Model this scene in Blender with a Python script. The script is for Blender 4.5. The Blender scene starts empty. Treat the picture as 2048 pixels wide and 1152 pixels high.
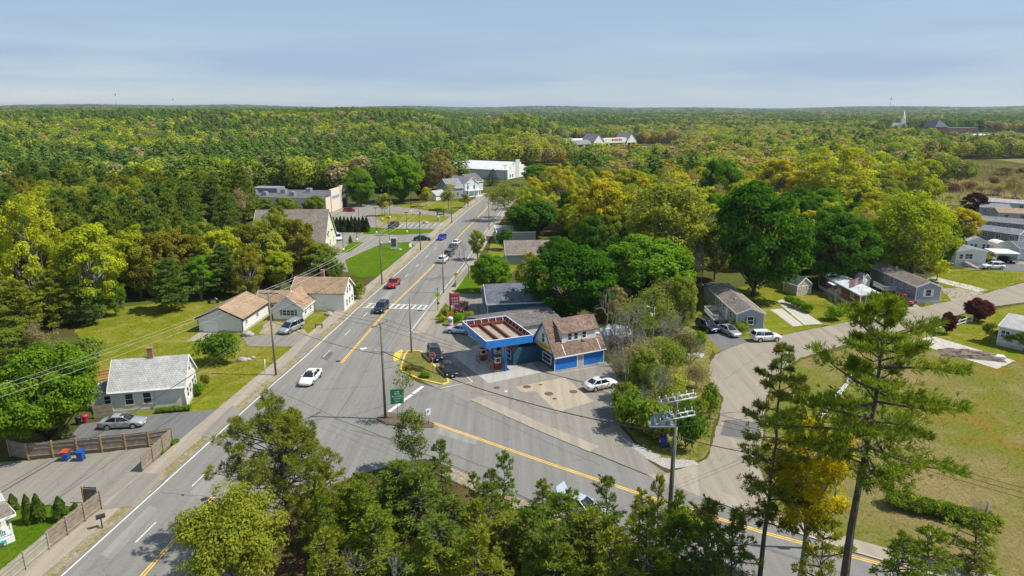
import bpy, bmesh, math, random
import numpy as np
from mathutils import Vector, Matrix
R = math.radians
random.seed(7)
SC = bpy.context.scene
COL = SC.collection
# ------------------------------------------------------------ camera, sky, sun, exposure
FOC, CAMH = 1365.0, 36.0                      # focal length in photo pixels, drone height in metres
PITCH = math.atan(360 / FOC)
cam = bpy.data.cameras.new('camera'); cam.sensor_width = 36.0; cam.lens = 36.0 * FOC / 2048
cam.clip_start = 0.5; cam.clip_end = 60000
cam_o = bpy.data.objects.new('camera', cam); COL.objects.link(cam_o)
cam_o.location = (0, 0, CAMH); cam_o.rotation_euler = (math.pi / 2 - PITCH, 0, 0)
SC.camera = cam_o
SUN_AZ, SUN_EL = R(-4.0), R(53.0)              # azimuth counted from +X towards +Y
W = bpy.data.worlds.new('World'); SC.world = W; W.use_nodes = True
wn, wl = W.node_tree.nodes, W.node_tree.links
wn.clear()
sky = wn.new('ShaderNodeTexSky'); sky.sky_type = 'NISHITA'; sky.sun_disc = False
sky.sun_elevation = SUN_EL; sky.sun_rotation = math.pi / 2 - SUN_AZ
sky.altitude = 0; sky.air_density = 1.0; sky.dust_density = 0.0; sky.ozone_density = 2.5
tc = wn.new('ShaderNodeTexCoord')
mp = wn.new('ShaderNodeMapping'); mp.inputs['Scale'].default_value = (1.1, 1.1, 11.0)
nz = wn.new('ShaderNodeTexNoise'); nz.inputs['Scale'].default_value = 1.6; nz.inputs['Detail'].default_value = 6; nz.inputs['Roughness'].default_value = .55
rp = wn.new('ShaderNodeValToRGB'); rp.color_ramp.elements[0].position = .40; rp.color_ramp.elements[1].position = .66
rp.color_ramp.elements[0].color = (.5, .5, .5, 1); rp.color_ramp.elements[1].color = (.95, .95, .95, 1)
mx = wn.new('ShaderNodeMixRGB'); mx.inputs['Color2'].default_value = (3.2, 4.3, 5.85, 1)
bg = wn.new('ShaderNodeBackground'); bg.inputs['Strength'].default_value = .1
wo = wn.new('ShaderNodeOutputWorld')
wl.new(tc.outputs['Generated'], mp.inputs['Vector']); wl.new(mp.outputs['Vector'], nz.inputs['Vector'])
wl.new(nz.outputs['Fac'], rp.inputs['Fac']); wl.new(rp.outputs['Color'], mx.inputs['Fac'])
wl.new(sky.outputs['Color'], mx.inputs['Color1']); wl.new(mx.outputs['Color'], bg.inputs['Color'])
wl.new(bg.outputs['Background'], wo.inputs['Surface'])
sd = bpy.data.lights.new('sun', 'SUN'); sd.energy = 5.0; sd.angle = R(.55); sd.color = (1.0, .95, .86)
so = bpy.data.objects.new('sun', sd); COL.objects.link(so); so.location = (60, 0, 90)
to_sun = Vector((math.cos(SUN_AZ) * math.cos(SUN_EL), math.sin(SUN_AZ) * math.cos(SUN_EL), math.sin(SUN_EL)))
so.rotation_euler = to_sun.to_track_quat('Z', 'Y').to_euler()
SC.view_settings.view_transform = 'Standard'; SC.view_settings.look = 'None'
SC.view_settings.exposure = 0.25; SC.view_settings.gamma = 1.0
SC.render.engine = 'CYCLES'
SC.cycles.use_denoising = True
SC.cycles.max_bounces = 6; SC.cycles.diffuse_bounces = 3; SC.cycles.transparent_max_bounces = 8
SC.cycles.transmission_bounces = 4; SC.cycles.volume_bounces = 0
SC.cycles.caustics_reflective = False; SC.cycles.caustics_refractive = False

# ------------------------------------------------------------ survey helpers
def G(px, py, z=0.0):
    """ground point (metres) seen at a photo pixel, on the level z"""
    dx, dy = (px - 1024) / FOC, (576 - py) / FOC
    c, s = math.cos(PITCH), math.sin(PITCH)
    t = (z - CAMH) / (-s + dy * c)
    return (dx * t, (c + dy * s) * t)
def HT(px, py, ptop):
    return CAMH - G(px, py)[1] * math.tan(math.atan((ptop - 576) / FOC) + PITCH)
def sst(a, b, v):
    t = min(1, max(0, (v - a) / (b - a))); return t * t * (3 - 2 * t)
def hill(x, y):
    r = math.hypot(x, y)
    if r < 330: return 0.0
    az = math.degrees(math.atan2(x, y))
    left = sst(-1.0, -9.0, az) if az > -60 else 1
    h = 15 * left * sst(430, 950, r) + 3.5 * math.sin(x * .0061 + 1) * math.sin(y * .0047) * sst(400, 900, r)
    h += 17 * math.exp(-((az - .6) / 2.6) ** 2 - ((r - 800) / 230) ** 2)
    h += 5 * math.exp(-((az + 11) / 5) ** 2 - ((r - 1100) / 260) ** 2)
    h += sst(3500, 7500, r) * (26 + 9 * math.sin(az * .21 + 1) + 6 * math.sin(az * .53))
    return h
# ------------------------------------------------------------ materials
MATS = {}
def newmat(name):
    m = bpy.data.materials.new(name); m.use_nodes = True
    n, l = m.node_tree.nodes, m.node_tree.links
    n.clear()
    o = n.new('ShaderNodeOutputMaterial'); b = n.new('ShaderNodeBsdfPrincipled')
    l.new(b.outputs[0], o.inputs['Surface'])
    MATS[name] = m
    return m, n, l, b
def c4(c): return (c[0], c[1], c[2], 1)
def noise(n, l, vec, scale, detail=4, rough=.55):
    t = n.new('ShaderNodeTexNoise'); t.inputs['Scale'].default_value = scale
    t.inputs['Detail'].default_value = detail; t.inputs['Roughness'].default_value = rough
    if vec is not None: l.new(vec, t.inputs['Vector'])
    return t.outputs['Fac']
def ramp(n, l, fac, stops):
    r = n.new('ShaderNodeValToRGB'); e = r.color_ramp.elements
    while len(e) < len(stops): e.new(.5)
    for k, (p, c) in enumerate(stops):
        e[k].position = p; e[k].color = c4(c) if not isinstance(c, (int, float)) else (c, c, c, 1)
    l.new(fac, r.inputs['Fac']); return r.outputs['Color']
def mixc(n, l, fac, a, b, mode='MIX'):
    m = n.new('ShaderNodeMixRGB'); m.blend_type = mode
    for i, v in ((0, fac), (1, a), (2, b)):
        if hasattr(v, 'is_linked') or hasattr(v, 'links'): l.new(v, m.inputs[i])
        elif isinstance(v, (int, float)): m.inputs[i].default_value = v if i == 0 else (v, v, v, 1)
        else: m.inputs[i].default_value = c4(v)
    return m.outputs['Color']
def coord(n, l, scale=None, kind='Object', rot=0):
    t = n.new('ShaderNodeTexCoord')
    if scale is None: return t.outputs[kind]
    m = n.new('ShaderNodeMapping'); m.inputs['Scale'].default_value = scale; m.inputs['Rotation'].default_value = (0, 0, rot)
    l.new(t.outputs[kind], m.inputs['Vector']); return m.outputs['Vector']
def bump(n, l, b, h, strength=.4, dist=.03):
    u = n.new('ShaderNodeBump'); u.inputs['Strength'].default_value = strength; u.inputs['Distance'].default_value = dist
    l.new(h, u.inputs['Height']); l.new(u.outputs['Normal'], b.inputs['Normal'])
def plain(name, col, rough=.6, var=.18, scale=3.0, metal=0, spec=.5, coat=0):
    if name in MATS: return MATS[name]
    m, n, l, b = newmat(name)
    f = noise(n, l, coord(n, l), scale, 5, .6)
    c = ramp(n, l, f, [(.3, tuple(x * (1 - var) for x in col)), (.7, tuple(min(1, x * (1 + var)) for x in col))])
    l.new(c, b.inputs['Base Color'])
    b.inputs['Roughness'].default_value = rough; b.inputs['Metallic'].default_value = metal
    b.inputs['Specular IOR Level'].default_value = spec; b.inputs['Coat Weight'].default_value = coat
    return m
def asphalt(name, col, rot=0, patch=.22):
    m, n, l, b = newmat(name)
    v = coord(n, l)
    big = noise(n, l, v, .09, 5, .6); streak = noise(n, l, coord(n, l, (1.1, .035, 1), rot=rot), 1.0, 4, .6)
    fine = noise(n, l, v, 9.0, 3, .7)
    c = ramp(n, l, big, [(.3, tuple(x * (1 - patch) for x in col)), (.7, tuple(x * (1 + patch) for x in col))])
    c = mixc(n, l, .72, c, ramp(n, l, streak, [(.3, tuple(x * .62 for x in col)), (.7, tuple(x * 1.28 for x in col))]))
    c = mixc(n, l, .35, c, ramp(n, l, fine, [(.3, tuple(x * .6 for x in col)), (.7, tuple(x * 1.4 for x in col))]))
    # hairline cracks and tar seams
    vo = n.new('ShaderNodeTexVoronoi'); vo.feature = 'DISTANCE_TO_EDGE'; vo.inputs['Scale'].default_value = .16
    wv = n.new('ShaderNodeTexNoise'); wv.inputs['Scale'].default_value = .5; l.new(v, wv.inputs['Vector'])
    ad = n.new('ShaderNodeVectorMath'); ad.operation = 'MULTIPLY_ADD'; ad.inputs[1].default_value = (3, 3, 0)
    l.new(wv.outputs['Color'], ad.inputs[0]); l.new(v, ad.inputs[2]); l.new(ad.outputs[0], vo.inputs['Vector'])
    cr = ramp(n, l, vo.outputs['Distance'], [(.003, .22), (.010, 0)])
    c = mixc(n, l, cr, c, tuple(x * .35 for x in col))
    l.new(c, b.inputs['Base Color']); b.inputs['Roughness'].default_value = .92; b.inputs['Specular IOR Level'].default_value = .25
    bump(n, l, b, fine, .25, .02)
    return m
def grass(name, cols, scale=.12):
    """cols: list of four colours from dry/dark to lush"""
    m, n, l, b = newmat(name)
    v = coord(n, l)
    a = noise(n, l, v, scale, 7, .62); f = noise(n, l, v, 2.6, 6, .75); g = noise(n, l, v, scale * 3.3, 5, .6)
    c = ramp(n, l, a, [(.28, cols[0]), (.43, cols[1]), (.56, cols[2]), (.72, cols[3])])
    c = mixc(n, l, ramp(n, l, g, [(.5, 0.0), (.68, .75)]), c, cols[0])
    d = ramp(n, l, f, [(.3, .5), (.55, 1.0), (.75, 1.42)])
    c = mixc(n, l, .8, c, d, 'MULTIPLY')
    l.new(c, b.inputs['Base Color']); b.inputs['Roughness'].default_value = 1; b.inputs['Specular IOR Level'].default_value = 0
    bump(n, l, b, f, .9, .25)
    return m
def siding(name, col, pitch=.115, axis='Z', shade=.75, var=.06):
    m, n, l, b = newmat(name)
    t = n.new('ShaderNodeTexCoord'); s = n.new('ShaderNodeSeparateXYZ'); l.new(t.outputs['Object'], s.inputs[0])
    md = n.new('ShaderNodeMath'); md.operation = 'FRACT'; mu = n.new('ShaderNodeMath'); mu.operation = 'MULTIPLY'
    mu.inputs[1].default_value = 1 / pitch; l.new(s.outputs[axis], mu.inputs[0]); l.new(mu.outputs[0], md.inputs[0])
    f = noise(n, l, coord(n, l, (.6, .6, 3)), 2.0, 5, .65)
    c = ramp(n, l, f, [(.3, tuple(x * (1 - var * 2) for x in col)), (.7, tuple(min(1, x * (1 + var)) for x in col))])
    c = mixc(n, l, ramp(n, l, md.outputs[0], [(.0, 1 - shade), (.16, 0)]), c, tuple(x * .45 for x in col))
    l.new(c, b.inputs['Base Color']); b.inputs['Roughness'].default_value = .65
    bump(n, l, b, md.outputs[0], .5, .03)
    return m
def shingle(name, col, var=.3, row=.28):
    m, n, l, b = newmat(name)
    t = n.new('ShaderNodeTexBrick'); t.inputs['Scale'].default_value = 1.0
    t.inputs['Brick Width'].default_value = .32; t.inputs['Row Height'].default_value = row
    t.inputs['Mortar Size'].default_value = .018; t.inputs['Bias'].default_value = 0
    t.inputs['Color1'].default_value = c4([x * (1 - var) for x in col]); t.inputs['Color2'].default_value = c4([min(1, x * (1 + var)) for x in col])
    t.inputs['Mortar'].default_value = c4([x * .45 for x in col])
    u = n.new('ShaderNodeUVMap'); l.new(u.outputs[0], t.inputs['Vector'])
    f = noise(n, l, coord(n, l), .6, 6, .65)
    c = mixc(n, l, .7, t.outputs['Color'], ramp(n, l, f, [(.3, .62), (.72, 1.35)]), 'MULTIPLY')
    l.new(c, b.inputs['Base Color']); b.inputs['Roughness'].default_value = .9; b.inputs['Specular IOR Level'].default_value = .2
    return m
def brickm(name, c1, c2, mortar):
    m, n, l, b = newmat(name)
    t = n.new('ShaderNodeTexBrick'); t.inputs['Scale'].default_value = 1
    t.inputs['Brick Width'].default_value = .22; t.inputs['Row Height'].default_value = .075; t.inputs['Mortar Size'].default_value = .012
    for k, v in (('Color1', c1), ('Color2', c2), ('Mortar', mortar)): t.inputs[k].default_value = c4(v)
    u = n.new('ShaderNodeUVMap'); l.new(u.outputs[0], t.inputs['Vector'])
    l.new(t.outputs['Color'], b.inputs['Base Color']); b.inputs['Roughness'].default_value = .9
    return m
def glassm(name, col=(.02, .03, .04), rough=.05):
    m, n, l, b = newmat(name)
    f = noise(n, l, coord(n, l), .8, 3, .6)
    l.new(ramp(n, l, f, [(.35, tuple(x * .5 for x in col)), (.7, tuple(x * 2.0 for x in col))]), b.inputs['Base Color'])
    b.inputs['Roughness'].default_value = rough; b.inputs['Specular IOR Level'].default_value = .7
    return m
def leafm(name, trans=.32, col=None):
    """foliage: colour of the tree (object colour), each leaf a little different"""
    m = bpy.data.materials.new(name); m.use_nodes = True
    n, l = m.node_tree.nodes, m.node_tree.links; n.clear()
    o = n.new('ShaderNodeOutputMaterial'); oi = n.new('ShaderNodeObjectInfo')
    at = n.new('ShaderNodeAttribute'); at.attribute_name = 'tint'
    val = ramp(n, l, at.outputs['Fac'], [(0, (.55, .6, .55)), (.5, (1, 1, 1)), (1, (1.4, 1.36, 1.1))])
    c = mixc(n, l, 1.0, oi.outputs['Color'] if col is None else col, val, 'MULTIPLY')
    rnd = ramp(n, l, oi.outputs['Random'], [(0, (.82, .9, .8)), (1, (1.18, 1.08, 1.1))])
    c = mixc(n, l, 1.0, c, rnd, 'MULTIPLY')
    d = n.new('ShaderNodeBsdfDiffuse'); tr = n.new('ShaderNodeBsdfTranslucent'); ms = n.new('ShaderNodeMixShader')
    ms.inputs[0].default_value = trans
    l.new(c, d.inputs['Color'])
    l.new(mixc(n, l, 1.0, c, (1.25, 1.15, .5), 'MULTIPLY'), tr.inputs['Color'])
    l.new(d.outputs[0], ms.inputs[1]); l.new(tr.outputs[0], ms.inputs[2]); l.new(ms.outputs[0], o.inputs['Surface'])
    MATS[name] = m
    return m
M_LEAF = leafm('leaf', .48); M_NEEDLE = leafm('needle', .42)
M_BARK = plain('bark', (.10, .082, .066), .95, .45, 2.5, spec=.1)
M_BARKG = plain('bark_grey', (.27, .245, .215), .95, .35, 2.5, spec=.1)
M_BIRCH = plain('bark_birch', (.62, .6, .55), .9, .3, 4, spec=.1)
M_GROUND = grass('ground_earth', [(.11, .085, .04), (.085, .085, .025), (.1, .115, .028), (.13, .14, .035)], .05)
M_FLOOR = grass('forest_floor', [(.15, .10, .06), (.13, .085, .045), (.09, .07, .03), (.09, .085, .03)], .2)
M_LAWN = grass('lawn_grass', [(.31, .26, .075), (.2, .2, .02), (.155, .19, .012), (.22, .22, .018)], .11)
M_LUSH = grass('lush_grass', [(.15, .18, .018), (.095, .165, .01), (.08, .155, .008), (.125, .195, .012)], .12)
M_FIELD = grass('dry_field', [(.29, .215, .1), (.22, .185, .065), (.165, .18, .03), (.27, .155, .028)], .06)
M_WEED = grass('weedy_verge', [(.34, .28, .17), (.22, .2, .05), (.15, .17, .02), (.3, .25, .12)], .3)
M_VERGE = grass('sandy_verge', [(.37, .32, .24), (.36, .3, .21), (.26, .22, .09), (.34, .29, .2)], .5)
M_SAND = grass('sandy_soil', [(.42, .35, .26), (.38, .32, .23), (.33, .28, .18), (.4, .34, .26)], .4)
M_MARSH = grass('marsh_grass', [(.3, .23, .14), (.25, .2, .1), (.12, .19, .025), (.3, .24, .14)], .06)
M_ROAD = asphalt('road_asphalt', (.212, .2, .18), 0.09)
M_BRANCH = asphalt('branch_asphalt', (.2, .191, .175), R(55))
M_LOT = asphalt('lot_asphalt', (.235, .215, .182), .6)
M_DRIVE = asphalt('drive_asphalt', (.15, .148, .146), .6)
M_STREET = asphalt('street_asphalt', (.285, .245, .19), R(-65))
M_WALK = asphalt('sidewalk_asphalt', (.32, .275, .215), .1)
M_CONC = asphalt('concrete', (.46, .43, .37), .3, .12)
M_CONC2 = asphalt('forecourt_concrete', (.38, .37, .345), .3, .12)
M_TAN = asphalt('tan_concrete', (.36, .305, .225), .3, .12)
M_WHITEP = plain('white_road_paint', (.68, .67, .63), .8, .22, 1.2)
M_YELP = plain('yellow_road_paint', (.72, .44, .045), .8, .2, 1.2)
M_WHITE = siding('white_clapboard', (.78, .77, .73))
M_CREAM = siding('cream_clapboard', (.78, .75, .67))
M_GREYS = siding('grey_siding', (.33, .36, .42)); M_BEIGE = siding('beige_siding', (.52, .47, .38))
M_BLUEW = siding('station_blue_clapboard', (.008, .19, .66)); M_DBLUE = siding('slate_blue_shingle', (.09, .17, .26), .2)
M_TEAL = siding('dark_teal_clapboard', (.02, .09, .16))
M_YELW = siding('pale_yellow_clapboard', (.72, .72, .52)); M_LBLUE = siding('light_blue_vinyl', (.55, .62, .66))
M_DGREY = siding('dark_grey_vinyl', (.22, .23, .25)); M_REDW = siding('barn_red_vinyl', (.24, .06, .045))
M_TRIM = plain('white_trim', (.8, .8, .78), .5, .06)
M_ROOFG = shingle('light_grey_shingle', (.43, .42, .4), .1); M_ROOFB = shingle('brown_shingle', (.36, .245, .155), .13)
M_ROOFD = shingle('dark_grey_shingle', (.16, .145, .135), .25); M_ROOFR = shingle('russet_shingle', (.21, .14, .105), .3)
M_ROOFS = shingle('slate_grey_shingle', (.13, .145, .17), .25); M_ROOFT = shingle('taupe_shingle', (.235, .195, .165), .22)
M_ROOFM = shingle('maroon_shingle', (.22, .085, .075), .15); M_ROOFGREY = shingle('mid_grey_shingle', (.24, .24, .25), .22)
M_TAR = plain('tar_roof', (.1, .1, .105), .9, .35, .4); M_WROOF = plain('white_membrane', (.75, .75, .74), .6, .12, .3)
M_BRICK = brickm('red_brick', (.33, .09, .05), (.25, .065, .04), (.35, .28, .24))
M_GLASS = glassm('window_glass'); M_CARGLASS = glassm('car_glass', (.012, .015, .018), .03)
M_STEEL = plain('galvanised_steel', (.45, .46, .47), .45, .15, metal=.6); M_BLACK = plain('black_metal', (.02, .02, .022), .5, .2)
M_RUST = plain('rusty_red_steel', (.16, .04, .025), .8, .45, 2); M_POLE = plain('weathered_pole_wood', (.2, .155, .115), .9, .35, 1.5)
M_POLEG = plain('treated_pole_wood', (.15, .15, .095), .9, .35, 1.5); M_WIRE = plain('wire_black', (.03, .03, .03), .6, .1); M_WIREA = plain('wire_aluminium', (.55, .55, .55), .5, .1)
M_PLANK = siding('weathered_plank', (.3, .245, .19), .14, 'X', .6, .25); M_PLANKN = siding('new_pine_plank', (.5, .3, .1), .14, 'X', .6, .15)
M_TIRE = plain('tyre_rubber', (.02, .02, .02), .9, .2); M_RIM = plain('wheel_alloy', (.5, .5, .5), .35, .1, metal=.7)
M_RED = plain('signal_red', (.55, .02, .02), .45, .1); M_GREEN = plain('sign_green', (.01, .17, .075), .5, .12)
M_SIGNY = plain('sign_yellow', (.75, .5, .02), .5, .1); M_LIME = plain('sign_lime', (.55, .8, .02), .5, .08)
M_SIGNW = plain('sign_white', (.8, .8, .78), .5, .06); M_BLUEP = plain('canopy_blue_paint', (.01, .2, .62), .45, .12, .8)
M_ROCK = plain('granite', (.34, .31, .28), .9, .4, 1.8); M_TAILL = plain('tail_lamp_red', (.4, .01, .01), .25, .1); M_HEADL = plain('head_lamp', (.75, .76, .78), .15, .05)
M_YCURB = plain('yellow_kerb_paint', (.66, .46, .05), .8, .25, 1.5); M_MULCH = plain('dark_mulch', (.12, .085, .06), 1, .5, 3)
M_GRAVEL = plain('white_gravel', (.34, .325, .295), .95, .35, 5)
# ------------------------------------------------------------ mesh helpers
class MB:
    """collects shapes; build() links them as ONE mesh object. Each face gets planar UVs in metres."""
    def __init__(s): s.v = []; s.f = []; s.m = []; s.cur = 0; s.sm = []
    def poly(s, pts, smooth=False):
        k = len(s.v); s.v += [tuple(p) for p in pts]; s.f.append(tuple(range(k, k + len(pts)))); s.m.append(s.cur); s.sm.append(smooth)
    def box(s, x0, x1, y0, y1, z0, z1, rot=None, at=None):
        P = [(x0, y0, z0), (x1, y0, z0), (x1, y1, z0), (x0, y1, z0), (x0, y0, z1), (x1, y0, z1), (x1, y1, z1), (x0, y1, z1)]
        if rot is not None or at is not None:
            Mx = Matrix.Translation(at or (0, 0, 0)) @ (rot if rot is not None else Matrix.Identity(4))
            P = [tuple(Mx @ Vector(p)) for p in P]
        k = len(s.v); s.v += P
        for q in ((0, 3, 2, 1), (4, 5, 6, 7), (0, 1, 5, 4), (1, 2, 6, 5), (2, 3, 7, 6), (3, 0, 4, 7)):
            s.f.append(tuple(k + i for i in q)); s.m.append(s.cur); s.sm.append(False)
        return s
    def bar(s, p, q, w, h=None):
        """rectangular bar from p to q"""
        h = h or w; p, q = Vector(p), Vector(q); d = q - p
        Mx = d.to_track_quat('X', 'Z').to_matrix().to_4x4()
        return s.box(0, d.length, -w / 2, w / 2, -h / 2, h / 2, Mx, p)
    def tube(s, p, q, r0, r1=None, n=8, cap=True, smooth=True):
        r1 = r0 if r1 is None else r1; p, q = Vector(p), Vector(q); d = q - p
        Q = d.to_track_quat('Z', 'Y').to_matrix(); k = len(s.v)
        for c, r in ((p, r0), (q, r1)):
            for i in range(n):
                a = 2 * math.pi * i / n; s.v.append(tuple(c + Q @ Vector((r * math.cos(a), r * math.sin(a), 0))))
        for i in range(n):
            j = (i + 1) % n; s.f.append((k + i, k + j, k + n + j, k + n + i)); s.m.append(s.cur); s.sm.append(smooth)
        if cap:
            s.f.append(tuple(k + n + i for i in range(n))); s.f.append(tuple(k + n - 1 - i for i in range(n)))
            s.m += [s.cur] * 2; s.sm += [False] * 2
        return s
    def lathe(s, prof, c=(0, 0, 0), n=12):
        k = len(s.v)
        for r, z in prof:
            for i in range(n):
                a = 2 * math.pi * i / n; s.v.append((c[0] + r * math.cos(a), c[1] + r * math.sin(a), c[2] + z))
        for j in range(len(prof) - 1):
            for i in range(n):
                i2 = (i + 1) % n; s.f.append((k + j * n + i, k + j * n + i2, k + j * n + n + i2, k + j * n + n + i)); s.m.append(s.cur); s.sm.append(True)
        s.f.append(tuple(k + (len(prof) - 1) * n + i for i in range(n))); s.m.append(s.cur); s.sm.append(False)
        return s
    def prism(s, pts, z0, z1):
        n = len(pts); k = len(s.v)
        s.v += [(p[0], p[1], z0) for p in pts] + [(p[0], p[1], z1) for p in pts]
        s.f.append(tuple(k + n + i for i in range(n))); s.f.append(tuple(k + n - 1 - i for i in range(n)))
        for i in range(n):
            j = (i + 1) % n; s.f.append((k + i, k + j, k + n + j, k + n + i))
        s.m += [s.cur] * (n + 2); s.sm += [False] * (n + 2)
        return s
    def mesh(s, name, mats):
        me = bpy.data.meshes.new(name); me.from_pydata(s.v, [], s.f); me.update()
        for m in (mats if isinstance(mats, (list, tuple)) else [mats]): me.materials.append(m)
        me.polygons.foreach_set('material_index', s.m); me.polygons.foreach_set('use_smooth', s.sm)
        uv = me.uv_layers.new(name='UVMap'); data = np.empty(len(me.loops) * 2, np.float32); V = me.vertices; i = 0
        for p in me.polygons:
            nx, ny, nz = p.normal
            t = Vector((-ny, nx, 0)) if abs(nz) < .97 else Vector((1, 0, 0))
            t.normalize(); b_ = p.normal.cross(t)
            for li in p.loop_indices:
                co = V[me.loops[li].vertex_index].co; data[2 * li] = co.dot(t); data[2 * li + 1] = co.dot(b_)
        uv.data.foreach_set('uv', data)
        return me
    def build(s, name, mats, parent=None, loc=None, rz=None):
        o = bpy.data.objects.new(name, s.mesh(name, mats)); COL.objects.link(o)
        if parent is not None: o.parent = parent
        if loc is not None: o.location = loc
        if rz is not None: o.rotation_euler = (0, 0, rz)
        return o
def tag(o, label=None, cat=None, group=None, kind=None):
    if label: o['label'] = label
    if cat: o['category'] = cat
    if group: o['group'] = group
    if kind: o['kind'] = kind
    return o
def empty(name, loc, rz=0, label=None, cat=None, group=None):
    o = bpy.data.objects.new(name, None); COL.objects.link(o); o.empty_display_size = .3
    o.location = loc; o.rotation_euler = (0, 0, rz)
    return tag(o, label, cat, group)
def inst(name, me, parent=None, loc=None, rz=None, scale=None, color=None):
    o = bpy.data.objects.new(name, me); COL.objects.link(o)
    if parent is not None: o.parent = parent
    if loc is not None: o.location = loc
    if rz is not None: o.rotation_euler = (0, 0, rz)
    if scale is not None: o.scale = scale
    if color is not None: o.color = c4(color)
    return o
def copy_tree(o, parent=None):
    c = o.copy(); COL.objects.link(c)
    if parent is not None: c.parent = parent
    for ch in list(o.children): copy_tree(ch, c)
    return c
def in_poly(x, y, P):
    r = False; j = len(P) - 1
    for i in range(len(P)):
        if (P[i][1] > y) != (P[j][1] > y) and x < (P[j][0] - P[i][0]) * (y - P[i][1]) / (P[j][1] - P[i][1]) + P[i][0]: r = not r
        j = i
    return r
def px(pts): return [G(*p) for p in pts]
ZL = [0.012]
def wob(pts, amp=.12, step=1.2, seed=0):
    """subdivide an outline and make its edge uneven"""
    rr = random.Random(seed); out = []
    n = len(pts)
    for i in range(n):
        a, b = pts[i], pts[(i + 1) % n]; d = math.dist(a, b); k = max(1, min(60, int(d / step)))
        for j in range(k):
            t = j / k; out.append((a[0] + (b[0] - a[0]) * t + rr.uniform(-amp, amp), a[1] + (b[1] - a[1]) * t + rr.uniform(-amp, amp)))
    return out
def sheet(name, pts, z, mat, rough=0, top=None, parent=None, kind='structure'):
    """flat ground piece; top = thickness for kerbed slabs"""
    if rough: pts = wob(pts, rough, max(.8, rough * 6), len(name) + int(abs(pts[0][0])))
    b = MB()
    if top: b.prism(pts, z, z + top)
    else:
        b.poly([(p[0], p[1], z) for p in pts])
    me = b.mesh(name, mat)
    if me.polygons[0].normal.z < 0 : me.flip_normals()
    o = inst(name, me, parent)
    if kind and parent is None: o['kind'] = kind
    return o
def stripe(parent, pts, w, z, mat, name='marking', dash=None):
    """painted line along a polyline"""
    b = MB(); run = 0
    for a, c in zip(pts[:-1], pts[1:]):
        d = Vector((c[0] - a[0], c[1] - a[1])); L = d.length; d /= L; nrm = Vector((-d.y, d.x)) * w / 2
        segs = [(0, L)] if not dash else []
        if dash:
            t = -(run % (dash[0] + dash[1]))
            while t < L:
                s0, s1 = max(0, t), min(L, t + dash[0])
                if s1 > s0: segs.append((s0, s1))
                t += dash[0] + dash[1]
        for s0, s1 in segs:
            p, q = Vector(a) + d * s0, Vector(a) + d * s1
            b.poly([(p.x - nrm.x, p.y - nrm.y, z), (q.x - nrm.x, q.y - nrm.y, z), (q.x + nrm.x, q.y + nrm.y, z), (p.x + nrm.x, p.y + nrm.y, z)])
        run += L
    o = b.build(name, mat, parent)
    return o
def off(pts, d):
    """offset a polyline sideways (positive = to the right of its direction)"""
    out = []
    for i, p in enumerate(pts):
        a = pts[max(0, i - 1)]; c = pts[min(len(pts) - 1, i + 1)]
        t = Vector((c[0] - a[0], c[1] - a[1])).normalized(); out.append((p[0] + t.y * d, p[1] - t.x * d))
    return out
# ============================================================ GROUND, ROADS
def terrain():
    rs = [0, 60, 120, 200, 280, 330] + list(np.linspace(370, 1500, 26)) + list(np.geomspace(1650, 22000, 22))
    azs = np.linspace(-180, 180, 121)[:-1]
    V = [(0, 0, 0)]; F = []
    na = len(azs)
    for r in rs[1:]:
        for a in azs: x, y = r * math.sin(R(a)), r * math.cos(R(a)); V.append((x, y, hill(x, y)))
    for i in range(na): F.append((0, 1 + (i + 1) % na, 1 + i))
    for k in range(len(rs) - 2):
        for i in range(na):
            j = (i + 1) % na; F.append((1 + k * na + i, 1 + k * na + j, 1 + (k + 1) * na + j, 1 + (k + 1) * na + i))
    me = bpy.data.meshes.new('ground'); me.from_pydata(V, [], F); me.update()
    if me.polygons[5].normal.z < 0: me.flip_normals()
    me.polygons.foreach_set('use_smooth', [True] * len(F)); me.materials.append(M_GROUND)
    o = inst('ground', me); o['kind'] = 'structure'
terrain()
LE = [(-37.6, 15), (-35.8, 46.7), (-32.9, 77.5), (-32, 87.1), (-31, 95.4), (-30.2, 104.8), (-29.5, 111.9), (-28.4, 124.6), (-25.9, 148.3), (-24.0, 167.5), (-20.6, 202.4), (-18.5, 224.1), (-14.6, 260), (-9.6, 297.9), (2, 345), (40, 420)]
RE = [(-24.2, 15), (-22.8, 46), (-21.8, 58), (-19.6, 75), (-18.4, 90), (-16.8, 107), (-15.1, 123.9), (-12.9, 143.3), (-11.1, 161.1), (-8.0, 200.7), (-6.4, 217), (-2.6, 260), (1.5, 297), (12, 338), (48, 410)]
main_road = sheet('main_road', off(LE, -.55) + off(RE, .5)[::-1], .030, M_ROAD)
FK = px([(868, 775), (940, 801), (1000, 828), (1090, 868), (1180, 905), (1320, 962), (1420, 1000), (1560, 1055), (1700, 1103), (1870, 1152)]) + [(46, 41), (66, 34)]
NK = px([(745, 942), (800, 925), (850, 918), (905, 935), (1000, 978), (1080, 1013), (1200, 1068), (1400, 1148)]) + [(24, 39.5), (44, 29.5), (62, 22)]
junction = [(-33, 62), (-22.4, 57)] + px([(700, 958)]) + NK + FK[::-1] + px([(835, 765), (800, 742), (790, 716)]) + [(-17.5, 100), (-31, 93)]
branch_road = sheet('branch_road', junction, .024, M_BRANCH)
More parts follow.
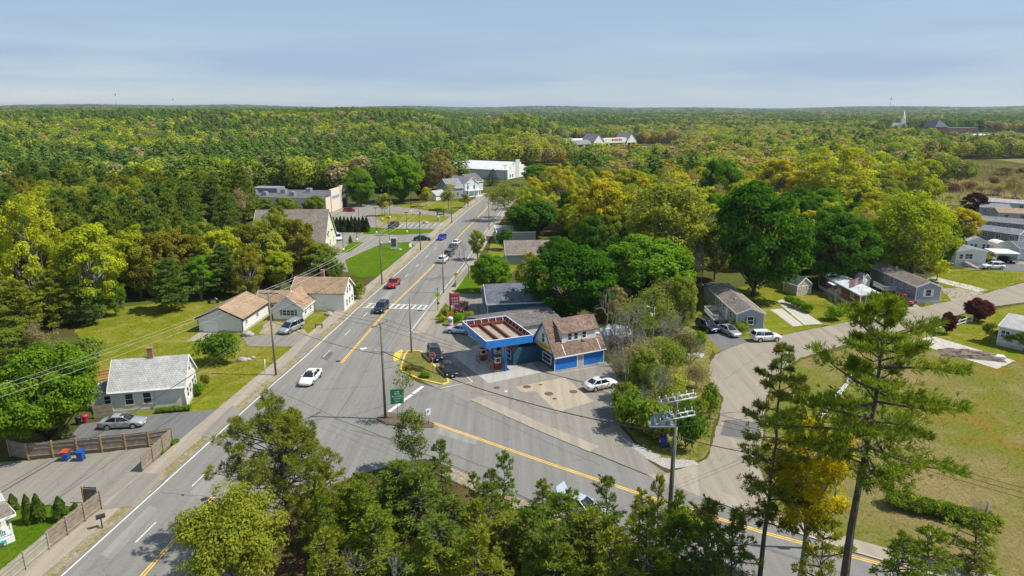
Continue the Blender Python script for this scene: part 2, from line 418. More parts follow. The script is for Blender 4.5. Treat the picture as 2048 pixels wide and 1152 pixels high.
side_edge = px([(1392, 990), (1392, 930), (1416, 918), (1437, 843), (1447, 796), (1420, 765), (1419, 731), (1431, 709), (1481, 687), (1562, 671), (1640, 655), (1798, 624), (1840, 615), (1905, 601), (1965, 588), (2048, 565), (2400, 500),
                (2400, 530), (2048, 605), (1984, 613), (1932, 626), (1869, 642), (1827, 653), (1760, 676), (1680, 692), (1600, 716), (1548, 752), (1532, 800), (1526, 860), (1516, 930), (1560, 1040), (1500, 1035)])
side_street = sheet('side_street', side_edge, .017, M_STREET, .10)
lot = sheet('station_lot', px([(868, 612), (890, 640), (960, 655), (1060, 690), (1105, 740), (1210, 722), (1242, 760), (1238, 850), (1300, 925), (1335, 948), (1290, 948), (1180, 903), (1090, 867), (868, 774), (800, 741), (770, 716), (800, 668)]), .034, M_LOT)
sheet('forecourt_slab', px([(904, 710), (977, 767), (1083, 745), (1030, 690), (960, 688)]), .040, M_CONC2)
sheet('fuel_tank_pad', px([(1032, 774), (1129, 755), (1188, 803), (1115, 825), (1071, 783), (1043, 785)]), .040, M_TAN, .05)
sheet('neighbour_drive', px([(880, 600), (900, 588), (985, 588), (978, 634), (935, 638)]), .038, M_LOT)
# left pavements
sheet('cottage_drive', px([(484, 674), (558, 668), (640, 668), (606, 715), (588, 693), (497, 693)]), .036, M_LOT, .06)
sheet('gravel_parking', px([(520, 668), (530, 640), (560, 645), (600, 655), (625, 670), (560, 672)]), .02, M_SAND, .25)
sheet('garage_apron', px([(372, 683), (400, 664), (435, 665), (425, 680)]), .022, M_WALK, .1)
sheet('house_drive', px([(136, 880), (161, 849), (294, 831), (432, 819), (492, 815), (425, 870), (346, 888), (300, 884)]), .038, M_DRIVE, .05)
sheet('gravel_lot', px([(-250, 1030), (-220, 938), (58, 922), (300, 895), (284, 946), (352, 935), (262, 1014), (205, 1020), (100, 1010)]), .037, M_LOT, .08)
for nm, a, b, mm, z, tp in (('sidewalk', -3.5, -1.5, M_WALK, .0, .085), ('verge', -1.55, -.35, M_VERGE, .0, .045)):
    for i0, i1 in ((0, 2), (2, 8), (8, 13)):
        seg = LE[i0:i1 + 1]
        sheet(nm, wob(off(seg, a) + off(seg, b)[::-1], .05, 1.5, i0), z, mm, top=tp)
for i0, i1 in ((5, 9), (9, 12)):
    seg = RE[i0:i1 + 1]; sheet('sidewalk', off(seg, .5) + off(seg, 2.3)[::-1], 0, M_WALK, top=.08)
seg = FK[2:]
FK2 = off(seg, -.05)
sheet('sidewalk', FK[1:5] + off(FK[1:5], -1.7)[::-1], .03, M_WALK, top=.06)
sheet('sidewalk', FK[6:] + off(FK[6:], -1.9)[::-1], .0, M_WALK, top=.11)
kerb = MB()
for a, b in zip(FK[7:-1], FK[8:]): kerb.bar((a[0], a[1], .07), (b[0], b[1], .07), .16, .14)
kerb.build('kerb', M_CONC)['kind'] = 'structure'
sheet('sidewalk', off(NK[3:], .1) + off(NK[3:], 1.9)[::-1], .0, M_SAND, top=.06)
for P_ in ([(286, 947), (322, 949), (316, 968), (262, 1014), (203, 1021)], [(398, 874), (418, 876), (480, 822), (466, 811)], [(588, 716), (596, 716), (645, 672), (628, 667)]): sheet('drive_apron', px(P_), .0, M_LOT, .05, top=.094)
sheet('street_apron', px([(1288, 946), (1335, 947), (1392, 928), (1402, 1006), (1320, 964)]), .019, M_WALK, .05)
# lawns and rough ground
sheet('lawn', px([(170, 735), (150, 660), (215, 618), (330, 606), (440, 600), (520, 610), (690, 585), (730, 583), (640, 668), (590, 716), (540, 760), (420, 835), (380, 832), (215, 835), (150, 790)]), .010, M_LAWN, .3)
sheet('lawn', px([(-60, 1200), (200, 1019), (120, 1012), (60, 1012), (-40, 1015), (-200, 1180)]), .012, M_LUSH, .1)
sheet('verge', px([(-20, 1200), (40, 1152), (205, 1019), (218, 1022), (70, 1152), (20, 1200)]), .014, M_WEED, .1)
sheet('church_lawn', px([(698, 548), (690, 520), (765, 487), (819, 484), (834, 494), (774, 549), (725, 556)]), .042, M_LUSH, .08)
sheet('parking_lot', px([(600, 530), (640, 470), (650, 432), (693, 410), (760, 406), (900, 428), (935, 428), (905, 452), (870, 480), (835, 506), (790, 540), (700, 545)]), .020, M_LOT)
park_lot = bpy.data.objects['parking_lot']
sheet('lawn', px([(725, 468), (735, 454), (780, 457), (875, 459), (882, 462), (860, 466), (800, 470)]), .045, M_LUSH, .12)
sheet('lawn', px([(600, 474), (650, 464), (722, 466), (735, 450), (700, 452), (640, 450), (560, 456)]), .043, M_LUSH, .2)
sheet('lawn', px([(750, 434), (762, 427), (830, 428), (900, 433), (906, 439), (890, 444), (800, 444), (770, 448)]), .045, M_LAWN, .12)
sheet('lawn', px([(785, 412), (860, 404), (940, 402), (912, 421), (870, 421)]), .045, M_LAWN, .15)
sheet('lawn', px([(680, 506), (700, 484), (728, 484), (700, 505)]), .047, M_LUSH, .1)
sheet('lawn', px([(905, 585), (925, 552), (1000, 545), (1010, 590)]), .020, M_LUSH, .2)
sheet('lawn', px([(968, 545), (985, 470), (1020, 462), (1050, 520), (1010, 560)]), .018, M_LAWN, .2)
sheet('lawn', px([(870, 640), (868, 622), (900, 632), (978, 636), (972, 660), (930, 668), (900, 660)]), .041, M_LAWN, .12)
sheet('forest_floor', [(-24, 14), (-22.6, 46), (-21.4, 57)] + px([(715, 962), (760, 950), (860, 935), (905, 950), (1000, 995), (1080, 1030), (1200, 1085), (1400, 1165)]) + [(24, 36), (44, 26)], .013, M_FLOOR, .2)
sheet('dry_field', px([(1528, 905), (1536, 800), (1552, 756), (1604, 720), (1690, 698), (1830, 656), (1935, 628), (2048, 608), (2500, 560), (2700, 1250), (1960, 1160), (1720, 1095), (1560, 1045)]), .008, M_FIELD, .15)
sheet('lawn', px([(1830, 660), (1935, 630), (2048, 611), (2400, 580), (2500, 720), (2040, 720), (1900, 690)]), .011, M_LAWN, .4)
sheet('weedy_ground', px([(1240, 850), (1245, 700), (1400, 640), (1425, 690), (1418, 735), (1440, 800), (1430, 850), (1410, 918), (1330, 935)]), .009, M_WEED, .2)
sheet('gravel_strip', px([(1238, 872), (1330, 917), (1390, 922), (1398, 930), (1340, 940), (1292, 918)]), .044, M_GRAVEL, .08)
sheet('park_grass', px([(1390, 660), (1400, 590), (1560, 560), (1700, 600), (1760, 620), (1800, 622), (1640, 654), (1560, 670), (1480, 686), (1430, 706)]), .010, M_LAWN, .25)
sheet('park_grass', px([(1850, 612), (1840, 560), (1900, 540), (2300, 520), (2300, 515), (2048, 563), (1960, 588)]), .010, M_LAWN, .25)
sheet('concrete_pad', px([(1540, 619), (1563, 617), (1607, 651), (1586, 653)]), .02, M_CONC, .08)
sheet('concrete_pad', px([(1552, 602), (1571, 597), (1645, 648), (1609, 650)]), .02, M_CONC, .05)
sheet('concrete_pad', px([(1822, 684), (1864, 672), (1985, 708), (2030, 722), (1994, 738)]), .024, M_CONC, .08)
sheet('concrete_pad', px([(1850, 558), (1872, 554), (1977, 580), (1956, 584)]), .024, M_CONC, .08)
sheet('concrete_pad', px([(1368, 708), (1374, 702), (1410, 708), (1405, 716)]), .024, M_CONC, .08)
sheet('home_drive', px([(1412, 672), (1437, 652), (1472, 664), (1496, 684), (1443, 702)]), .026, M_DRIVE, .06)
sheet('home_drive', px([(1763, 594), (1827, 606), (1844, 616), (1804, 625)]), .026, M_WALK, .06)
sheet('home_drive', px([(1880, 577), (1917, 576), (1967, 587), (1905, 603)]), .022, M_WALK, .08)
sheet('home_drive', px([(1925, 538), (1970, 528), (2200, 530), (2200, 560), (2040, 543)]), .022, M_DRIVE, .08)
sheet('home_drive', px([(1985, 520), (1990, 500), (2010, 500), (2060, 520), (2200, 515), (2200, 532), (1990, 530)]), .020, M_STREET, .08)
marsh = sheet('marsh', [(160, 262), (330, 262), (420, 420), (420, 520), (230, 470), (175, 360)], .02, M_MARSH, 2.0)
mw, n_, l_, b_ = newmat('creek_water'); b_.inputs['Base Color'].default_value = (.05, .07, .07, 1); b_.inputs['Roughness'].default_value = .08
bump(n_, l_, b_, noise(n_, l_, coord(n_, l_), 1.2, 3), .1, .05)
sheet('creek_water', wob(px([(1955, 378), (1985, 374), (2010, 381), (2060, 384), (2060, 387), (2000, 385), (1975, 380)]), .5, 4, 3), .05, mw)
# kerbed traffic islands
isl = MB(); P = px([(810, 711), (816, 703), (841, 703), (867, 731), (895, 758), (897, 766), (884, 770), (839, 759), (806, 745), (801, 738)])
sheet('grass_island', P, .0, M_FIELD, top=.13)
kb = MB()
for i in range(len(P)):
    a, b = P[i], P[(i + 1) % len(P)]
    kb.bar((a[0], a[1], .08), (b[0], b[1], .08), .28, .17)
kb.build('kerb', M_YCURB)['kind'] = 'structure'
sheet('kerb', px([(786, 716), (790, 706), (803, 700), (806, 704), (797, 722), (788, 724)]), 0, M_YCURB, top=.1)
sheet('traffic_island', px([(752, 838), (776, 826), (815, 832), (868, 848), (868, 856), (815, 856), (772, 850)]), 0, M_MULCH, .06, top=.14)
# markings (children of the road they are painted on)
stripe(main_road, LE, .13, .036, M_WHITEP)
YL1 = [(-30.7, 15), (-29.4, 46.7), (-28.6, 58)]; YL2 = [(-24.9, 93.5), (-23.1, 118.7), (-20.1, 143.3), (-18.7, 156.3), (-14.9, 200), (-12.4, 222), (-8.5, 262), (-4, 298)]
for Y in (YL1, YL2):
    for d in (-.13, .13): stripe(main_road, off(Y, d), .13, .036, M_YELP)
lane = [((a[0] + b[0]) / 2, a[1]) for a, b in (((-35.8, 46.7), (-29.4, 0)), ((-33.6, 70), (-27.6, 0)))]
stripe(main_road, [(-34.2, 15)] + lane, .1, .036, M_WHITEP, dash=(3, 6))
stripe(main_road, [(-28.2, 96), (-26.2, 120), (-23.3, 148), (-19, 190)], .1, .036, M_WHITEP, dash=(3, 7))
stripe(main_road, off(RE[5:12], -.2), .12, .036, M_WHITEP)
YB = [(-9.4, 74), (-1.3, 68.1), (4, 64.3), (8.8, 61), (12.6, 58.4), (22, 52.4), (34, 46), (50, 37)]
for d in (-.14, .14): stripe(branch_road, off(YB, d), .14, .030, M_YELP)
stripe(branch_road, px([(778, 824), (848, 771)]), .45, .030, M_WHITEP, dash=(2.6, .35))
cw = [G(736, 607), G(858, 611), G(852, 619), G(727, 615)]
stripe(main_road, [cw[0], cw[1]], .22, .037, M_WHITEP); stripe(main_road, [cw[3], cw[2]], .22, .037, M_WHITEP)
for k in range(11):
    t = (k + .5) / 11; a = Vector(cw[3]).lerp(Vector(cw[2]), t); b = Vector(cw[0]).lerp(Vector(cw[1]), min(1, t + .02)); stripe(main_road, [tuple(a), tuple(b)], .3, .038, M_WHITEP)
stripe(lot, px([(880, 777), (945, 764)]), .1, .041, M_WHITEP); stripe(lot, px([(925, 745), (945, 764)]), .1, .041, M_WHITEP)
stripe(lot, px([(1078, 722), (1112, 747), (1225, 728)]), .12, .041, M_CONC)
for k in range(9):
    a = G(796 + k * 11, 456); b = G(808 + k * 11, 445); stripe(park_lot, [a, b], .12, .026, M_WHITEP)
for k in range(6):
    a = G(700 + k * 10, 436); b = G(712 + k * 10, 431); stripe(park_lot, [a, b], .12, .026, M_WHITEP)
# manhole and tank covers, tar patches
def disc(name, p, r, z, mat, parent):
    b = MB(); b.lathe([(r, 0), (r, .01), (r * .85, .014)], (0, 0, 0), 14); return b.build(name, mat, parent, (p[0], p[1], z))
M_COVER = plain('rusty_cover', (.12, .075, .05), .85, .3, 3)
for p, r in (((1054, 774), .55), ((1081, 770), .28), ((1098, 788), .6), ((1147, 784), .55), ((1109, 798), .3), ((1033, 804), .12)): disc('tank_cover', G(*p), r, .041, M_COVER, bpy.data.objects['fuel_tank_pad'])
disc('manhole_cover', G(994, 776), .45, .036, M_COVER, lot); disc('manhole_cover', G(1012, 783), .2, .036, M_SIGNW, lot)
disc('manhole_cover', G(676, 723), .38, .033, M_BLACK, main_road); disc('manhole_cover', G(409, 999), .35, .033, M_BLACK, main_road); disc('manhole_cover', G(366, 991), .14, .033, M_BLACK, main_road)
def crack(parent, pts, w=.07, z=.0345, seed=0, mat=None):
    rr = random.Random(seed); W_ = wob(px(pts), .16, .7, seed)[:-1]; n = int(len(W_) * .5) + 1
    P_ = px(pts); out = []
    for a, c in zip(P_[:-1], P_[1:]):
        k = max(2, int(math.dist(a, c) / .6))
        for i in range(k): t = i / k; out.append((a[0] + (c[0] - a[0]) * t + rr.uniform(-.12, .12), a[1] + (c[1] - a[1]) * t + rr.uniform(-.12, .12)))
    stripe(parent, out, w, z, mat or M_TARSEAL, 'crack_seal')
M_TARSEAL = plain('tar_seal', (.07, .068, .065), .8, .3, 2)
for k, (o_, P_, z) in enumerate(((main_road, [(560, 800), (700, 640)], .0345), (main_road, [(300, 990), (345, 945)], .0345), (main_road, [(320, 985), (470, 1000)], .0345), (main_road, [(690, 700), (735, 655), (790, 600)], .0345), (main_road, [(640, 780), (760, 772)], .0345), (main_road, [(800, 560), (870, 505)], .0345), (main_road, [(700, 622), (800, 628)], .0345), (branch_road, [(700, 860), (880, 900), (1010, 950)], .027), (branch_road, [(900, 800), (1060, 870), (1210, 935)], .027), (branch_road, [(660, 800), (740, 850)], .027), (lot, [(940, 785), (990, 792), (1030, 800), (1070, 818), (1130, 830)], .0365), (lot, [(850, 680), (900, 690), (960, 682)], .0365), (lot, [(1100, 780), (1110, 800)], .0365), (side_street, [(1440, 870), (1500, 880)], .021), (side_street, [(1450, 760), (1530, 700)], .021), (side_street, [(1460, 895), (1500, 900), (1490, 912)], .021))):
    crack(o_, P_, [.06, .09, .05][k % 3], z, k)
M_PATCH = asphalt('patched_asphalt', (.135, .13, .122), .3); M_PATCHL = asphalt('pale_patch', (.25, .238, .215), .3)
for k, (o_, P_, z, mm) in enumerate(((main_road, [(640, 716), (655, 702), (668, 705), (654, 722)], .0335, M_PATCH), (main_road, [(380, 985), (470, 905), (490, 915), (402, 1000)], .0335, M_PATCHL), (main_road, [(760, 600), (800, 560), (812, 563), (772, 604)], .0335, M_PATCHL), (main_road, [(200, 1110), (300, 1010), (318, 1018), (222, 1120)], .0335, M_PATCH if False else M_PATCHL), (branch_road, [(880, 850), (960, 875), (950, 890), (868, 866)], .0265, M_PATCHL), (side_street, [(1450, 840), (1520, 845), (1515, 880), (1440, 870)], .0205, M_PATCH), (lot, [(1180, 820), (1230, 815), (1236, 850), (1200, 860)], .0362, M_PATCH))):
    sheet('road_patch', px(P_), z, mm, .04, parent=o_)
# ============================================================ VEGETATION
def nrm(a): return a / np.maximum(1e-6, np.linalg.norm(a, axis=1, keepdims=True))
def quadmesh(name, V, mats, tint=None, smooth=False):
    """V: (n,4,3) quads"""
    n = len(V); me = bpy.data.meshes.new(name)
    me.vertices.add(n * 4); me.vertices.foreach_set('co', V.astype(np.float32).ravel())
    me.loops.add(n * 4); me.loops.foreach_set('vertex_index', np.arange(n * 4, dtype=np.int32))
    me.polygons.add(n); me.polygons.foreach_set('loop_start', np.arange(0, n * 4, 4, dtype=np.int32))
    if smooth: me.polygons.foreach_set('use_smooth', np.ones(n, bool))
    me.materials.append(mats)
    if tint is not None:
        a = me.attributes.new('tint', 'FLOAT', 'FACE'); a.data.foreach_set('value', np.clip(tint, 0, 1).astype(np.float32))
    me.update(calc_edges=True)
    return me
def leaves(rg, C, N, size, aspect=.62):
    """diamond leaf sprays at C facing N"""
    n = len(C); t = nrm(np.cross(N, rg.normal(size=(n, 3)))); b = np.cross(N, t)
    s = np.asarray(size).reshape(-1, 1) * rg.uniform(.65, 1.3, (n, 1))
    fold = N * s * .18
    return np.stack([C - t * s, C - b * s * aspect + fold, C + t * s, C + b * s * aspect + fold], 1)
def needles(rg, C, D, length, width):
    """narrow blades from C along D"""
    n = len(C); side = nrm(np.cross(D, rg.normal(size=(n, 3))))
    L = np.asarray(length).reshape(-1, 1) * rg.uniform(.7, 1.25, (n, 1)); w = width
    return np.stack([C - side * w * .4, C + D * L * .55 - side * w, C + D * L, C + D * L * .55 + side * w], 1)
def tubes(segs, n=5):
    """segs: list of (p0,p1,r0,r1) -> quads"""
    S = np.array([list(a) + list(b) + [r0, r1] for a, b, r0, r1 in segs], float)
    P, Q, r0, r1 = S[:, :3], S[:, 3:6], S[:, 6:7], S[:, 7:8]
    d = nrm(Q - P); ref = np.where(np.abs(d[:, 2:3]) > .9, np.array([[1., 0, 0]]), np.array([[0, 0, 1.]]))
    u = nrm(np.cross(d, ref)); w = np.cross(d, u); out = []
    for i in range(n):
        a0, a1 = 2 * math.pi * i / n, 2 * math.pi * (i + 1) / n
        e0 = u * math.cos(a0) + w * math.sin(a0); e1 = u * math.cos(a1) + w * math.sin(a1)
        out.append(np.stack([P + e0 * r0, P + e1 * r0, Q + e1 * r1, Q + e0 * r1], 1))
    return np.concatenate(out)
def limb(rg, p, q, r0, r1, k=4, bend=.12):
    """bent branch as segments"""
    p, q = np.array(p, float), np.array(q, float); L = np.linalg.norm(q - p); pts = [p]
    o = rg.normal(size=3) * bend * L
    for i in range(1, k + 1):
        t = i / k; pts.append(p + (q - p) * t + o * math.sin(math.pi * t) + (0, 0, .0))
    rs = np.linspace(r0, r1, k + 1)
    return [(pts[i], pts[i + 1], rs[i], rs[i + 1]) for i in range(k)]
def lobes(rg, n, k=.28):
    D = nrm(rg.normal(size=(n, 3))); A = rg.uniform(-k, k, n)
    return lambda d: 1 + (np.exp(-((1 - d @ D.T) / .25)) * A).sum(1)
def deciduous(seed, H=12., Wd=10., base=.2, ncl=60, per=190, leaf=.2, rc=1.15, airy=0., trunk_r=.28, bark=None, sink=.9, low=False):
    rg = np.random.default_rng(seed); zc = H * (base + 1) / 2; rz = H * (1 - base) / 2 * .96; rx = Wd / 2
    lob = lobes(rg, 14, .3)
    d = nrm(rg.normal(size=(ncl, 3)) * [1, 1, 1] + [0, 0, .15]); rad = rg.uniform(.45 - .2 * airy, 1, (ncl, 1)) ** .5
    f = lob(d)[:, None]; cl = d * rad * f * np.array([rx - rc * .75, rx - rc * .75, rz - rc * .6])
    cl[:, :2] *= (1 - .10 * np.clip((-cl[:, 2:3]) / rz, 0, 1) - .12 * np.clip(cl[:, 2:3] / rz, 0, 1))
    cl[:, 2] += zc
    segs = []
    top = H * (base + .25)
    segs += limb(rg, (0, 0, -sink * .4), (rg.normal() * .15, rg.normal() * .15, top), trunk_r * 1.15, trunk_r * .6, 5, .02)
    for c in cl[rg.permutation(ncl)[:max(10, ncl // 2)]]:
        z0 = min(top, H * rg.uniform(base * .75, base + .25)); segs += limb(rg, (0, 0, z0), c, trunk_r * rg.uniform(.25, .45), .025, 3, .1)
    m = ncl * per
    ci = np.repeat(np.arange(ncl), per); sz = rg.uniform(.7, 1.25, ncl)
    dd = nrm(rg.normal(size=(m, 3)) + [0, 0, .25]); rr = rg.uniform(.25, 1, (m, 1)) ** .45
    C = cl[ci] + dd * rr * (rc * sz[ci])[:, None] * np.array([1, 1, .72])
    C += rg.normal(size=(m, 3)) * .1
    N = nrm(dd * .8 + nrm(C - [0, 0, zc * .8]) * .5 + [0, 0, .35] + rg.normal(size=(m, 3)) * .55)
    V = leaves(rg, C, N, np.full(m, leaf))
    tint = .5 + rg.normal(size=m) * .16 + (rg.normal(size=ncl) * .18)[ci]
    return (quadmesh('trunk', tubes(segs, 6), bark or M_BARK, smooth=True), quadmesh('crown', V, M_LEAF, tint), H, Wd)
def pine(seed, H=16., Wd=8., base=.28, step=.62, tuft=16, blades=5, nl=.42, nw=.055, shape=1.0, ragged=.35, up=.25, trunk_r=.24, bark=None, lean=0, spread=.24, pw=.72):
    """eastern white pine: whorls of long level branches carrying plumes"""
    rg = np.random.default_rng(seed); segs = []; Cs = []; Ds = []; T = []
    zz = np.linspace(0, H, 9); off_ = np.cumsum(rg.normal(size=(9, 2)) * .09, 0) * [1, 1]; off_[0] = 0; off_ += np.outer(zz / H, [lean, 0])
    ax = lambda z: np.array([np.interp(z, zz, off_[:, 0]), np.interp(z, zz, off_[:, 1]), z])
    for i in range(8): segs.append((ax(zz[i]) - ((0, 0, .4) if i == 0 else (0, 0, 0)), ax(zz[i + 1]), trunk_r * (1 - .88 * zz[i] / H), trunk_r * (1 - .88 * zz[i + 1] / H)))
    z = H * base; a0 = 0
    while z < H - .1:
        t = (z - H * base) / (H * (1 - base)); prof = (math.sin(math.pi * min(1, (t * .78 + .22)) ** shape)) ** .75 if t < .97 else .1
        prof = max(.08, (1 - t) ** pw * (.55 + .45 * min(1, t * 5)) * 1.05)
        for k in range(rg.integers(3, 6)):
            a0 += 2.4 + rg.normal() * .4; L = Wd / 2 * prof * rg.uniform(1 - ragged, 1 + ragged * .55)
            if L < .25: L = .25
            p0 = ax(z + rg.normal() * .1); el = up * (t - .35) * 2 + rg.normal() * .08 + .05
            d = np.array([math.cos(a0) * math.cos(el), math.sin(a0) * math.cos(el), math.sin(el)])
            q = p0 + d * L; q[2] += .1 * L * L / Wd; segs += limb(rg, p0, q, .035 + .012 * L, .012, 3, .04)
            nt = max(3, int(tuft * (.35 + L / Wd * 1.6))); s = rg.uniform(.28, 1.03, nt) ** .75
            lat = rg.normal(size=nt) * spread * L * np.minimum(1, 1.25 - s) ; side = np.array([-math.sin(a0), math.cos(a0), 0])
            C = p0 + np.outer(s, q - p0) + np.outer(lat, side) + np.outer(np.abs(lat) * .15 + rg.uniform(-.06, .12, nt), [0, 0, 1])
            D = nrm(d * .75 + np.outer(lat / (L * .3 + .1), side) * .7 + rg.normal(size=(nt, 3)) * .25 + [0, 0, .45])
            Cs.append(np.repeat(C, blades, 0)); Ds.append(nrm(np.repeat(D, blades, 0) + rg.normal(size=(nt * blades, 3)) * .55)); T.append(np.repeat(.5 + rg.normal(size=nt) * .15, blades))
        z += step * rg.uniform(.75, 1.3)
    tip = np.repeat(ax(H)[None], 14, 0); Cs.append(tip - [0, 0, .3]); Ds.append(nrm(rg.normal(size=(14, 3)) * .5 + [0, 0, 1])); T.append(np.full(14, .6))
    C, D, T = np.concatenate(Cs), np.concatenate(Ds), np.concatenate(T)
    V = needles(rg, C, D, np.full(len(C), nl), nw)
    return (quadmesh('trunk', tubes(segs, 6), bark or M_BARK, smooth=True), quadmesh('crown', V, M_NEEDLE, T + rg.normal(size=len(C)) * .08), H, Wd)
def pitch_pine(seed, H=13., Wd=11., base=.35, ncl=70, puffs=34, blades=11, nl=.3, nw=.03, trunk_r=.22, rc=.85):
    """irregular pine whose needles sit in puffs at the branch ends"""
    rg = np.random.default_rng(seed); segs = []; lob = lobes(rg, 12, .35)
    zc = H * (base + 1) / 2; rz = H * (1 - base) / 2
    d = nrm(rg.normal(size=(ncl, 3))); rad = rg.uniform(.35, 1, (ncl, 1)) ** .5
    cl = d * rad * lob(d)[:, None] * [Wd / 2 - rc * .6, Wd / 2 - rc * .6, rz - rc * .4]
    cl[:, :2] *= (1 - .55 * np.clip(cl[:, 2:3] / rz, 0, 1)); cl[:, 2] += zc
    segs += limb(rg, (0, 0, -.4), (rg.normal() * .3, rg.normal() * .3, H * .93), trunk_r, .05, 7, .02)
    for c in cl: z0 = max(H * base * .6, c[2] - rg.uniform(.4, 1.8)); segs += limb(rg, (0, 0, min(z0, H * .88)), c, .06, .02, 4, .1)
    m = ncl * puffs; ci = np.repeat(np.arange(ncl), puffs)
    dd = nrm(rg.normal(size=(m, 3)) + [0, 0, .3]); P = cl[ci] + dd * rg.uniform(.3, 1, (m, 1)) ** .5 * rc * [1, 1, .6]
    pt = .5 + rg.normal(size=m) * .15 + (rg.normal(size=ncl) * .1)[ci]
    C = np.repeat(P, blades, 0); D = nrm(np.repeat(nrm(dd + [0, 0, .5]), blades, 0) * .7 + rg.normal(size=(m * blades, 3)) * .75)
    V = needles(rg, C, D, np.full(len(C), nl), nw)
    return (quadmesh('trunk', tubes(segs, 6), M_BARK, smooth=True), quadmesh('crown', V, M_NEEDLE, np.repeat(pt, blades) + rg.normal(size=len(C)) * .06), H, Wd)
def bare(seed, H=10., Wd=9., depth=5, trunk_r=.2, bark=None, buds=0, leaf=.12, stems=1):
    """leafless (or budding) tree"""
    rg = np.random.default_rng(seed); segs = []; tips = []
    def grow(p, d, L, r, k):
        q = p + d * L; segs.extend(limb(rg, p, q, r, r * .68, 2, .08))
        if k == 0: tips.append(q); return
        for j in range(2 + (rg.random() < .55)):
            nd = d + rg.normal(size=3) * (.5 if k < depth else .35) + [0, 0, .12]; nd /= np.linalg.norm(nd); grow(q, nd, L * rg.uniform(.66, .9), r * .62, k - 1)
        if k < depth: tips.append(q)
    for s in range(stems):
        d0 = np.array([rg.normal() * .3 * (stems > 1), rg.normal() * .3 * (stems > 1), 1.]); grow(np.array([rg.normal() * .3 * (stems > 1), rg.normal() * .3 * (stems > 1), -.2]), d0 / np.linalg.norm(d0), H * .26, trunk_r, depth)
    V = tubes(segs, 4); mx_ = np.abs(V[..., :2]).max(); V[..., :2] *= Wd / 2 / mx_; sc = H / V[..., 2].max(); V[..., 2] *= sc
    tr = quadmesh('trunk', V, bark or M_BARKG, smooth=True); cr = None
    if buds:
        T = np.array(tips) * [Wd / 2 / mx_, Wd / 2 / mx_, sc]; C = np.repeat(T, buds, 0) + rg.normal(size=(len(T) * buds, 3)) * .35
        cr = quadmesh('crown', leaves(rg, C, nrm(rg.normal(size=(len(C), 3)) + [0, 0, .8]), np.full(len(C), leaf)), M_LEAF, .5 + rg.normal(size=len(C)) * .2)
    return (tr, cr, H, Wd)
def cone_tree(seed, H=3., Wd=1.5, n=1500, leaf=.13):
    rg = np.random.default_rng(seed); t = rg.uniform(0, 1, n) ** .75; a = rg.uniform(0, 6.283, n); lob = 1 + .18 * np.sin(a * 3 + t * 9 + seed) + rg.normal(size=n) * .1
    r = Wd / 2 * np.minimum(1, (1 - t) * 1.5 + .03) ** .8 * lob * rg.uniform(.75, 1, n)
    C = np.stack([r * np.cos(a), r * np.sin(a), t * H + .05], 1); N = nrm(np.stack([np.cos(a), np.sin(a), np.full(n, .35)], 1) + rg.normal(size=(n, 3)) * .45)
    return (quadmesh('trunk', tubes([((0, 0, -.1), (0, 0, H * .8), .06, .02)], 5), M_BARK), quadmesh('crown', leaves(rg, C, N, np.full(n, leaf)), M_LEAF, .5 + rg.normal(size=n) * .2), H, Wd)
def shrub(seed, H=2.2, Wd=2.8, ncl=16, per=110, leaf=.12, rc=.6):
    return deciduous(seed, H, Wd, .02, ncl, per, leaf, rc, 0, .05, sink=.2)
PR = {}
ORD = 'first second third fourth fifth sixth seventh eighth ninth tenth eleventh twelfth'.split()
PR['maple'] = [deciduous(11, 13, 13, .04, 175, 135, .22, 1.15), deciduous(12, 14, 12, .05, 165, 135, .22, 1.1), deciduous(13, 12, 13, .04, 170, 135, .22, 1.12)]
PR['oak'] = [deciduous(21, 14, 10, .08, 125, 110, .2, .95, .6, bark=M_BARKG), deciduous(22, 13, 11, .07, 130, 110, .2, .95, .6, bark=M_BARKG), deciduous(23, 15, 10, .1, 125, 110, .2, .92, .7, bark=M_BARKG)]
PR['airy'] = [deciduous(31, 13, 12, .05, 170, 85, .19, 1.2, .9, bark=M_BARKG), deciduous(32, 13, 11, .06, 160, 85, .19, 1.1, .9, bark=M_BARKG)]
PR['pine'] = [pine(41, 16, 8, .12, .55, 26, 5, .6, .085, pw=.5, ragged=.5), pine(42, 17, 7.5, .15, .55, 26, 5, .6, .085, pw=.5, ragged=.5), pine(43, 15, 8.5, .1, .52, 26, 5, .6, .085, pw=.5, ragged=.5), pine(44, 18, 8, .15, .58, 26, 5, .6, .085, pw=.5, ragged=.5)]
PR['young_pine'] = [pine(51, 5, 3.0, .1, .42, 17, 6, .26, .03, trunk_r=.06, up=.5, ragged=.5, pw=.5), pine(52, 6, 3.2, .12, .45, 17, 6, .26, .03, trunk_r=.07, up=.5, ragged=.5, pw=.5), pine(53, 4.5, 3.2, .05, .4, 18, 6, .26, .03, trunk_r=.06, up=.5, ragged=.5, pw=.5)]
PR['bare'] = [bare(61, 9, 9, 6), bare(62, 9, 8, 6)]
PR['budding'] = [bare(63, 11, 9, 6, buds=5, leaf=.17), bare(64, 10, 9, 6, buds=5, leaf=.17)]
PR['thicket'] = [bare(65, 5, 6, 5, .05, stems=5), bare(66, 5, 5, 5, .05, stems=6, buds=4, leaf=.1)]
PR['shrub'] = [shrub(71), shrub(72, 2.0, 3.0), shrub(73, 2.4, 2.6)]
PR['tallshrub'] = [deciduous(74, 4, 4, .02, 34, 110, .14, .75, .3, .06)]
PR['cone'] = [cone_tree(81), cone_tree(82)]
PR['spruce'] = [pine(91, 11, 6, .05, .4, 14, 6, .3, .05, ragged=.12, up=-.1)]
PR['sapling'] = [deciduous(95, 4, 3, .25, 24, 90, .13, .5, .4, .05), bare(96, 5, 3, 5, .05, buds=3, leaf=.12)]
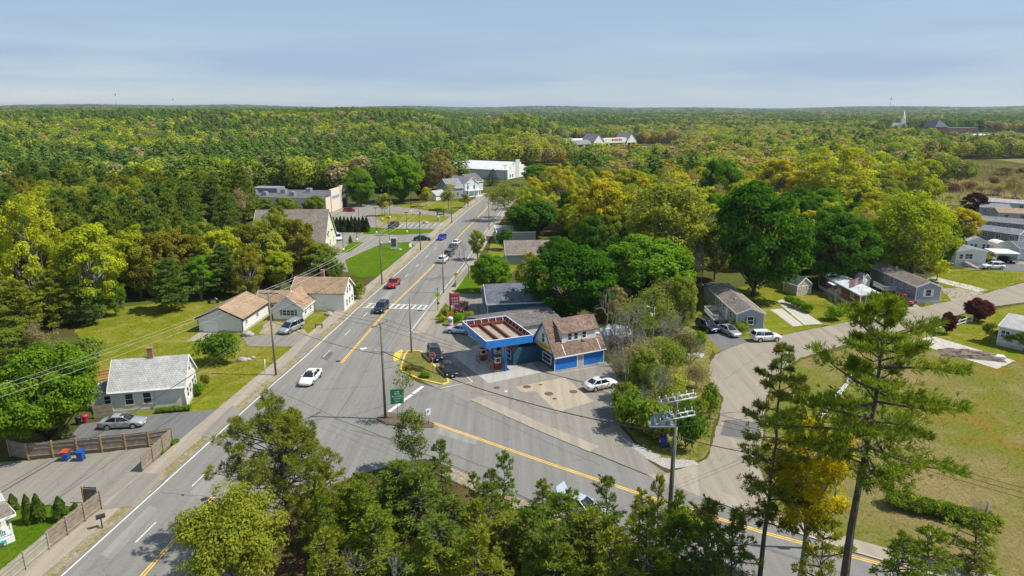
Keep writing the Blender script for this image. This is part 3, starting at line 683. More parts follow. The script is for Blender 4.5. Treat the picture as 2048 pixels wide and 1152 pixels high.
PR['birch'] = [deciduous(97, 8, 4, .2, 46, 70, .11, .55, .8, .06, bark=M_BIRCH)]
YG, GOLD, DKG, BRG, MID, OLV, BRN, PIN, PINY, PUR, RED = (.38, .44, .03), (.45, .43, .03), (.075, .18, .018), (.16, .3, .022), (.22, .28, .035), (.28, .335, .05), (.33, .29, .15), (.17, .27, .055), (.26, .32, .045), (.085, .018, .03), (.12, .035, .042)
rt = np.random.default_rng(5)
CNT = {}
def plant(kind, x, y, Hh, Wd, col, label, group=None, name=None, z=0, cat='tree', var=None):
    L = PR[kind]; k = CNT.get(kind, 0); CNT[kind] = k + 1
    tr, cr, H0, W0 = L[k % len(L) if var is None else var]
    r = empty(name or {'pine': 'pine_tree', 'young_pine': 'young_pine', 'shrub': 'shrub', 'tallshrub': 'shrub', 'cone': 'arborvitae', 'maple': 'maple_tree', 'oak': 'oak_tree', 'bare': 'bare_tree', 'thicket': 'thicket', 'spruce': 'spruce_tree', 'sapling': 'sapling', 'birch': 'birch_tree'}.get(kind, 'leafy_tree'),
              (x, y, z), rt.uniform(0, 6.283), label, cat, group)
    r.scale = (Wd / W0, Wd / W0, Hh / H0)
    inst('trunk', tr, r)
    if cr: inst('crown', cr, r, color=col)
    return r
def P(kind, p, ptop, pw, col, label, group=None, cat='tree', name=None, var=None):
    """plant at base pixel p, crown top row ptop, crown width pw in photo pixels"""
    x, y = G(*p); hh = max(.3, HT(p[0], p[1], ptop)); wd = pw * math.hypot(x * .0, y * math.cos(PITCH) + CAMH * math.sin(PITCH)) / FOC
    return plant(kind, x, y, hh, wd, col, label, group, name, 0, cat, var)
# --- named trees, right of the road
P('maple', (1068, 480), 398, 122, DKG, 'dense dark green maple beside the main road, in front of a maroon roof')
P('maple', (1148, 640), 482, 166, DKG, 'large dark green maple directly behind the gas station store')
P('maple', (1295, 608), 468, 205, BRG, 'broad bright green maple between the gas station and the blue mobile home')
P('maple', (1505, 592), 362, 212, DKG, 'largest dark green maple, rising behind the blue mobile home and shed')
P('maple', (1668, 570), 420, 138, DKG, 'rounded dark green maple behind the red brick-coloured trailer')
P('airy', (1818, 562), 390, 178, YG, 'wide yellow-green tree with thin foliage behind the long grey mobile home', name='locust_tree')
P('airy', (1325, 560), 340, 185, OLV, 'tall olive willow-like tree behind the bright green maple', name='willow_tree')
P('oak', (1205, 500), 345, 120, GOLD, 'golden-leaved oak standing right of the maroon roof')
P('oak', (1115, 428), 336, 78, GOLD, 'compact golden oak above the maroon roof')
P('oak', (1258, 430), 325, 86, GOLD, 'golden oak top behind the willow-like tree')
P('maple', (1445, 430), 310, 88, BRG, 'bright green maple behind the grey flat roof among the golden oaks')
P('oak', (1548, 420), 306, 84, GOLD, 'bronze-gold oak above the largest dark maple')
P('oak', (1668, 440), 300, 150, YG, 'broad yellow oak that tops the trees behind the trailers')
P('oak', (1600, 430), 330, 80, GOLD, 'golden oak between the bronze oak and the broad yellow oak')
P('maple', (1640, 470), 375, 90, BRG, 'fresh green maple peeping above the rounded dark maple')
P('spruce', (1706, 480), 384, 52, (0.0508, 0.087, 0.029), 'dark pointed spruce beside the rounded dark maple')
P('oak', (1752, 430), 330, 70, OLV, 'olive oak left of the marsh clearing')
P('oak', (1830, 420), 322, 90, YG, 'yellow-green oak at the edge of the marsh clearing')
P('maple', (1950, 428), 384, 46, PUR, 'dark purple-leaved tree between the long grey mobile homes', name='purple_tree')
P('budding', (2030, 408), 350, 56, BRN, 'brown budding tree standing in the marsh grass')
P('maple', (985, 588), 505, 86, BRG, 'bright green young maple by the wooden fence beside the main road')
P('bare', (938, 556), 470, 92, BRN, 'pale leafless tree leaning over the parked cars')
P('oak', (955, 520), 452, 40, OLV, 'small olive tree between the road and the leafless tree')
P('bare', (1402, 580), 482, 78, BRN, 'grey leafless tree left of the blue mobile home')
P('budding', (1300, 690), 572, 100, OLV, 'thin budding tree beside the tall white lamp pole')
P('oak', (1362, 665), 540, 66, OLV, 'olive-leaved tree at the left end of the blue mobile home')
P('budding', (1015, 440), 362, 92, OLV, 'sparse yellow-green street tree hiding the bend of the main road')
P('budding', (1055, 420), 366, 80, OLV, 'second sparse street tree beyond the bend of the main road')
P('oak', (1060, 590), 510, 60, OLV, 'olive shrub-like tree in front of the taupe roofed house', var=1)
P('maple', (1180, 560), 430, 70, DKG, 'dark green maple under the golden oak')
P('maple', (1395, 470), 395, 70, MID, 'mid green tree behind the willow-like tree')
P('oak', (1880, 520), 425, 40, BRG, 'narrow green tree left of the white two-part mobile home')
P('sapling', (1870, 562), 515, 60, YG, 'yellow-green bushy tree at the end of the long grey mobile home', var=0)
P('maple', (1956, 642), 596, 58, RED, 'larger purple-leaved tree behind the white rail fence', name='purple_tree')
P('maple', (1893, 667), 624, 34, RED, 'smaller purple-leaved tree in the gap of the white rail fence', name='purple_tree')
P('sapling', (1977, 684), 640, 34, MID, 'first young tree in front of the pale blue home', 'young trees before the pale blue home', var=0)
P('sapling', (2012, 692), 650, 40, MID, 'second young tree in front of the pale blue home', 'young trees before the pale blue home', var=0)
P('sapling', (2045, 702), 660, 40, MID, 'third young tree in front of the pale blue home, cut by the picture edge', 'young trees before the pale blue home', var=0)
P('thicket', (1668, 612), 572, 62, BRN, 'low brown twiggy tree in front of the red brick-coloured trailer', name='twiggy_tree', var=0)
P('sapling', (1398, 702), 660, 36, BRG, 'small light green sapling beside the grey driveway', var=0)
P('shrub', (1668, 640), 612, 44, BRG, 'green rounded bush at the foot of the flagpole', cat='shrub')
# --- thicket between station and side street
P('thicket', (1262, 735), 652, 110, BRN, 'grey-brown bramble thicket right of the gas station store', cat='shrub', var=0)
P('thicket', (1325, 745), 680, 100, OLV, 'olive bramble thicket below the lamp pole', cat='shrub', var=1)
P('thicket', (1220, 720), 668, 70, BRN, 'bare tangle of stems against the right wall of the store', cat='shrub', var=0)
P('oak', (1290, 800), 690, 66, OLV, 'ragged dark bush beside the white parked sedan', cat='shrub', name='bush', var=0)
P('shrub', (1262, 858), 780, 80, (0.189, 0.29, 0.0362), 'bright green leafy bush at the corner of the station lot', cat='shrub')
P('shrub', (1312, 880), 800, 90, MID, 'green leafy bush behind the pole with white switchgear', cat='shrub')
P('shrub', (1372, 898), 812, 66, DKG, 'dark green rhododendron right of the pole with white switchgear', cat='shrub')
P('shrub', (1418, 838), 766, 44, (0.174, 0.246, 0.029), 'clipped green bush at the bend of the side street', cat='shrub', var=0)
P('shrub', (1345, 790), 745, 60, OLV, 'low olive bush in the weedy corner lot', cat='shrub')
P('shrub', (1480, 664), 640, 40, MID, 'low bush at the corner of the blue mobile home', cat='shrub')
for k in range(6): P('shrub', (1578 + k * 8, 608 + k * 3.5), 590 + k * 3.5, 22, BRG, f'green hedge bush beside the long concrete pad, {ORD[k]} from the shed', 'hedge bushes beside the concrete pad', cat='shrub')
rb = random.Random(4)
for k, (p, t, w, kd) in enumerate((((1240, 700), 640, 90, 'thicket'), ((1275, 690), 610, 90, 'thicket'), ((1330, 700), 630, 90, 'thicket'), ((1285, 760), 690, 100, 'thicket'), ((1235, 760), 710, 70, 'thicket'), ((1365, 720), 665, 80, 'thicket'), ((1320, 800), 735, 80, 'thicket'), ((1350, 850), 780, 80, 'thicket'), ((1290, 840), 770, 70, 'thicket'), ((1395, 780), 730, 60, 'thicket'), ((1260, 650), 590, 80, 'budding'), ((1330, 640), 560, 90, 'budding'), ((1225, 640), 575, 60, 'oak'), ((1360, 620), 545, 70, 'airy'))):
    P(kd, p, t, w, [BRN, OLV, (.2, .19, .08)][k % 3], ('brown bramble mass', 'grey bramble mass', 'olive bramble mass')[k % 3] + (' right behind the station store', ' above the white scrap heap', ' left of the white lamp pole', ' above the white parked sedan', ' beside the white parked sedan', ' below the olive-leaved tree', ' in the middle of the corner lot', ' behind the switchgear', ' behind the bright corner bush', ' at the bend of the side street', ' behind the tarp pile', ' between lamp pole and bright green maple', ' at the foot of the large dark maple', ' under the willow-like tree')[k], cat='shrub' if kd == 'thicket' else 'tree')
for k, (p, t, w, kd, c, lab) in enumerate((((1240, 575), 470, 100, 'maple', DKG, 'dark maple between the two big maples behind the station'), ((1430, 560), 420, 90, 'oak', OLV, 'olive oak left of the largest dark maple'), ((1380, 540), 430, 90, 'airy', OLV, 'thin olive tree behind the leafless grey tree'), ((1590, 545), 440, 70, 'maple', DKG, 'dark maple in the gap between the two darkest maples'), ((1740, 545), 450, 80, 'pine', PINY, 'olive pine left of the wide yellow-green tree'), ((1790, 560), 470, 80, 'oak', YG, 'yellow oak under the wide yellow-green tree'), ((1890, 540), 440, 50, 'maple', BRG, 'green maple at the edge of the wide yellow-green tree'), ((1120, 560), 470, 80, 'maple', DKG, 'dark maple above the taupe roof'), ((1170, 470), 380, 90, 'oak', GOLD, 'golden oak behind the dark roadside maple'), ((1010, 500), 455, 40, 'shrub', DKG, 'dark hedge bush beside the grey shop'), ((1080, 560), 520, 50, 'shrub', OLV, 'low olive bush in front of the taupe house'), ((1260, 470), 372, 100, 'airy', OLV, 'olive treetop left of the willow-like tree'), ((1490, 440), 350, 90, 'oak', YG, 'yellow oak behind the largest dark maple'))):
    P(kd, p, t, w, c, lab)
for k, (p, t, w, lab) in enumerate((((1228, 690), 590, 80, 'bare grey tree against the right end of the store'), ((1262, 715), 600, 90, 'bare grey tree in front of the scrap heap'), ((1290, 705), 585, 90, 'tall bare tree just left of the white lamp pole'), ((1335, 725), 610, 90, 'bare tree right of the white lamp pole'), ((1250, 790), 690, 80, 'bare spreading tree behind the white parked sedan'), ((1310, 830), 720, 80, 'bare tree behind the switchgear'), ((1375, 760), 665, 70, 'bare tree near the bend of the side street'), ((1215, 655), 570, 60, 'thin bare tree behind the store roof'), ((1385, 600), 500, 70, 'second grey leafless tree beside the blue mobile home'))):
    P('bare', p, t, w, BRN, lab)
for k, (p, t, w, c) in enumerate((((1250, 830), 770, 70, MID), ((1300, 862), 800, 70, OLV), ((1330, 830), 770, 70, (.22, .26, .05)), ((1275, 770), 720, 60, OLV), ((1360, 860), 800, 60, DKG), ((1395, 850), 800, 50, MID))): P('tallshrub', p, t, w, c, ('leafy bush between sedan and corner bush', 'olive leafy bush below the bare trees', 'yellowish leafy bush above the switchgear', 'olive leafy bush at the front of the white sedan', 'dark leafy bush beside the rhododendron', 'leafy bush between rhododendron and clipped bush')[k], cat='shrub')
# --- left lawn and houses
PR['nearmaple'] = [deciduous(14, 9, 9.5, .05, 190, 200, .145, .9, .2)]
P('nearmaple', (95, 890), 712, 200, (.15, .27, .02), name='maple_tree', label= 'bright green maple left of the white house with the brick chimney')
P('shrub', (442, 726), 665, 78, (0.145, 0.239, 0.029), 'round green bush on the lawn behind the white house', cat='shrub')
P('shrub', (182, 742), 672, 76, (0.174, 0.268, 0.0435), 'light green bush left of the white house roof', cat='shrub')
P('budding', (98, 735), 642, 70, BRN, 'bare-branched tree at the left edge of the lawn')
P('oak', (30, 735), 650, 90, MID, 'green tree behind the bright maple at the picture edge')
P('oak', (82, 640), 410, 118, YG, 'tall yellow-green oak at the front of the left woods')
P('oak', (196, 640), 424, 142, YG, 'twin-topped yellow oak at the front of the woods, above the lawn')
P('pine', (345, 622), 520, 84, PIN, 'dark pine standing at the back of the lawn')
P('oak', (232, 632), 550, 46, BRG, 'bright green tree at the corner of the lawn and woods')
P('pine', (120, 655), 540, 84, PINY, 'olive pine hanging over the left end of the lawn')
P('pine', (45, 675), 560, 90, PINY, 'olive pine at the picture edge above the lawn')
P('pine', (180, 650), 560, 66, PIN, 'small dark pine at the back left of the lawn')
P('oak', (500, 596), 500, 62, (0.319, 0.29, 0.0435), 'golden-green tree behind the garage')
P('oak', (560, 580), 490, 74, YG, 'yellow-green tree above the brown cottage roof')
P('oak', (640, 560), 478, 84, MID, 'green bushy tree between cottage and church')
P('oak', (592, 545), 446, 80, YG, 'yellow-green tree in front of the church roof')
P('shrub', (668, 568), 510, 52, (0.131, 0.189, 0.0435), 'dark bush behind the cottage chimney', cat='shrub')
P('shrub', (712, 598), 560, 40, MID, 'green bush beside the yellow crossing sign near the cottage', cat='shrub')
P('pine', (452, 592), 490, 80, PIN, 'dark pine behind the garage roof')
P('oak', (404, 600), 500, 70, BRG, 'green tree right of the dark lawn pine')
P('maple', (576, 440), 392, 54, (0.189, 0.275, 0.029), 'left one of two round trees beside the flat-roofed store')
P('maple', (632, 438), 390, 54, (0.189, 0.275, 0.029), 'right one of two round trees beside the flat-roofed store')
P('oak', (528, 440), 392, 46, (0.189, 0.275, 0.029), 'round tree at the rear corner of the flat-roofed store')
P('maple', (722, 412), 332, 62, BRG, 'rounded green maple right of the flat-roofed store')
P('maple', (802, 405), 305, 98, BRG, 'large green maple behind the upper parking lot')
P('oak', (880, 380), 302, 60, (0.29, 0.246, 0.0653), 'russet-green oak left of the grey houses')
P('maple', (848, 400), 358, 42, PUR, 'dark maroon tree behind the roadside saplings', name='purple_tree')
for (p, t, w, lab) in (((768, 432), 382, 34, 'lone yellow-green sapling on the parking lot verge'), ((852, 414), 370, 32, 'sapling on the roadside lawn in front of the maroon tree'), ((897, 420), 362, 40, 'roadside sapling nearest the utility pole with switch boxes'), ((930, 416), 384, 24, 'small sapling behind the roadside pole')):
    P('sapling', p, t, w, (0.319, 0.348, 0.058), lab, 'roadside saplings', var=0)
for k in range(11): P('cone', (660 + k * 7.4, 464 - (k % 2)), 433 + (k % 3), 12, (0.0508, 0.087, 0.0319), f'dark arborvitae, {ORD[k]} from the church end of the parking lot hedge', 'arborvitae hedge by the parking lot', cat='shrub')
P('cone', (701, 486), 471, 7, (0.0725, 0.131, 0.029), 'small clipped cone beside the church driveway', cat='shrub')
for k, (p, t, w) in enumerate((((60, 1046), 990, 22), ((80, 1042), 989, 26), ((123, 1040), 994, 28), ((28, 1020), 988, 20), ((150, 1018), 1006, 14))):
    P('cone', p, t, w, (0.109, 0.174, 0.029), ('tall arborvitae touching the white porch', 'arborvitae beside the porch corner', 'arborvitae standing alone behind the plank fence', 'arborvitae behind the porch roof', 'small arborvitae at the end of the plank fence')[k], 'arborvitae around the porch', cat='shrub')
for k, p in enumerate(((315, 912), (322, 908), (345, 890), (352, 886))): P('shrub', p, p[1] - 9, 14, BRG, f'low green hosta clump, {ORD[k]} from the near end of the plank fence', 'hostas along the plank fence', cat='plant')
for k in range(9): P('shrub', (318 + k * 7.5, 826 - k * .6), 814 - k * .6, 15, (0.203, 0.29, 0.0435), f'green foundation plant under the white house wall, {ORD[k]} from the parked sedan', 'foundation plants of the white house', cat='plant')
P('shrub', (400, 790), 760, 26, BRG, 'green bush at the road end of the white house', cat='shrub')
P('shrub', (410, 775), 748, 22, (0.203, 0.217, 0.0435), 'olive bush at the gable of the white house', cat='shrub')
for k, (p, t, w, c) in enumerate((((818, 741), 729, 26, (0.174, 0.102, 0.058)), ((851, 756), 741, 26, (0.16, 0.275, 0.029)), ((840, 742), 733, 24, (0.203, 0.232, 0.0435)))): P('shrub', p, t, w, c, ('reddish shrub on the yellow-kerbed grass island', 'bright green shrub on the yellow-kerbed grass island', 'low plant in the middle of the grass island')[k], cat='shrub')
for k, (p, t, w, c) in enumerate((((893, 632), 612, 26, OLV), ((918, 645), 624, 30, BRG), ((935, 640), 622, 26, MID), ((884, 645), 630, 20, YG), ((922, 655), 640, 30, (0.232, 0.29, 0.0435)), ((950, 648), 634, 36, BRG))):
    P('shrub', p, t, w, c, ('olive shrub behind the hydrant', 'bright shrub under the red price sign', 'shrub between price sign and maroon pickup', 'yellowish weeds at the kerb by the hydrant', 'grey-green shrub beside the clown bin', 'low bright shrub left of the canopy')[k], cat='shrub')
# --- foreground woods
FGP = [(560, 1090, 788, 250)]
HERO = {}
PR['pitch'] = [pitch_pine(101, 14, 11.5, .25, 135, 16, 16, .4, .03, rc=.6)]
P('pitch', (578, 1085), 788, 262, (.21, .26, .04), 'tall pitch pine with tufted needles beside the main road junction', name='pitch_pine')
PR['fgoak'] = [deciduous(103, 10, 9, .12, 120, 200, .115, .85, .8, .2, M_BARKG)]
P('fgoak', (482, 1205), 966, 240, (.28, .33, .04), 'yellow-green oak at the bottom of the picture beside the main road', name='oak_tree')
PR['whitepine'] = [pine(105, 24, 13.5, .57, .66, 95, 8, .46, .034, ragged=.5, up=.34, trunk_r=.42, lean=.0, spread=.27, pw=.5)]
P('whitepine', (1668, 1290), 612, 320, (.17, .25, .03), 'tallest white pine, standing between the side street and the dry field', name='pine_tree')
PR['thinpine'] = [pine(107, 21, 6.0, .3, 1.15, 46, 9, .4, .034, ragged=.75, up=.1, trunk_r=.24, lean=-.3, spread=.28, pw=.4)]
P('thinpine', (1516, 1190), 688,  140, (.16, .2, .04), 'slender half-bare pine left of the tallest white pine', name='pine_tree')
PR['goldoak'] = [deciduous(109, 15, 7.5, .36, 90, 200, .11, .8, .8, .26, M_BARKG)]
P('goldoak', (1600, 1165), 832, 190, (.52, .43, .02), 'golden oak with a pale trunk between the two tall pines', name='oak_tree')
P('birch', (826, 946), 812, 84, (0.189, 0.232, 0.058), 'slender white-stemmed birch by the traffic island')
P('sapling', (805, 850), 735, 46, OLV, 'nearly bare sapling on the traffic island', var=1)
yp = [((886, 1000), 882, 70), ((850, 1010), 930, 66), ((1005, 1030), 912, 70), ((985, 1040), 940, 60), ((1085, 1040), 962, 64), ((1210, 1075), 962, 90), ((1275, 1100), 985, 84), ((1350, 1110), 985, 70), ((1405, 1150), 1010, 120), ((1310, 1140), 955, 60),
      ((800, 1050), 930, 150), ((735, 1060), 950, 120), ((680, 1100), 985, 120), ((900, 1100), 1000, 130), ((960, 1130), 1010, 110), ((1060, 1150), 1020, 130), ((1180, 1160), 1030, 150), ((1290, 1190), 1030, 140), ((870, 1180), 1040, 170), ((960, 1220), 1060, 140), ((1110, 1210), 1060, 150), ((1220, 1230), 1060, 150), ((760, 1150), 1020, 130), ((1390, 1210), 1050, 140), ((660, 1190), 1060, 110), ((1010, 1100), 1040, 60), ((945, 1030), 950, 50), ((1850, 1190), 1060, 120), ((1460, 1200), 1030, 110), ((1640, 1210), 1040, 130), ((1780, 1215), 1075, 120)]
fgc = [(.16, .24, .04), (.23, .27, .035), (.2, .28, .03), (.15, .22, .04), (.25, .3, .035)]
rf = random.Random(9)
for k in range(14):                                              # filling pines between the surveyed ones
    bx = rf.uniform(640, 1450); by = rf.uniform(1045 + max(0, (bx - 900) * .22), 1240); yp.append(((bx, by), by - rf.uniform(90, 150), rf.uniform(90, 150)))
USED = {}
def fg_label(kind, p, t, w):
    zone = next(z for lim, z in ((720, 'by the pitch pine'), (850, 'below the birch'), (960, 'right of the birch'), (1080, 'left of the open-trunk sedan'), (1220, 'below the open-trunk sedan'), (1330, 'left of the switchgear pole'), (1430, 'at the switchgear pole'), (1580, 'under the half-bare pine'), (9999, 'under the tallest pine')) if p[0] < lim)
    row = 'at the road' if p[1] < 1075 + max(0, (p[0] - 900) * .1) else 'mid woods' if p[1] < 1160 else 'at the picture bottom'
    size = 'tall' if p[1] - t > 125 else 'medium' if p[1] - t > 95 else 'low'; fat = 'broad' if w > 115 else 'slim' if w < 75 else 'full'
    key = f'{size} {fat} {kind} {row} {zone}'; USED[key] = USED.get(key, 0) + 1
    return key if USED[key] == 1 else ['', '', 'second ', 'third ', 'fourth ', 'fifth ', 'sixth '][min(6, USED[key])] + key
for k, (p, t, w) in enumerate(yp):
    P('young_pine', p, t, w, fgc[k % 5], fg_label('young pine', p, t, w), 'young pines in the roadside woods')
P('young_pine', (1948, 1140), 1035, 120, PINY, 'young pine beside the sidewalk at the lower corner of the dry field')
P('bare', (800, 1210), 1075, 110, BRN, 'pale dead tree among the young pines', var=0)
P('bare', (700, 1195), 1085, 70, BRN, 'leaning bare birch beside the yellow-green oak', var=1)
for k in range(44): P('shrub', (640 + (k * 137) % 780, 1010 + (k * 61) % 170 + 20), 985 + (k * 61) % 170 + 15, 62, [OLV, MID, (0.203, 0.145, 0.058), PINY, YG][k % 5], fg_label(['olive bush', 'green bush', 'brown bush', 'dark bush', 'yellowish bush'][k % 5], (640 + (k * 137) % 780, 1010 + (k * 61) % 170 + 20), 985, 60), 'undergrowth bushes between the young pines', cat='shrub')
for k in range(12): P('shrub', (1785 + k * 18, 1012 + k * 4), 982 + k * 4, 48, [(0.189, 0.275, 0.029), (0.145, 0.217, 0.029), MID][k % 3], f'green bush in the row along the dry field, {ORD[k]} from the white pine', 'bushes along the edge of the dry field', cat='shrub')
P('thicket', (1955, 1050), 1000, 70, BRN, 'brown dead thicket around the leaning wooden post', cat='shrub', var=0)
for k, (p, t, w, kd, c, lab) in enumerate((((925, 372), 332, 40, 'oak', MID, 'green tree in front of the long white hall'), ((985, 372), 338, 34, 'spruce', (.08, .12, .04), 'dark pointed tree between porch house and hall'), ((1075, 372), 328, 60, 'maple', BRG, 'green maple at the right end of the hall'), ((905, 385), 345, 30, 'budding', BRN, 'brown budding tree behind the grey houses'))): P(kd, p, t, w, c, lab)
rm2 = random.Random(31)
for k in range(26):
    bx, by = rm2.uniform(1885, 2048), rm2.uniform(332, 402)
    P(['thicket', 'budding', 'shrub'][k % 3], (bx, by), by - rm2.uniform(9, 22), rm2.uniform(20, 46), [BRN, OLV, (.3, .2, .12)][k % 3], ('brown twiggy clump', 'thin budding tree', 'russet bush')[k % 3] + ' growing in the marsh ' + ('near the mobile homes' if by > 378 else 'beside the creek' if by > 358 else 'at its far edge') + (' left of the brown tree' if bx < 1985 else ' close to the picture edge'), 'bushes of the marsh', cat='shrub')
# ---------------- scattered woods: individual trees near, one mass far away
def spaced(rg, poly, step, jitter=.42):
    xs = [p[0] for p in poly]; ys = [p[1] for p in poly]; out = []
    for i in np.arange(min(xs), max(xs), step):
        for j in np.arange(min(ys), max(ys), step):
            x, y = i + rg.uniform(-jitter, jitter) * step, j + rg.uniform(-jitter, jitter) * step
            if in_poly(x, y, poly) and abs(x) < y * .80 + 6: out.append((x, y))
    return out
WOODS_L = px([(-420, 720), (-60, 690), (20, 655), (90, 632), (215, 606), (300, 596), (420, 588), (520, 575), (610, 562), (600, 530), (530, 520), (515, 470), (515, 420), (545, 394)]) + [(-92, 285), (-60, 290), (-48, 300), (-36, 330), (-270, 330)]
STORE_R = [(-130, 225), (-60, 225), (-60, 300), (-130, 300)]
CHURCH_R = [(-85, 155), (-40, 155), (-40, 205), (-85, 205)]
rw = np.random.default_rng(17)
ptsL = sorted([q for q in spaced(rw, WOODS_L, 5.6) if not in_poly(*q, STORE_R) and not in_poly(*q, CHURCH_R)], key=lambda q: q[1])
GL = 'trees of the woods left of the main road'
FAR = []
for (x, y) in ptsL:
    u = rw.random(); front = y < 240
    patch = math.sin(x * .045 + 1.3) * math.sin(y * .038 + .4) + rw.normal() * .45
    if patch > .22: k, c, lab = 'oak', [YG, (.22, .22, .03), OLV][rw.integers(3)], 'yellow-green oak in the woods left of the main road'
    elif patch < -.95: k, c, lab = 'budding', BRN, 'brown budding tree in the woods left of the main road'
    else: k, c, lab = 'pine', [PIN, PINY, (.15, .24, .05)][rw.integers(3)], 'dark green pine in the woods left of the main road'
    land = 'behind the lawn' if x < -62 and y < 150 else 'behind the garage and cottage' if y < 150 else 'left of the church' if y < 200 else 'left of the beige store' if y < 240 else 'beyond the beige store'
    depth_ = 'front' if y < 135 else 'inner'
    lab = lab.replace('in the woods left of the main road', f'in the {depth_} woods {land}' + (' near the picture edge' if x < -.66 * y else ''))
    hh = rw.uniform(12.5, 18) if k == 'pine' else rw.uniform(10.5, 14.5)
    if y < 255: plant(k, x, y, hh, rw.uniform(7, 9.5), c, lab, lab.split(' in ')[0] + 's of the left woods')
    else: FAR.append((x, y, k))
WOODS_R = [(2, 205), (14, 185), (24, 160), (50, 148), (60, 145), (72, 152), (118, 172), (125, 215), (150, 262), (175, 360), (230, 470), (230, 330), (40, 330), (16, 300), (6, 250)]
HOUSE_X = [[(8, 225), (34, 225), (34, 252), (8, 252)], [(68, 232), (100, 232), (100, 258), (68, 258)]]
for (x, y) in spaced(rw, WOODS_R, 7.6):
    if any(in_poly(x, y, q) for q in HOUSE_X): continue
    u = rw.random()
    k, c, lab = (('oak', GOLD, 'golden oak') if u < .2 else ('oak', YG, 'yellow-green oak') if u < .38 else ('maple', [BRG, MID, DKG][rw.integers(3)], 'green maple') if u < .66 else ('airy', OLV, 'olive tree') if u < .84 else ('budding', BRN, 'brown budding tree'))
    LM = [('the maroon roof', 18, 231), ('the grey shop', 1, 190), ('the largest dark maple', 52, 136), ('the long grey roof', 80, 243), ('the marsh', 168, 310), ('the trailers', 95, 172), ('the white hall', 10, 340), ('the broad yellow oak', 118, 225), ('the willow-like tree', 34, 150), ('the golden oak by the road', 24, 178)]
    nm_, lx, ly = min(LM, key=lambda q: math.hypot(q[1] - x, q[2] - y)); lab += (' beyond ' if y > ly + 12 else ' in front of ' if y < ly - 12 else ' left of ' if x < lx else ' right of ') + nm_
    if y < 300: plant(k, x, y, rw.uniform(9, 13), rw.uniform(8, 11), c, lab, 'trees among the houses on the right')
    else: FAR.append((x, y, k))
# far forest: one uncountable mass, instanced on points
EXCL = [[(-20, 320), (30, 320), (45, 420), (30, 440), (-30, 420)], [(42, 455), (104, 455), (190, 720), (60, 760), (25, 640)], [(420, 660), (600, 660), (720, 980), (500, 980)], [(470, 860), (530, 860), (590, 1010), (520, 1010)], [(455, 690), (520, 690), (600, 840), (520, 840)],
        [(160, 262), (330, 262), (420, 420), (420, 520), (230, 470), (175, 360)], [(-18, 325), (14, 325), (14, 360), (-18, 360)]]
def keep(x, y):
    return not any(in_poly(x, y, q) for q in EXCL)
def far_points():
    rg = np.random.default_rng(23); out = []
    r = 332.0
    while r < 12000:
        step = 8.8 if r < 900 else 8.8 * (r / 900) ** 1.05
        n = int(2 * r * R(44) / step)
        for i in range(n):
            a = R(-44) + 2 * R(44) * (i + rg.uniform(0, 1)) / n; rr = r + rg.uniform(-.5, .5) * step; x, y = rr * math.sin(a), rr * math.cos(a)
            if r < 1700 and not keep(x, y): continue
            out.append((x, y, rr, math.degrees(a), step))
        r += step * .92
    return out, rg
def lowpoly_dec(seed, col, n=420):
    rg = np.random.default_rng(seed); d = nrm(rg.normal(size=(n, 3)) + [0, 0, .3]); lob = lobes(rg, 12, .35)
    C = d * lob(d)[:, None] * rg.uniform(.72, 1, (n, 1)) * [4.6, 4.6, 5.2] + [0, 0, 7.2]
    return quadmesh('far_crown', leaves(rg, C, nrm(d + [0, 0, .3] + rg.normal(size=(n, 3)) * .45), np.full(n, .62)), leafm('far_leaf_%d' % seed, .4, col), .5 + rg.normal(size=n) * .2)
def lowpoly_pine(seed, col, n=420):
    rg = np.random.default_rng(seed); t = rg.uniform(0, 1, n) ** .9; a = rg.uniform(0, 6.283, n); lay = np.round(t * 9) / 9
    r = 4.1 * (1 - t) ** .42 * (.62 + .38 * np.sin(a * 2.5 + lay * 13)) * rg.uniform(.6, 1.1, n) + .15
    C = np.stack([r * np.cos(a), r * np.sin(a), 2.5 + lay * 11.0 + rg.normal(size=n) * .25], 1)
    N = nrm(np.stack([np.cos(a) * .5, np.sin(a) * .5, np.ones(n)], 1) + rg.normal(size=(n, 3)) * .4)
    return quadmesh('far_crown', leaves(rg, C, N, np.full(n, .6), .5), leafm('far_needle_%d' % seed, .3, col), .5 + rg.normal(size=n) * .2)
LIB = bpy.data.collections.new('far_forest_library')       # not linked to the scene: only the forest mass refers to it
for k, (f, c) in enumerate(((lowpoly_pine, (.15, .235, .05)), (lowpoly_pine, (.115, .19, .048)), (lowpoly_dec, YG), (lowpoly_dec, OLV), (lowpoly_dec, BRN), (lowpoly_dec, (.15, .23, .03)), (lowpoly_dec, (.3, .26, .14)), (lowpoly_dec, (.38, .3, .05)))):
    LIB.objects.link(bpy.data.objects.new('far_tree_' + 'abcdefgh'[k], f(201 + k, c)))
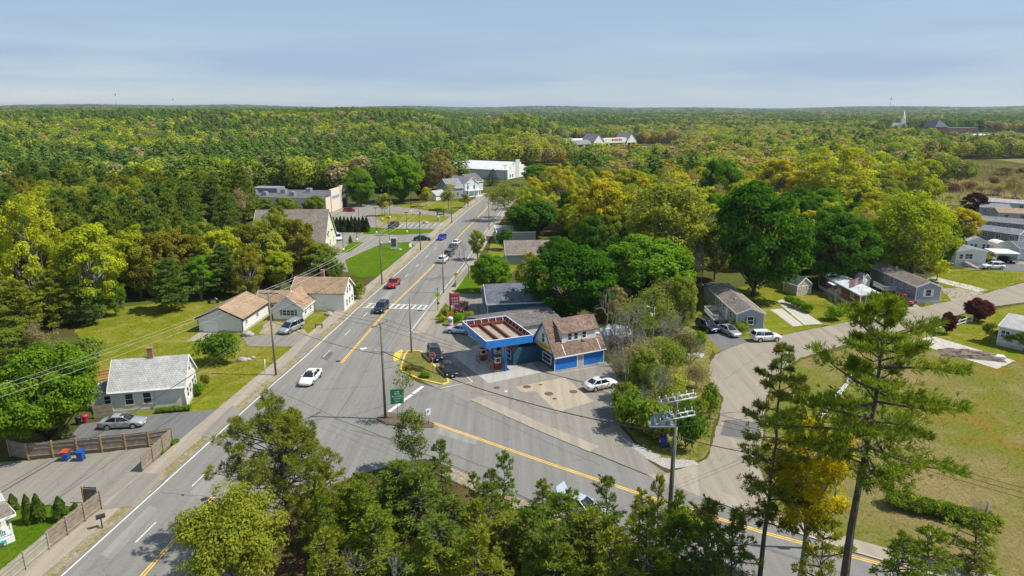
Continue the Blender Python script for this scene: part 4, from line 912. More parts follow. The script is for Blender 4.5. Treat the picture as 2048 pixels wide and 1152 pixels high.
def far_forest():
    pts, rg = far_points()
    for (x, y, k) in FAR: pts.append((x, y, math.hypot(x, y), math.degrees(math.atan2(x, y)), 7.0))
    n = len(pts); co = np.empty((n, 3), np.float32); idx = np.empty(n, np.int32); sc = np.empty((n, 3), np.float32); ro = np.empty(n, np.float32)
    for i, (x, y, r, az, step) in enumerate(pts):
        co[i] = (x, y, hill(x, y) - .3)
        patch = math.sin(x * .021 + 1) * math.sin(y * .017) + .7 * math.sin(x * .009 + y * .007) * math.sin(y * .011 - x * .004) + rg.normal() * .3
        pinef = .6 if az < -2 else (.38 if az < 6 else .16)
        if r > 1100: pinef = .72
        if az > 4 and 330 < r < 900: pinef = .1
        v = rg.random()
        if v < pinef - .38 * (patch > .25) + .3 * (patch < -.1): idx[i] = rg.integers(0, 2)
        elif az < -2: idx[i] = [2, 2, 3, 5, 4][rg.integers(5)]
        else: idx[i] = [2, 3, 3, 4, 5, 6, 7, 4][rg.integers(8)]
        s = rg.uniform(.68, 1.4); w = max(1.15, step / 7.8); sc[i] = (s * w, s * w, (.55 + .45 * s) * (rg.uniform(.85, 1.1) if w < 1.3 else .95) * min(1.25, w ** .3)); ro[i] = rg.uniform(0, 6.28)
    me = bpy.data.meshes.new('forest'); me.vertices.add(n); me.vertices.foreach_set('co', co.ravel())
    a = me.attributes.new('pick', 'INT', 'POINT'); a.data.foreach_set('value', idx)
    a = me.attributes.new('size', 'FLOAT_VECTOR', 'POINT'); a.data.foreach_set('vector', sc.ravel())
    a = me.attributes.new('turn', 'FLOAT', 'POINT'); a.data.foreach_set('value', ro)
    me.update()
    o = inst('forest', me); tag(o, 'mass of distant pines and oaks that reaches the horizon', 'forest', kind='stuff')
    ng = bpy.data.node_groups.new('forest_scatter', 'GeometryNodeTree')
    ng.interface.new_socket('Geometry', in_out='INPUT', socket_type='NodeSocketGeometry'); ng.interface.new_socket('Geometry', in_out='OUTPUT', socket_type='NodeSocketGeometry')
    N, L = ng.nodes, ng.links
    gi, go = N.new('NodeGroupInput'), N.new('NodeGroupOutput'); ip = N.new('GeometryNodeInstanceOnPoints'); ci = N.new('GeometryNodeCollectionInfo')
    ci.inputs['Collection'].default_value = LIB; ci.inputs['Separate Children'].default_value = True; ci.inputs['Reset Children'].default_value = True
    def attr(nm, t):
        q = N.new('GeometryNodeInputNamedAttribute'); q.data_type = t; q.inputs['Name'].default_value = nm; return q.outputs['Attribute']
    cx = N.new('ShaderNodeCombineXYZ'); L.new(attr('turn', 'FLOAT'), cx.inputs['Z'])
    L.new(gi.outputs[0], ip.inputs['Points']); L.new(ci.outputs[0], ip.inputs['Instance']); ip.inputs['Pick Instance'].default_value = True
    L.new(attr('pick', 'INT'), ip.inputs['Instance Index']); L.new(attr('size', 'FLOAT_VECTOR'), ip.inputs['Scale']); L.new(cx.outputs[0], ip.inputs['Rotation'])
    L.new(ip.outputs[0], go.inputs[0])
    md = o.modifiers.new('scatter', 'NODES'); md.node_group = ng
    print('far trees', n, 'near left', len(ptsL))
far_forest()
# ============================================================ BUILDINGS
_wc = {}
def win_meshes(w, h, bars):
    k = (round(w, 2), round(h, 2), bars)
    if k not in _wc:
        f = MB(); t = .08                                   # outer frame, proud of the wall (local: x along wall, -y out)
        f.box(-w / 2 - t, -w / 2, -.06, .0, -h / 2 - t, h / 2 + t); f.box(w / 2, w / 2 + t, -.06, 0, -h / 2 - t, h / 2 + t)
        f.box(-w / 2, w / 2, -.06, 0, h / 2, h / 2 + t); f.box(-w / 2 - t * 1.4, w / 2 + t * 1.4, -.1, 0, -h / 2 - t, -h / 2)
        f.box(-w / 2, w / 2, -.045, 0, -.03, .03)
        for i in range(bars): x = -w / 2 + w * (i + 1) / (bars + 1); f.box(x - .03, x + .03, -.05, 0, -h / 2, h / 2)
        p = MB(); p.box(-w / 2, w / 2, -.02, -.004, -h / 2, h / 2)
        _wc[k] = (f.mesh('window', M_TRIM), p.mesh('pane', M_GLASS))
    return _wc[k]
def face_at(B, face, u, z):
    L, D = B['L'], B['D']
    return {'f': ((u, 0, z), 0), 'b': ((u, D, z), math.pi), 'r': ((L, u, z), math.pi / 2), 'l': ((0, u, z), -math.pi / 2)}[face]
def win(B, face, u, z, w=.85, h=1.3, bars=0, shut=None, oy=0):
    loc, rz = face_at(B, face, u, z + B['z0']); a, b = win_meshes(w, h, bars)
    loc = (loc[0], loc[1] + oy, loc[2])
    o = inst('window', a, B['o'], loc, rz); inst('pane', b, o)
    if shut:
        s = MB(); s.box(-.2, .2, -.04, 0, -h / 2 - .05, h / 2 + .05); me = s.mesh('shutter', shut)
        for k in (-1, 1): q = Vector((math.cos(rz), math.sin(rz), 0)) * k * (w / 2 + .31); inst('shutter', me, B['o'], (loc[0] + q.x, loc[1] + q.y, loc[2]), rz)
    return o
def door(B, face, u, w=.95, h=2.05, mat=None, z=0):
    loc, rz = face_at(B, face, u, B['z0'] + z); d = MB(); d.box(-w / 2, w / 2, -.05, 0, 0, h)
    o = d.build('door', mat or M_TRIM, B['o'], loc, rz)
    f = MB(); f.box(-w / 2 - .1, -w / 2, -.07, 0, 0, h + .1); f.box(w / 2, w / 2 + .1, -.07, 0, 0, h + .1); f.box(-w / 2, w / 2, -.07, 0, h, h + .1); f.build('door_frame', M_TRIM, o)
    k = MB(); k.box(w / 2 - .16, w / 2 - .08, -.1, -.05, 1.0, 1.1); k.build('handle', M_BLACK, o)
    return o
def chevron(b, D, h, rise, o, x0, x1, t, drop=0):
    """roof slab(s) with ridge along x; profile in (y,z)"""
    s = rise / (D / 2); lo = [(-o, h - o * s - drop), (D / 2, h + rise - drop), (D + o, h - o * s - drop)]; up = [(y, z + t) for y, z in lo]
    for i in (0, 1):
        a, c, e, g = lo[i], lo[i + 1], up[i + 1], up[i]
        b.poly([(x0, *g), (x1, *g), (x1, *e), (x0, *e)]); b.poly([(x0, *c), (x1, *c), (x1, *a), (x0, *a)])
        for x, fl in ((x0, 1), (x1, 0)):
            q = [(x, *a), (x, *c), (x, *e), (x, *g)]; b.poly(q[::-1] if not fl else q)
    for y0, z0, z1 in ((lo[0][0], lo[0][1], up[0][1]), (lo[2][0], lo[2][1], up[2][1])):
        q = [(x0, y0, z0), (x1, y0, z0), (x1, y0, z1), (x0, y0, z1)]; b.poly(q if y0 < 0 else q[::-1])
def building(name, label, A, Bp, D, h, roof='gx', rise=2., over=.35, wall=None, roofm=None, side=None, z0=0, cat='house', group=None, trim=True, fnd=.35, L=None, trimm=None):
    """front wall from A to Bp (world), depth D behind it. roof: gx ridge along front, gy ridge front-to-back, flat, hip"""
    A, Bp = Vector(A), Vector(Bp); L = L or (Bp - A).length; ang = math.atan2(Bp.y - A.y, Bp.x - A.x); trimm = trimm or M_TRIM
    o = empty(name, (A.x, A.y, 0), ang, label, cat, group); B = dict(o=o, L=L, D=D, h=h + z0, z0=z0); zt = h + z0
    w = MB()
    w.poly([(0, 0, fnd), (L, 0, fnd), (L, 0, zt), (0, 0, zt)]); w.poly([(L, D, fnd), (0, D, fnd), (0, D, zt), (L, D, zt)])
    if roof == 'gx':
        w.poly([(L, 0, fnd), (L, D, fnd), (L, D, zt), (L, D / 2, zt + rise), (L, 0, zt)]); w.poly([(0, D, fnd), (0, 0, fnd), (0, 0, zt), (0, D / 2, zt + rise), (0, D, zt)])
    else:
        w.poly([(L, 0, fnd), (L, D, fnd), (L, D, zt), (L, 0, zt)]); w.poly([(0, D, fnd), (0, 0, fnd), (0, 0, zt), (0, D, zt)])
    if roof == 'gy':
        w.poly([(0, 0, zt), (L, 0, zt), (L / 2, 0, zt + rise)]); w.poly([(L, D, zt), (0, D, zt), (L / 2, D, zt + rise)])
    w.build('wall', wall, o)
    if side:                                                 # other colour on the front wall
        f = MB(); f.box(.01, L - .01, -.02, .05, fnd, zt - .01)
        if roof == 'gy': f.poly([(0.05, -.02, zt), (L - .05, -.02, zt), (L / 2, -.02, zt + rise - .05)])
        f.build('front_wall', side, o)
    f = MB(); f.box(-.03, L + .03, -.03, D + .03, -.2, fnd + .01); f.build('foundation', M_CONC, o)
    r = MB(); t = .14; rm = None
    if roof == 'gx':
        chevron(r, D, zt, rise, over, -over * .7, L + over * .7, t); rm = r.build('roof', roofm, o)
        if trim:
            q = MB()
            for x in (-over * .7 - .05, L + over * .7 + .003): chevron(q, D, zt, rise, over + .01, x, x + .047, t + .12, .1)
            q.box(-over * .7, L + over * .7, -over - .06, -over - .004, zt - over * rise / (D / 2) - .06, zt - over * rise / (D / 2) + t + .02); q.build('rake_trim', trimm, o)
    elif roof == 'gy':
        chevron(r, L, zt, rise, over, 0, D + over * 1.4, t); rm = r.build('roof', roofm, o, (0, D + over * .7, 0), -math.pi / 2)
        if trim:
            q = MB()
            for x in (-.05, D + over * 1.4 + .003): chevron(q, L, zt, rise, over + .01, x, x + .047, t + .12, .1)
            for y in (-over - .06, L + over + .004): q.box(0, D + over * 1.4, y, y + .056, zt - over * rise / (L / 2) - .06, zt - over * rise / (L / 2) + t + .02)
            q.build('rake_trim', trimm, o, (0, D + over * .7, 0), -math.pi / 2)
    elif roof == 'flat':
        r.box(.2, L - .2, .2, D - .2, zt - .35, zt - .1); rm = r.build('roof', roofm, o)
        q = MB(); q.box(-.03, L + .03, -.03, .2, zt - .12, zt + .12); q.box(-.03, L + .03, D - .2, D + .03, zt - .12, zt + .12); q.box(-.03, .2, .2, D - .2, zt - .12, zt + .12); q.box(L - .2, L + .03, .2, D - .2, zt - .12, zt + .12); q.build('parapet', trimm, o)
    elif roof == 'slab':
        r.box(-over, L + over, -over, D + over, zt, zt + .22); rm = r.build('roof', roofm, o)
    elif roof == 'hip':
        e = over; zz = zt; i = min(L, D) / 2
        a = [(-e, -e, zz), (L + e, -e, zz), (L + e, D + e, zz), (-e, D + e, zz)]
        if L >= D: p, q2 = (i, D / 2, zz + rise), (L - i, D / 2, zz + rise); r.poly([a[0], a[1], q2, p]); r.poly([a[2], a[3], p, q2]); r.poly([a[1], a[2], q2]); r.poly([a[3], a[0], p])
        else: p, q2 = (L / 2, i, zz + rise), (L / 2, D - i, zz + rise); r.poly([a[1], a[2], q2, p]); r.poly([a[3], a[0], p, q2]); r.poly([a[0], a[1], p]); r.poly([a[2], a[3], q2])
        r.poly(a[::-1]); rm = r.build('roof', roofm, o)
    B['roof'] = rm; B['zt'] = zt; B['rise'] = rise
    if trim and roof in ('gx', 'gy'):
        c = MB()
        for x, y in ((0, 0), (L, 0), (0, D), (L, D)):
            sx = -.02 if x == 0 else L - .1; sy = -.035 if y == 0 else D - .085; c.box(sx, sx + .12, sy, sy + .12, fnd + .01, zt - .15)
        c.build('corner_boards', trimm, o)
    return B
def chimney(B, x, y, z0, z1, w=.55, mat=None, d=.5):
    c = MB(); c.box(x - w / 2, x + w / 2, y - d / 2, y + d / 2, z0, z1); c.box(x - w / 2 - .06, x + w / 2 + .06, y - d / 2 - .06, y + d / 2 + .06, z1, z1 + .1)
    k = c.mesh('chimney', mat or M_BRICK); i = inst('chimney', k, B['o']); i.parent = B['roof']; i.matrix_parent_inverse = B['roof'].matrix_basis.inverted(); return i
def add(B, name, mb, mat, **k): return mb.build(name, mat, B['o'], **k)
def vent(B, x, y, z, h=.5):
    c = MB(); c.tube((x, y, z - .3), (x, y, z + h), .06, n=8); c.tube((x, y, z + h), (x, y, z + h + .08), .1, n=8); return add(B, 'vent_pipe', c, M_STEEL)
# ---- white house with brick chimney
H1 = building('white_house', 'white clapboard house with grey shingle roof and brick chimney beside the main road', G(226, 828), G(375, 815), 5.8, 3.1, 'gx', 2.75, .3, M_CREAM, M_ROOFG)
for u in (2.05, 4.05): win(H1, 'f', u, 1.75, .85, 1.35)
for u, z, w, h in ((1.0, 1.7, .75, 1.3), (2.3, 1.7, .75, 1.3), (3.9, 1.7, .75, 1.3), (5.0, 1.7, .7, 1.3), (2.9, 4.4, .8, 1.3), (1.4, 3.9, .5, .9), (4.4, 3.9, .5, .9)): win(H1, 'r', u, z, w, h)
chimney(H1, H1['L'] * .5, 2.95, 4.6, 7.1, .62)
b = MB(); b.tube((.06, -.1, .2), (.06, -.1, 2.9), .05, n=6); b.tube((H1['L'] - .05, -.1, .2), (H1['L'] - .05, -.1, 2.9), .05, n=6); b.box(-.2, H1['L'] + .2, -.45, -.34, 2.76, 2.86); add(H1, 'gutter', b, M_TRIM)
b = MB(); b.tube((4.9, -.05, 1.1), (4.9, -.05, 2.9), .035, n=6); b.box(4.78, 5.02, -.2, -.01, .9, 1.25); add(H1, 'meter_box', b, M_STEEL)
ax = MB(); ax.box(-2.6, -.003, 1.2, 4.8, 0, 2.5); add(H1, 'annex_wall', ax, M_CREAM)
ax = MB(); ax.poly([(-2.8, 1.0, 2.45), (-.003, 1.0, 2.75), (-.003, 5, 2.75), (-2.8, 5, 2.45)]); ax.poly([(-2.8, 1.0, 2.38), (-2.8, 5, 2.38), (-.003, 5, 2.68), (-.003, 1.0, 2.68)]); ax.poly([(-2.8, 1.0, 2.38), (-.003, 1, 2.68), (-.003, 1, 2.75), (-2.8, 1.0, 2.45)]); ax.poly([(-2.8, 5, 2.38), (-2.8, 1, 2.38), (-2.8, 1, 2.45), (-2.8, 5, 2.45)]); add(H1, 'annex_roof', ax, M_ROOFS)
a_, p_ = win_meshes(.8, 1.0, 0); q = inst('window', a_, H1['o'], (-.7, 1.19, 1.4), 0); inst('pane', p_, q)
# ---- garage and cottage
GA = building('garage', 'low white garage with wide brown shingle roof on the lawn', G(398, 664), G(487, 666), 10.2, 2.45, 'gy', 1.75, .3, M_WHITE, M_ROOFB, cat='garage', trimm=M_BLACK)
b = MB(); 
for k in range(4): b.box(.8, 3.4, -.05 - .004 * (k % 2), -.004, .1 + k * .5, .57 + k * .5)
add(GA, 'garage_door', b, M_TRIM)
win(GA, 'r', 1.4, 1.5, .7, .6); win(GA, 'r', 5.6, 1.5, .9, .6)
A0 = Vector(G(548, 641)); u0 = Vector((math.cos(R(-3)), math.sin(R(-3)))); v0 = Vector((-u0.y, u0.x))
CT = building('cottage', 'pale blue and white cottage with brown roofs and a red chimney, beside the garage', A0, A0 + u0 * 5.2, 8.6, 2.25, 'gy', 2.2, .3, M_WHITE, M_ROOFB)
win(CT, 'f', 2.7, 1.45, 2.0, .95, 2, plain('blue_shutter', (.12, .22, .34), .6)); win(CT, 'r', 1.4, 1.4, .8, .9); win(CT, 'r', 4.0, 1.4, .7, .9)
wg = MB(); Lm, Dm, hm, rm_ = 9.6, 6.2, 3.5, 2.1                        # taller main block behind, ridge along x
def block(B, x0, y0, L, D, h, rise, wallm, roofm, over=.3, nm=('main_wall', 'main_roof')):
    w = MB(); w.box(x0, x0 + L, y0, y0 + D, -.1, h)
    for x, fl in ((x0, 0), (x0 + L, 1)):
        q = [(x, y0, h), (x, y0 + D, h), (x, y0 + D / 2, h + rise)]; w.poly(q if fl else q[::-1])
    add(B, nm[0], w, wallm)
    r = MB(); chevron(r, D, h, rise, over, -over, L + over, .14); ro = add(B, nm[1], r, roofm); ro.location = (x0, y0, 0)
    q = MB()
    for x in (-over - .05, L + over + .003): chevron(q, D, h, rise, over + .01, x, x + .047, .24, .1)
    t = add(B, 'rake_trim', q, M_TRIM); t.location = (x0, y0, 0)
    return ro
cr = block(CT, 1.2, 6.0, Lm, Dm, hm, rm_, M_WHITE, M_ROOFB)
a_, p_ = win_meshes(.75, 1.25, 0)
for y, z in ((7.6, 1.3), (9.3, 1.3), (11, 1.3), (8.3, 3.5), (9.9, 3.5)): q = inst('window', a_, CT['o'], (1.2 + Lm, y, z), math.pi / 2); inst('pane', p_, q)
b = MB(); b.box(5.7, 6.3, 9.2, 9.8, 4.6, 6.9); b.box(5.64, 6.36, 9.14, 9.86, 6.9, 7.0); add(CT, 'chimney', b, M_BRICK)
block(CT, -4.6, 3.6, 5.6, 4.4, 2.3, 1.5, M_WHITE, M_ROOFB, .25, ('link_wall', 'link_roof'))
a_, p_ = win_meshes(1.7, .9, 1); q = inst('window', a_, CT['o'], (-2.2, 3.6, 1.4), 0); inst('pane', p_, q)
# ---- church, store, grey houses, hall
CH = building('church', 'pale yellow gabled church with long grey-brown roof behind the trees', (-49.0, 164.5), (-52.0, 189.6), 21, 2.6, 'gx', 9.3, .4, M_YELW, M_ROOFT, cat='church', L=13.5)
CH['o'].location = (-45.6, 170, 0); CH['o'].rotation_euler = (0, 0, R(93))
def retro(B, rot_deg, loc): B['o'].rotation_euler = (0, 0, R(rot_deg)); B['o'].location = loc
# rebuilt with its gable to the road: front wall is the gable
for ch in list(CH['o'].children): bpy.data.objects.remove(ch)
bpy.data.objects.remove(CH['o'])
CH = building('church', 'pale yellow gabled church with long grey-brown roof behind the trees', (-47.0, 168.0), (-48.2, 184.0), 18, 3.0, 'gy', 7.6, .45, M_YELW, M_ROOFT, cat='church')
for u in (3.2, 8, 12.8): win(CH, 'f', u, 2.0, 1.0, 1.6, 1)
b = MB(); b.tube((8, -.06, 6.2), (8, -.01, 6.2), .7, n=16); add(CH, 'round_emblem', b, M_SIGNW)
b = MB(); b.bar((4.4, -.12, 4.7), (6.4, -.12, 5.2), .2); b.bar((9.6, -.12, 5.2), (11.6, -.12, 4.7), .2); add(CH, 'sign_lettering', b, M_BLACK)
b = MB(); b.box(5.0, 5.9, -.1, -.01, 3.9, 4.4); add(CH, 'red_emblem', b, M_RED)
b = MB(); b.tube((1.5, 3, 3), (1.5, 3, 6), .06, n=6); add(CH, 'vent_pipe', b, M_STEEL)
ST = building('store', 'flat-roofed beige store with blue lettering at the back of the parking lot', (-65.0, 238.0), (-62.6, 260.0), 44, 5.6, 'flat', 0, 0, plain('beige_stucco', (.66, .56, .46), .8, .06), M_TAR, cat='store', trimm=plain('beige_coping', (.6, .48, .38), .7, .08), fnd=.1)
M_STUC = MATS['beige_stucco']
b = MB(); b.box(4.5, 13.5, -.35, .5, .1, 8.0); add(ST, 'entrance_block', b, M_STUC)
b = MB(); b.box(14.0, 21.9, -.3, .5, .1, 8.2); add(ST, 'entrance_block', b, M_STUC)
b = MB(); b.box(5.6, 12.4, -.42, -.36, 4.6, 5.6); add(ST, 'sign_board', b, plain('faded_blue_sign', (.2, .33, .45), .6))
b = MB()
for k in range(7): b.box(15.6 + k * .75, 16.1 + k * .75, -.37, -.31, 4.9 + .1 * (k % 2), 5.9 - .12 * (k % 3))
add(ST, 'sign_lettering', b, plain('sign_navy', (.02, .05, .25), .5))
b = MB(); b.box(15.5, 19.8, -.36, -.31, .1, 3.6); add(ST, 'entrance', b, M_GLASS)
for k, (x, y) in enumerate(((6, 14), (12, 20), (9, 30), (16, 12), (5, 24))): b = MB(); b.box(x, x + 2.2, y, y + 1.8, 5.4, 6.7 + .3 * (k % 2)); b.box(x + .3, x + 1.9, y + .3, y + 1.5, 6.7, 6.95); add(ST, 'rooftop_unit', b, M_STEEL)
b = MB(); b.box(14, 21, 24, 34, 5.4, 7.2); add(ST, 'penthouse', b, M_DGREY)
def far_house(name, label, A, Bp, D, h, roof, rise, wall, roofm, wins=(), **k):
    B = building(name, label, A, Bp, D, h, roof, rise, .35, wall, roofm, **k)
    for f, u, z, w, hh in wins: win(B, f, u, z, w, hh)
    return B
g1 = far_house('grey_house', 'grey gabled house with white porch where the main road bends', G(930, 394), G(958, 391), 12, 5.2, 'gy', 2.6, M_LBLUE, M_ROOFGREY, [('f', 1.6, 3.9, 1, 1.4), ('f', 5, 3.9, 1, 1.4), ('r', 3, 3.6, 1, 1.4), ('r', 7, 3.6, 1, 1.4), ('f', 1.6, 1.6, 1, 1.4)], z0=0)
b = MB(); b.box(-.2, g1['L'] + .2, -2.6, -.05, 2.6, 2.8); b.box(-.2, g1['L'] + .2, -2.6, -.1, .1, .3); add(g1, 'porch', b, M_TRIM)
for x in (0, 3, 6.3): b = MB(); b.box(x, x + .2, -2.5, -2.3, .3, 2.6); add(g1, 'porch_post', b, M_TRIM)
far_house('grey_house', 'grey house with a long side roof left of the porch house', G(898, 398), G(926, 396), 11, 4.4, 'gx', 3.2, M_GREYS, M_ROOFGREY, [('f', 1.6, 1.8, 1, 1.4), ('f', 4, 1.8, 1, 1.4), ('r', 4, 3.4, 1, 1.4)])
far_house('grey_house', 'small dark grey house behind the porch house', G(942, 383), G(966, 380), 10, 4.2, 'gx', 3, M_LBLUE, M_ROOFD, [('r', 4, 2, 1, 1.4), ('r', 6, 4, .9, 1.2)])
far_house('shed', 'low white shed left of the grey houses', G(872, 402), G(892, 399), 5, 2.4, 'gx', 1.4, M_WHITE, M_ROOFG, cat='shed')
HL = building('hall', 'long white hall with pale metal roof and stepped front at the road bend', (-2.6, 355), (7.4, 375), 44, 5.0, 'gy', 3.4, .3, siding('pale_grey_metal', (.6, .64, .68), .3), plain('pale_metal_roof', (.62, .62, .6), .5, .06, .4), cat='hall')
b = MB(); L_ = HL['L']
for x0, x1, z in ((-.3, L_ * .14, 5.4), (L_ * .14, L_ * .3, 6.8), (L_ * .3, L_ * .42, 8.2), (L_ * .42, L_ * .58, 9.6), (L_ * .58, L_ * .7, 8.2), (L_ * .7, L_ * .86, 6.8), (L_ * .86, L_ + .3, 5.4)): b.box(x0 + .002, x1 - .002, -.5, -.03, .1, z)
add(HL, 'stepped_front', b, M_WHITE)
for k in (.42, .47, .525, .58): b = MB(); b.box(L_ * k - .25, L_ * k + .25, -.75, -.5, .1, 9.9); add(HL, 'pilaster', b, M_TRIM)
for u in (.12, .25, .75, .88): win(HL, 'f', L_ * u, 2, 1.2, 1.6, oy=-.5)
door(HL, 'f', L_ * .5, 1.6, 2.4, M_BLACK)
b = MB(); b.box(0.3, L_ - .3, 43, 43.9, 1, 3); 
# ---- shopping plaza far off
PZ = building('shopping_plaza', 'far white shopping plaza with two gabled fronts and a long canopy', G(1138, 299), G(1262, 293.5), 60, 6.0, 'flat', 0, 0, plain('plaza_stucco', (.72, .62, .5), .8, .06), M_WROOF, cat='plaza', fnd=.1, trimm=M_TRIM)
Lp = PZ['L']
def gable_front(x0, x1, hh, rise):
    b = MB(); b.box(x0, x1, -7, .5, 4.4, hh); b.poly([(x0, -7, hh), (x1, -7, hh), ((x0 + x1) / 2, -7, hh + rise)]); add(PZ, 'gable_wall', b, M_CREAM)
    r = MB(); chevron(r, x1 - x0, hh, rise, .6, 0, 18, .3); o = add(PZ, 'gable_roof', r, M_ROOFGREY); o.location = (x0, 10.5, 0); o.rotation_euler = (0, 0, -math.pi / 2)
    for x in (x0 + .4, x1 - .4): c = MB(); c.box(x - .4, x + .4, -6.9, -6.1, 0, 4.4); add(PZ, 'column', c, M_TRIM)
gable_front(Lp * .30, Lp * .46, 6.4, 6.5); gable_front(Lp * .84, Lp, 6.4, 6.5)
b = MB(); b.poly([(0, -6, 4.6), (Lp * .3, -6, 4.6), (Lp * .3, 1, 8), (0, 1, 8)]); b.box(0, Lp * .3, -6, -5.6, 3.8, 4.6); add(PZ, 'canopy_roof', b, M_ROOFGREY)
b = MB(); b.box(Lp * .46, Lp * .84, -6, .4, 4.6, 9.0); add(PZ, 'canopy_front', b, M_CREAM)
b = MB()
for k in range(6): b.box(Lp * .6 + k * 2.2, Lp * .6 + k * 2.2 + 1.5, -6.15, -6.02, 6.6, 8.4 - .3 * (k % 2))
add(PZ, 'sign_lettering', b, M_RED)
for k in range(7): c = MB(); c.box(Lp * (.03 + k * .13), Lp * (.03 + k * .13) + .8, -5.9, -5.2, 0, 4.6); add(PZ, 'column', c, M_TRIM)
b = MB(); b.box(1, Lp - 1, -.3, -.03, .2, 3.9); add(PZ, 'shopfront', b, M_GLASS)
for k in range(6): c = MB(); c.box(8 + k * 13, 11 + k * 13, 25 + (k * 7) % 20, 28 + (k * 7) % 20, 5.8, 8); add(PZ, 'rooftop_unit', c, M_STEEL)
sheet('plaza_lot', [(40, 545), (135, 565), (150, 660), (118, 678), (60, 630)], .05, M_LOT)
# ---- brick school, white church, flat school wing
A_ = Vector(G(1876, 266)); SCH_Y = 930
def far_at(p, dist):                                            # ground point under a pixel column at a given distance
    return ((p - 1024) / FOC * (dist * math.cos(PITCH) + CAMH * math.sin(PITCH)), dist)
S1 = building('brick_school', 'red brick school with dark hipped roof above the treetops', far_at(1868, 860), far_at(1892, 860), 26, 13.5, 'hip', 9, .8, M_BRICK, M_ROOFS, cat='school', fnd=.2)
for k in range(4):
    for z in (4, 8, 12): win(S1, 'f', 2.2 + k * 3.4, z, 1.5, 2.2, 1)
S2 = building('brick_school', 'long low red brick school wing right of the hipped roof', far_at(1893, 862), far_at(1954, 862), 20, 12.5, 'flat', 0, 0, M_BRICK, M_TAR, cat='school', fnd=.2)
for k in range(10):
    for z in (5, 8.4): win(S2, 'f', 2.4 + k * 3.7, z, 2.0, 1.8, 1)
S3 = building('school_hall', 'long flat white-roofed hall at the right end of the school', far_at(1962, 760), far_at(2032, 775), 40, 7, 'flat', 0, 0, M_DGREY, M_WROOF, cat='school', fnd=.2)
b = MB(); b.box(S3['L'] * .5, S3['L'] * .7, -4, -.05, .2, 6); add(S3, 'entrance_block', b, M_BRICK)
S4 = building('meeting_house', 'white meeting house with tall white steeple above the far trees', far_at(1795, 960), far_at(1815, 960), 26, 11, 'gy', 5, .5, M_WHITE, M_ROOFG, cat='church')
b = MB(); m_ = S4['L'] / 2; b.box(m_ - 2.6, m_ + 2.6, 0.2, 5.4, 11, 18); b.box(m_ - 2, m_ + 2, .8, 4.8, 18, 22); b.lathe([(2.0, 0), (1.5, 3), (.1, 10)], (m_, 2.8, 22), 8); add(S4, 'steeple', b, M_TRIM)
for k, (p, dist, wd, hh, c, rc_) in enumerate(((1700, 520, 12, 8.5, M_WHITE, M_ROOFGREY), (1745, 500, 10, 8.5, M_WHITE, M_ROOFB), (1555, 600, 14, 10, M_LBLUE, M_ROOFS), (1450, 720, 14, 10.5, M_WHITE, M_ROOFD), (1290, 800, 16, 10, M_WHITE, M_ROOFG), (1860, 640, 14, 9, M_WHITE, M_ROOFT))):
    xy = far_at(p, dist); B = building('far_house', ('white gabled house peeping out left of the yellow treetops', 'white house with brown roof right of the yellow treetops', 'pale blue house with slate roof among far trees', 'white house far off above the golden oaks', 'white far house right of the plaza', 'white far house below the brick school')[k], xy, (xy[0] + wd, xy[1] + 2), 9, hh * .72, 'gx', hh * .4, .4, c, rc_)
    for u in (.2, .5, .8): win(B, 'f', wd * u, hh * .5, 1.1, 1.6)
# ---- houses right of the road
B1 = building('blue_house', 'slate blue shingled building with dark grey roof behind the canopy', G(975, 637), G(1045, 634), 9, 2.7, 'gx', 2.3, .25, M_DBLUE, M_ROOFS, L=13)
B2 = building('taupe_house', 'single-storey house with taupe roof between road and maples', G(1012, 530), G(1098, 530), 8.5, 2.6, 'gx', 2.4, .3, M_GREYS, M_ROOFT, L=10.5)
B2['o'].rotation_euler.z = R(4)
win(B2, 'l', 3, 1.6, .9, 1.2); win(B2, 'l', 5.8, 1.6, .9, 1.2)
B3 = building('maroon_house', 'house with plain maroon roof behind the roadside maple', (11, 226), (26, 227), 10, 4, 'gx', 3, .3, M_WHITE, M_ROOFM)
B4 = building('grey_shop', 'pale grey flat-roofed shop beside the main road', (-4.2, 184), (6.5, 185), 11, 3.1, 'flat', 0, 0, M_GREYS, plain('pale_tar_roof', (.33, .32, .31), .9, .25, .5), cat='shop')
win(B4, 'l', 3, 1.6, 2, 1.3, 1); win(B4, 'l', 7.5, 1.6, 2, 1.3, 1)
B5 = building('grey_house', 'house with long grey roof between the willow and the green maple', (72, 238), (88, 240), 10, 4.2, 'gx', 2.6, .3, M_LBLUE, M_ROOFGREY)
B6 = building('white_house', 'white house half hidden under the bright green maple', (19, 130), (28, 131), 7, 3.0, 'gx', 1.8, .3, M_WHITE, M_ROOFG)
# ---- gas station
SA, SB = Vector(G(1109, 743)), Vector(G(1206, 724)); sd_ = (SB - SA).normalized()
GS = building('station_store', 'bright blue gas station store with steep brown roof and white dormer', SA, SA + sd_ * 8.3, 6.6, 2.4, 'gx', 3.9, .3, M_BLUEW, M_ROOFR, cat='store', fnd=.06, trim=False)
b = MB(); b.box(-.03, -.004, .02, 6.58, .08, 2.4); add(GS, 'side_wall', b, M_TEAL)
b = MB(); b.poly([(-.02, 6.58, 2.41), (-.02, .02, 2.41), (-.02, 3.3, 6.25)]); add(GS, 'gable_wall', b, M_WHITE)
for x in (-.27, 8.52): q = MB(); chevron(q, 6.6, 2.4, 3.9, .32, x, x + .05, .3, .14); add(GS, 'rake_trim', q, M_TEAL)
b = MB(); b.box(-.2, 8.5, -.42, -.33, 2.0, 2.14); add(GS, 'gutter', b, M_TRIM)
for x in (.02, 3.72, 4.72, 8.28): b = MB(); b.box(x - .05, x + .05, -.05, -.002, .08, 2.1); add(GS, 'corner_board', b, M_TRIM)
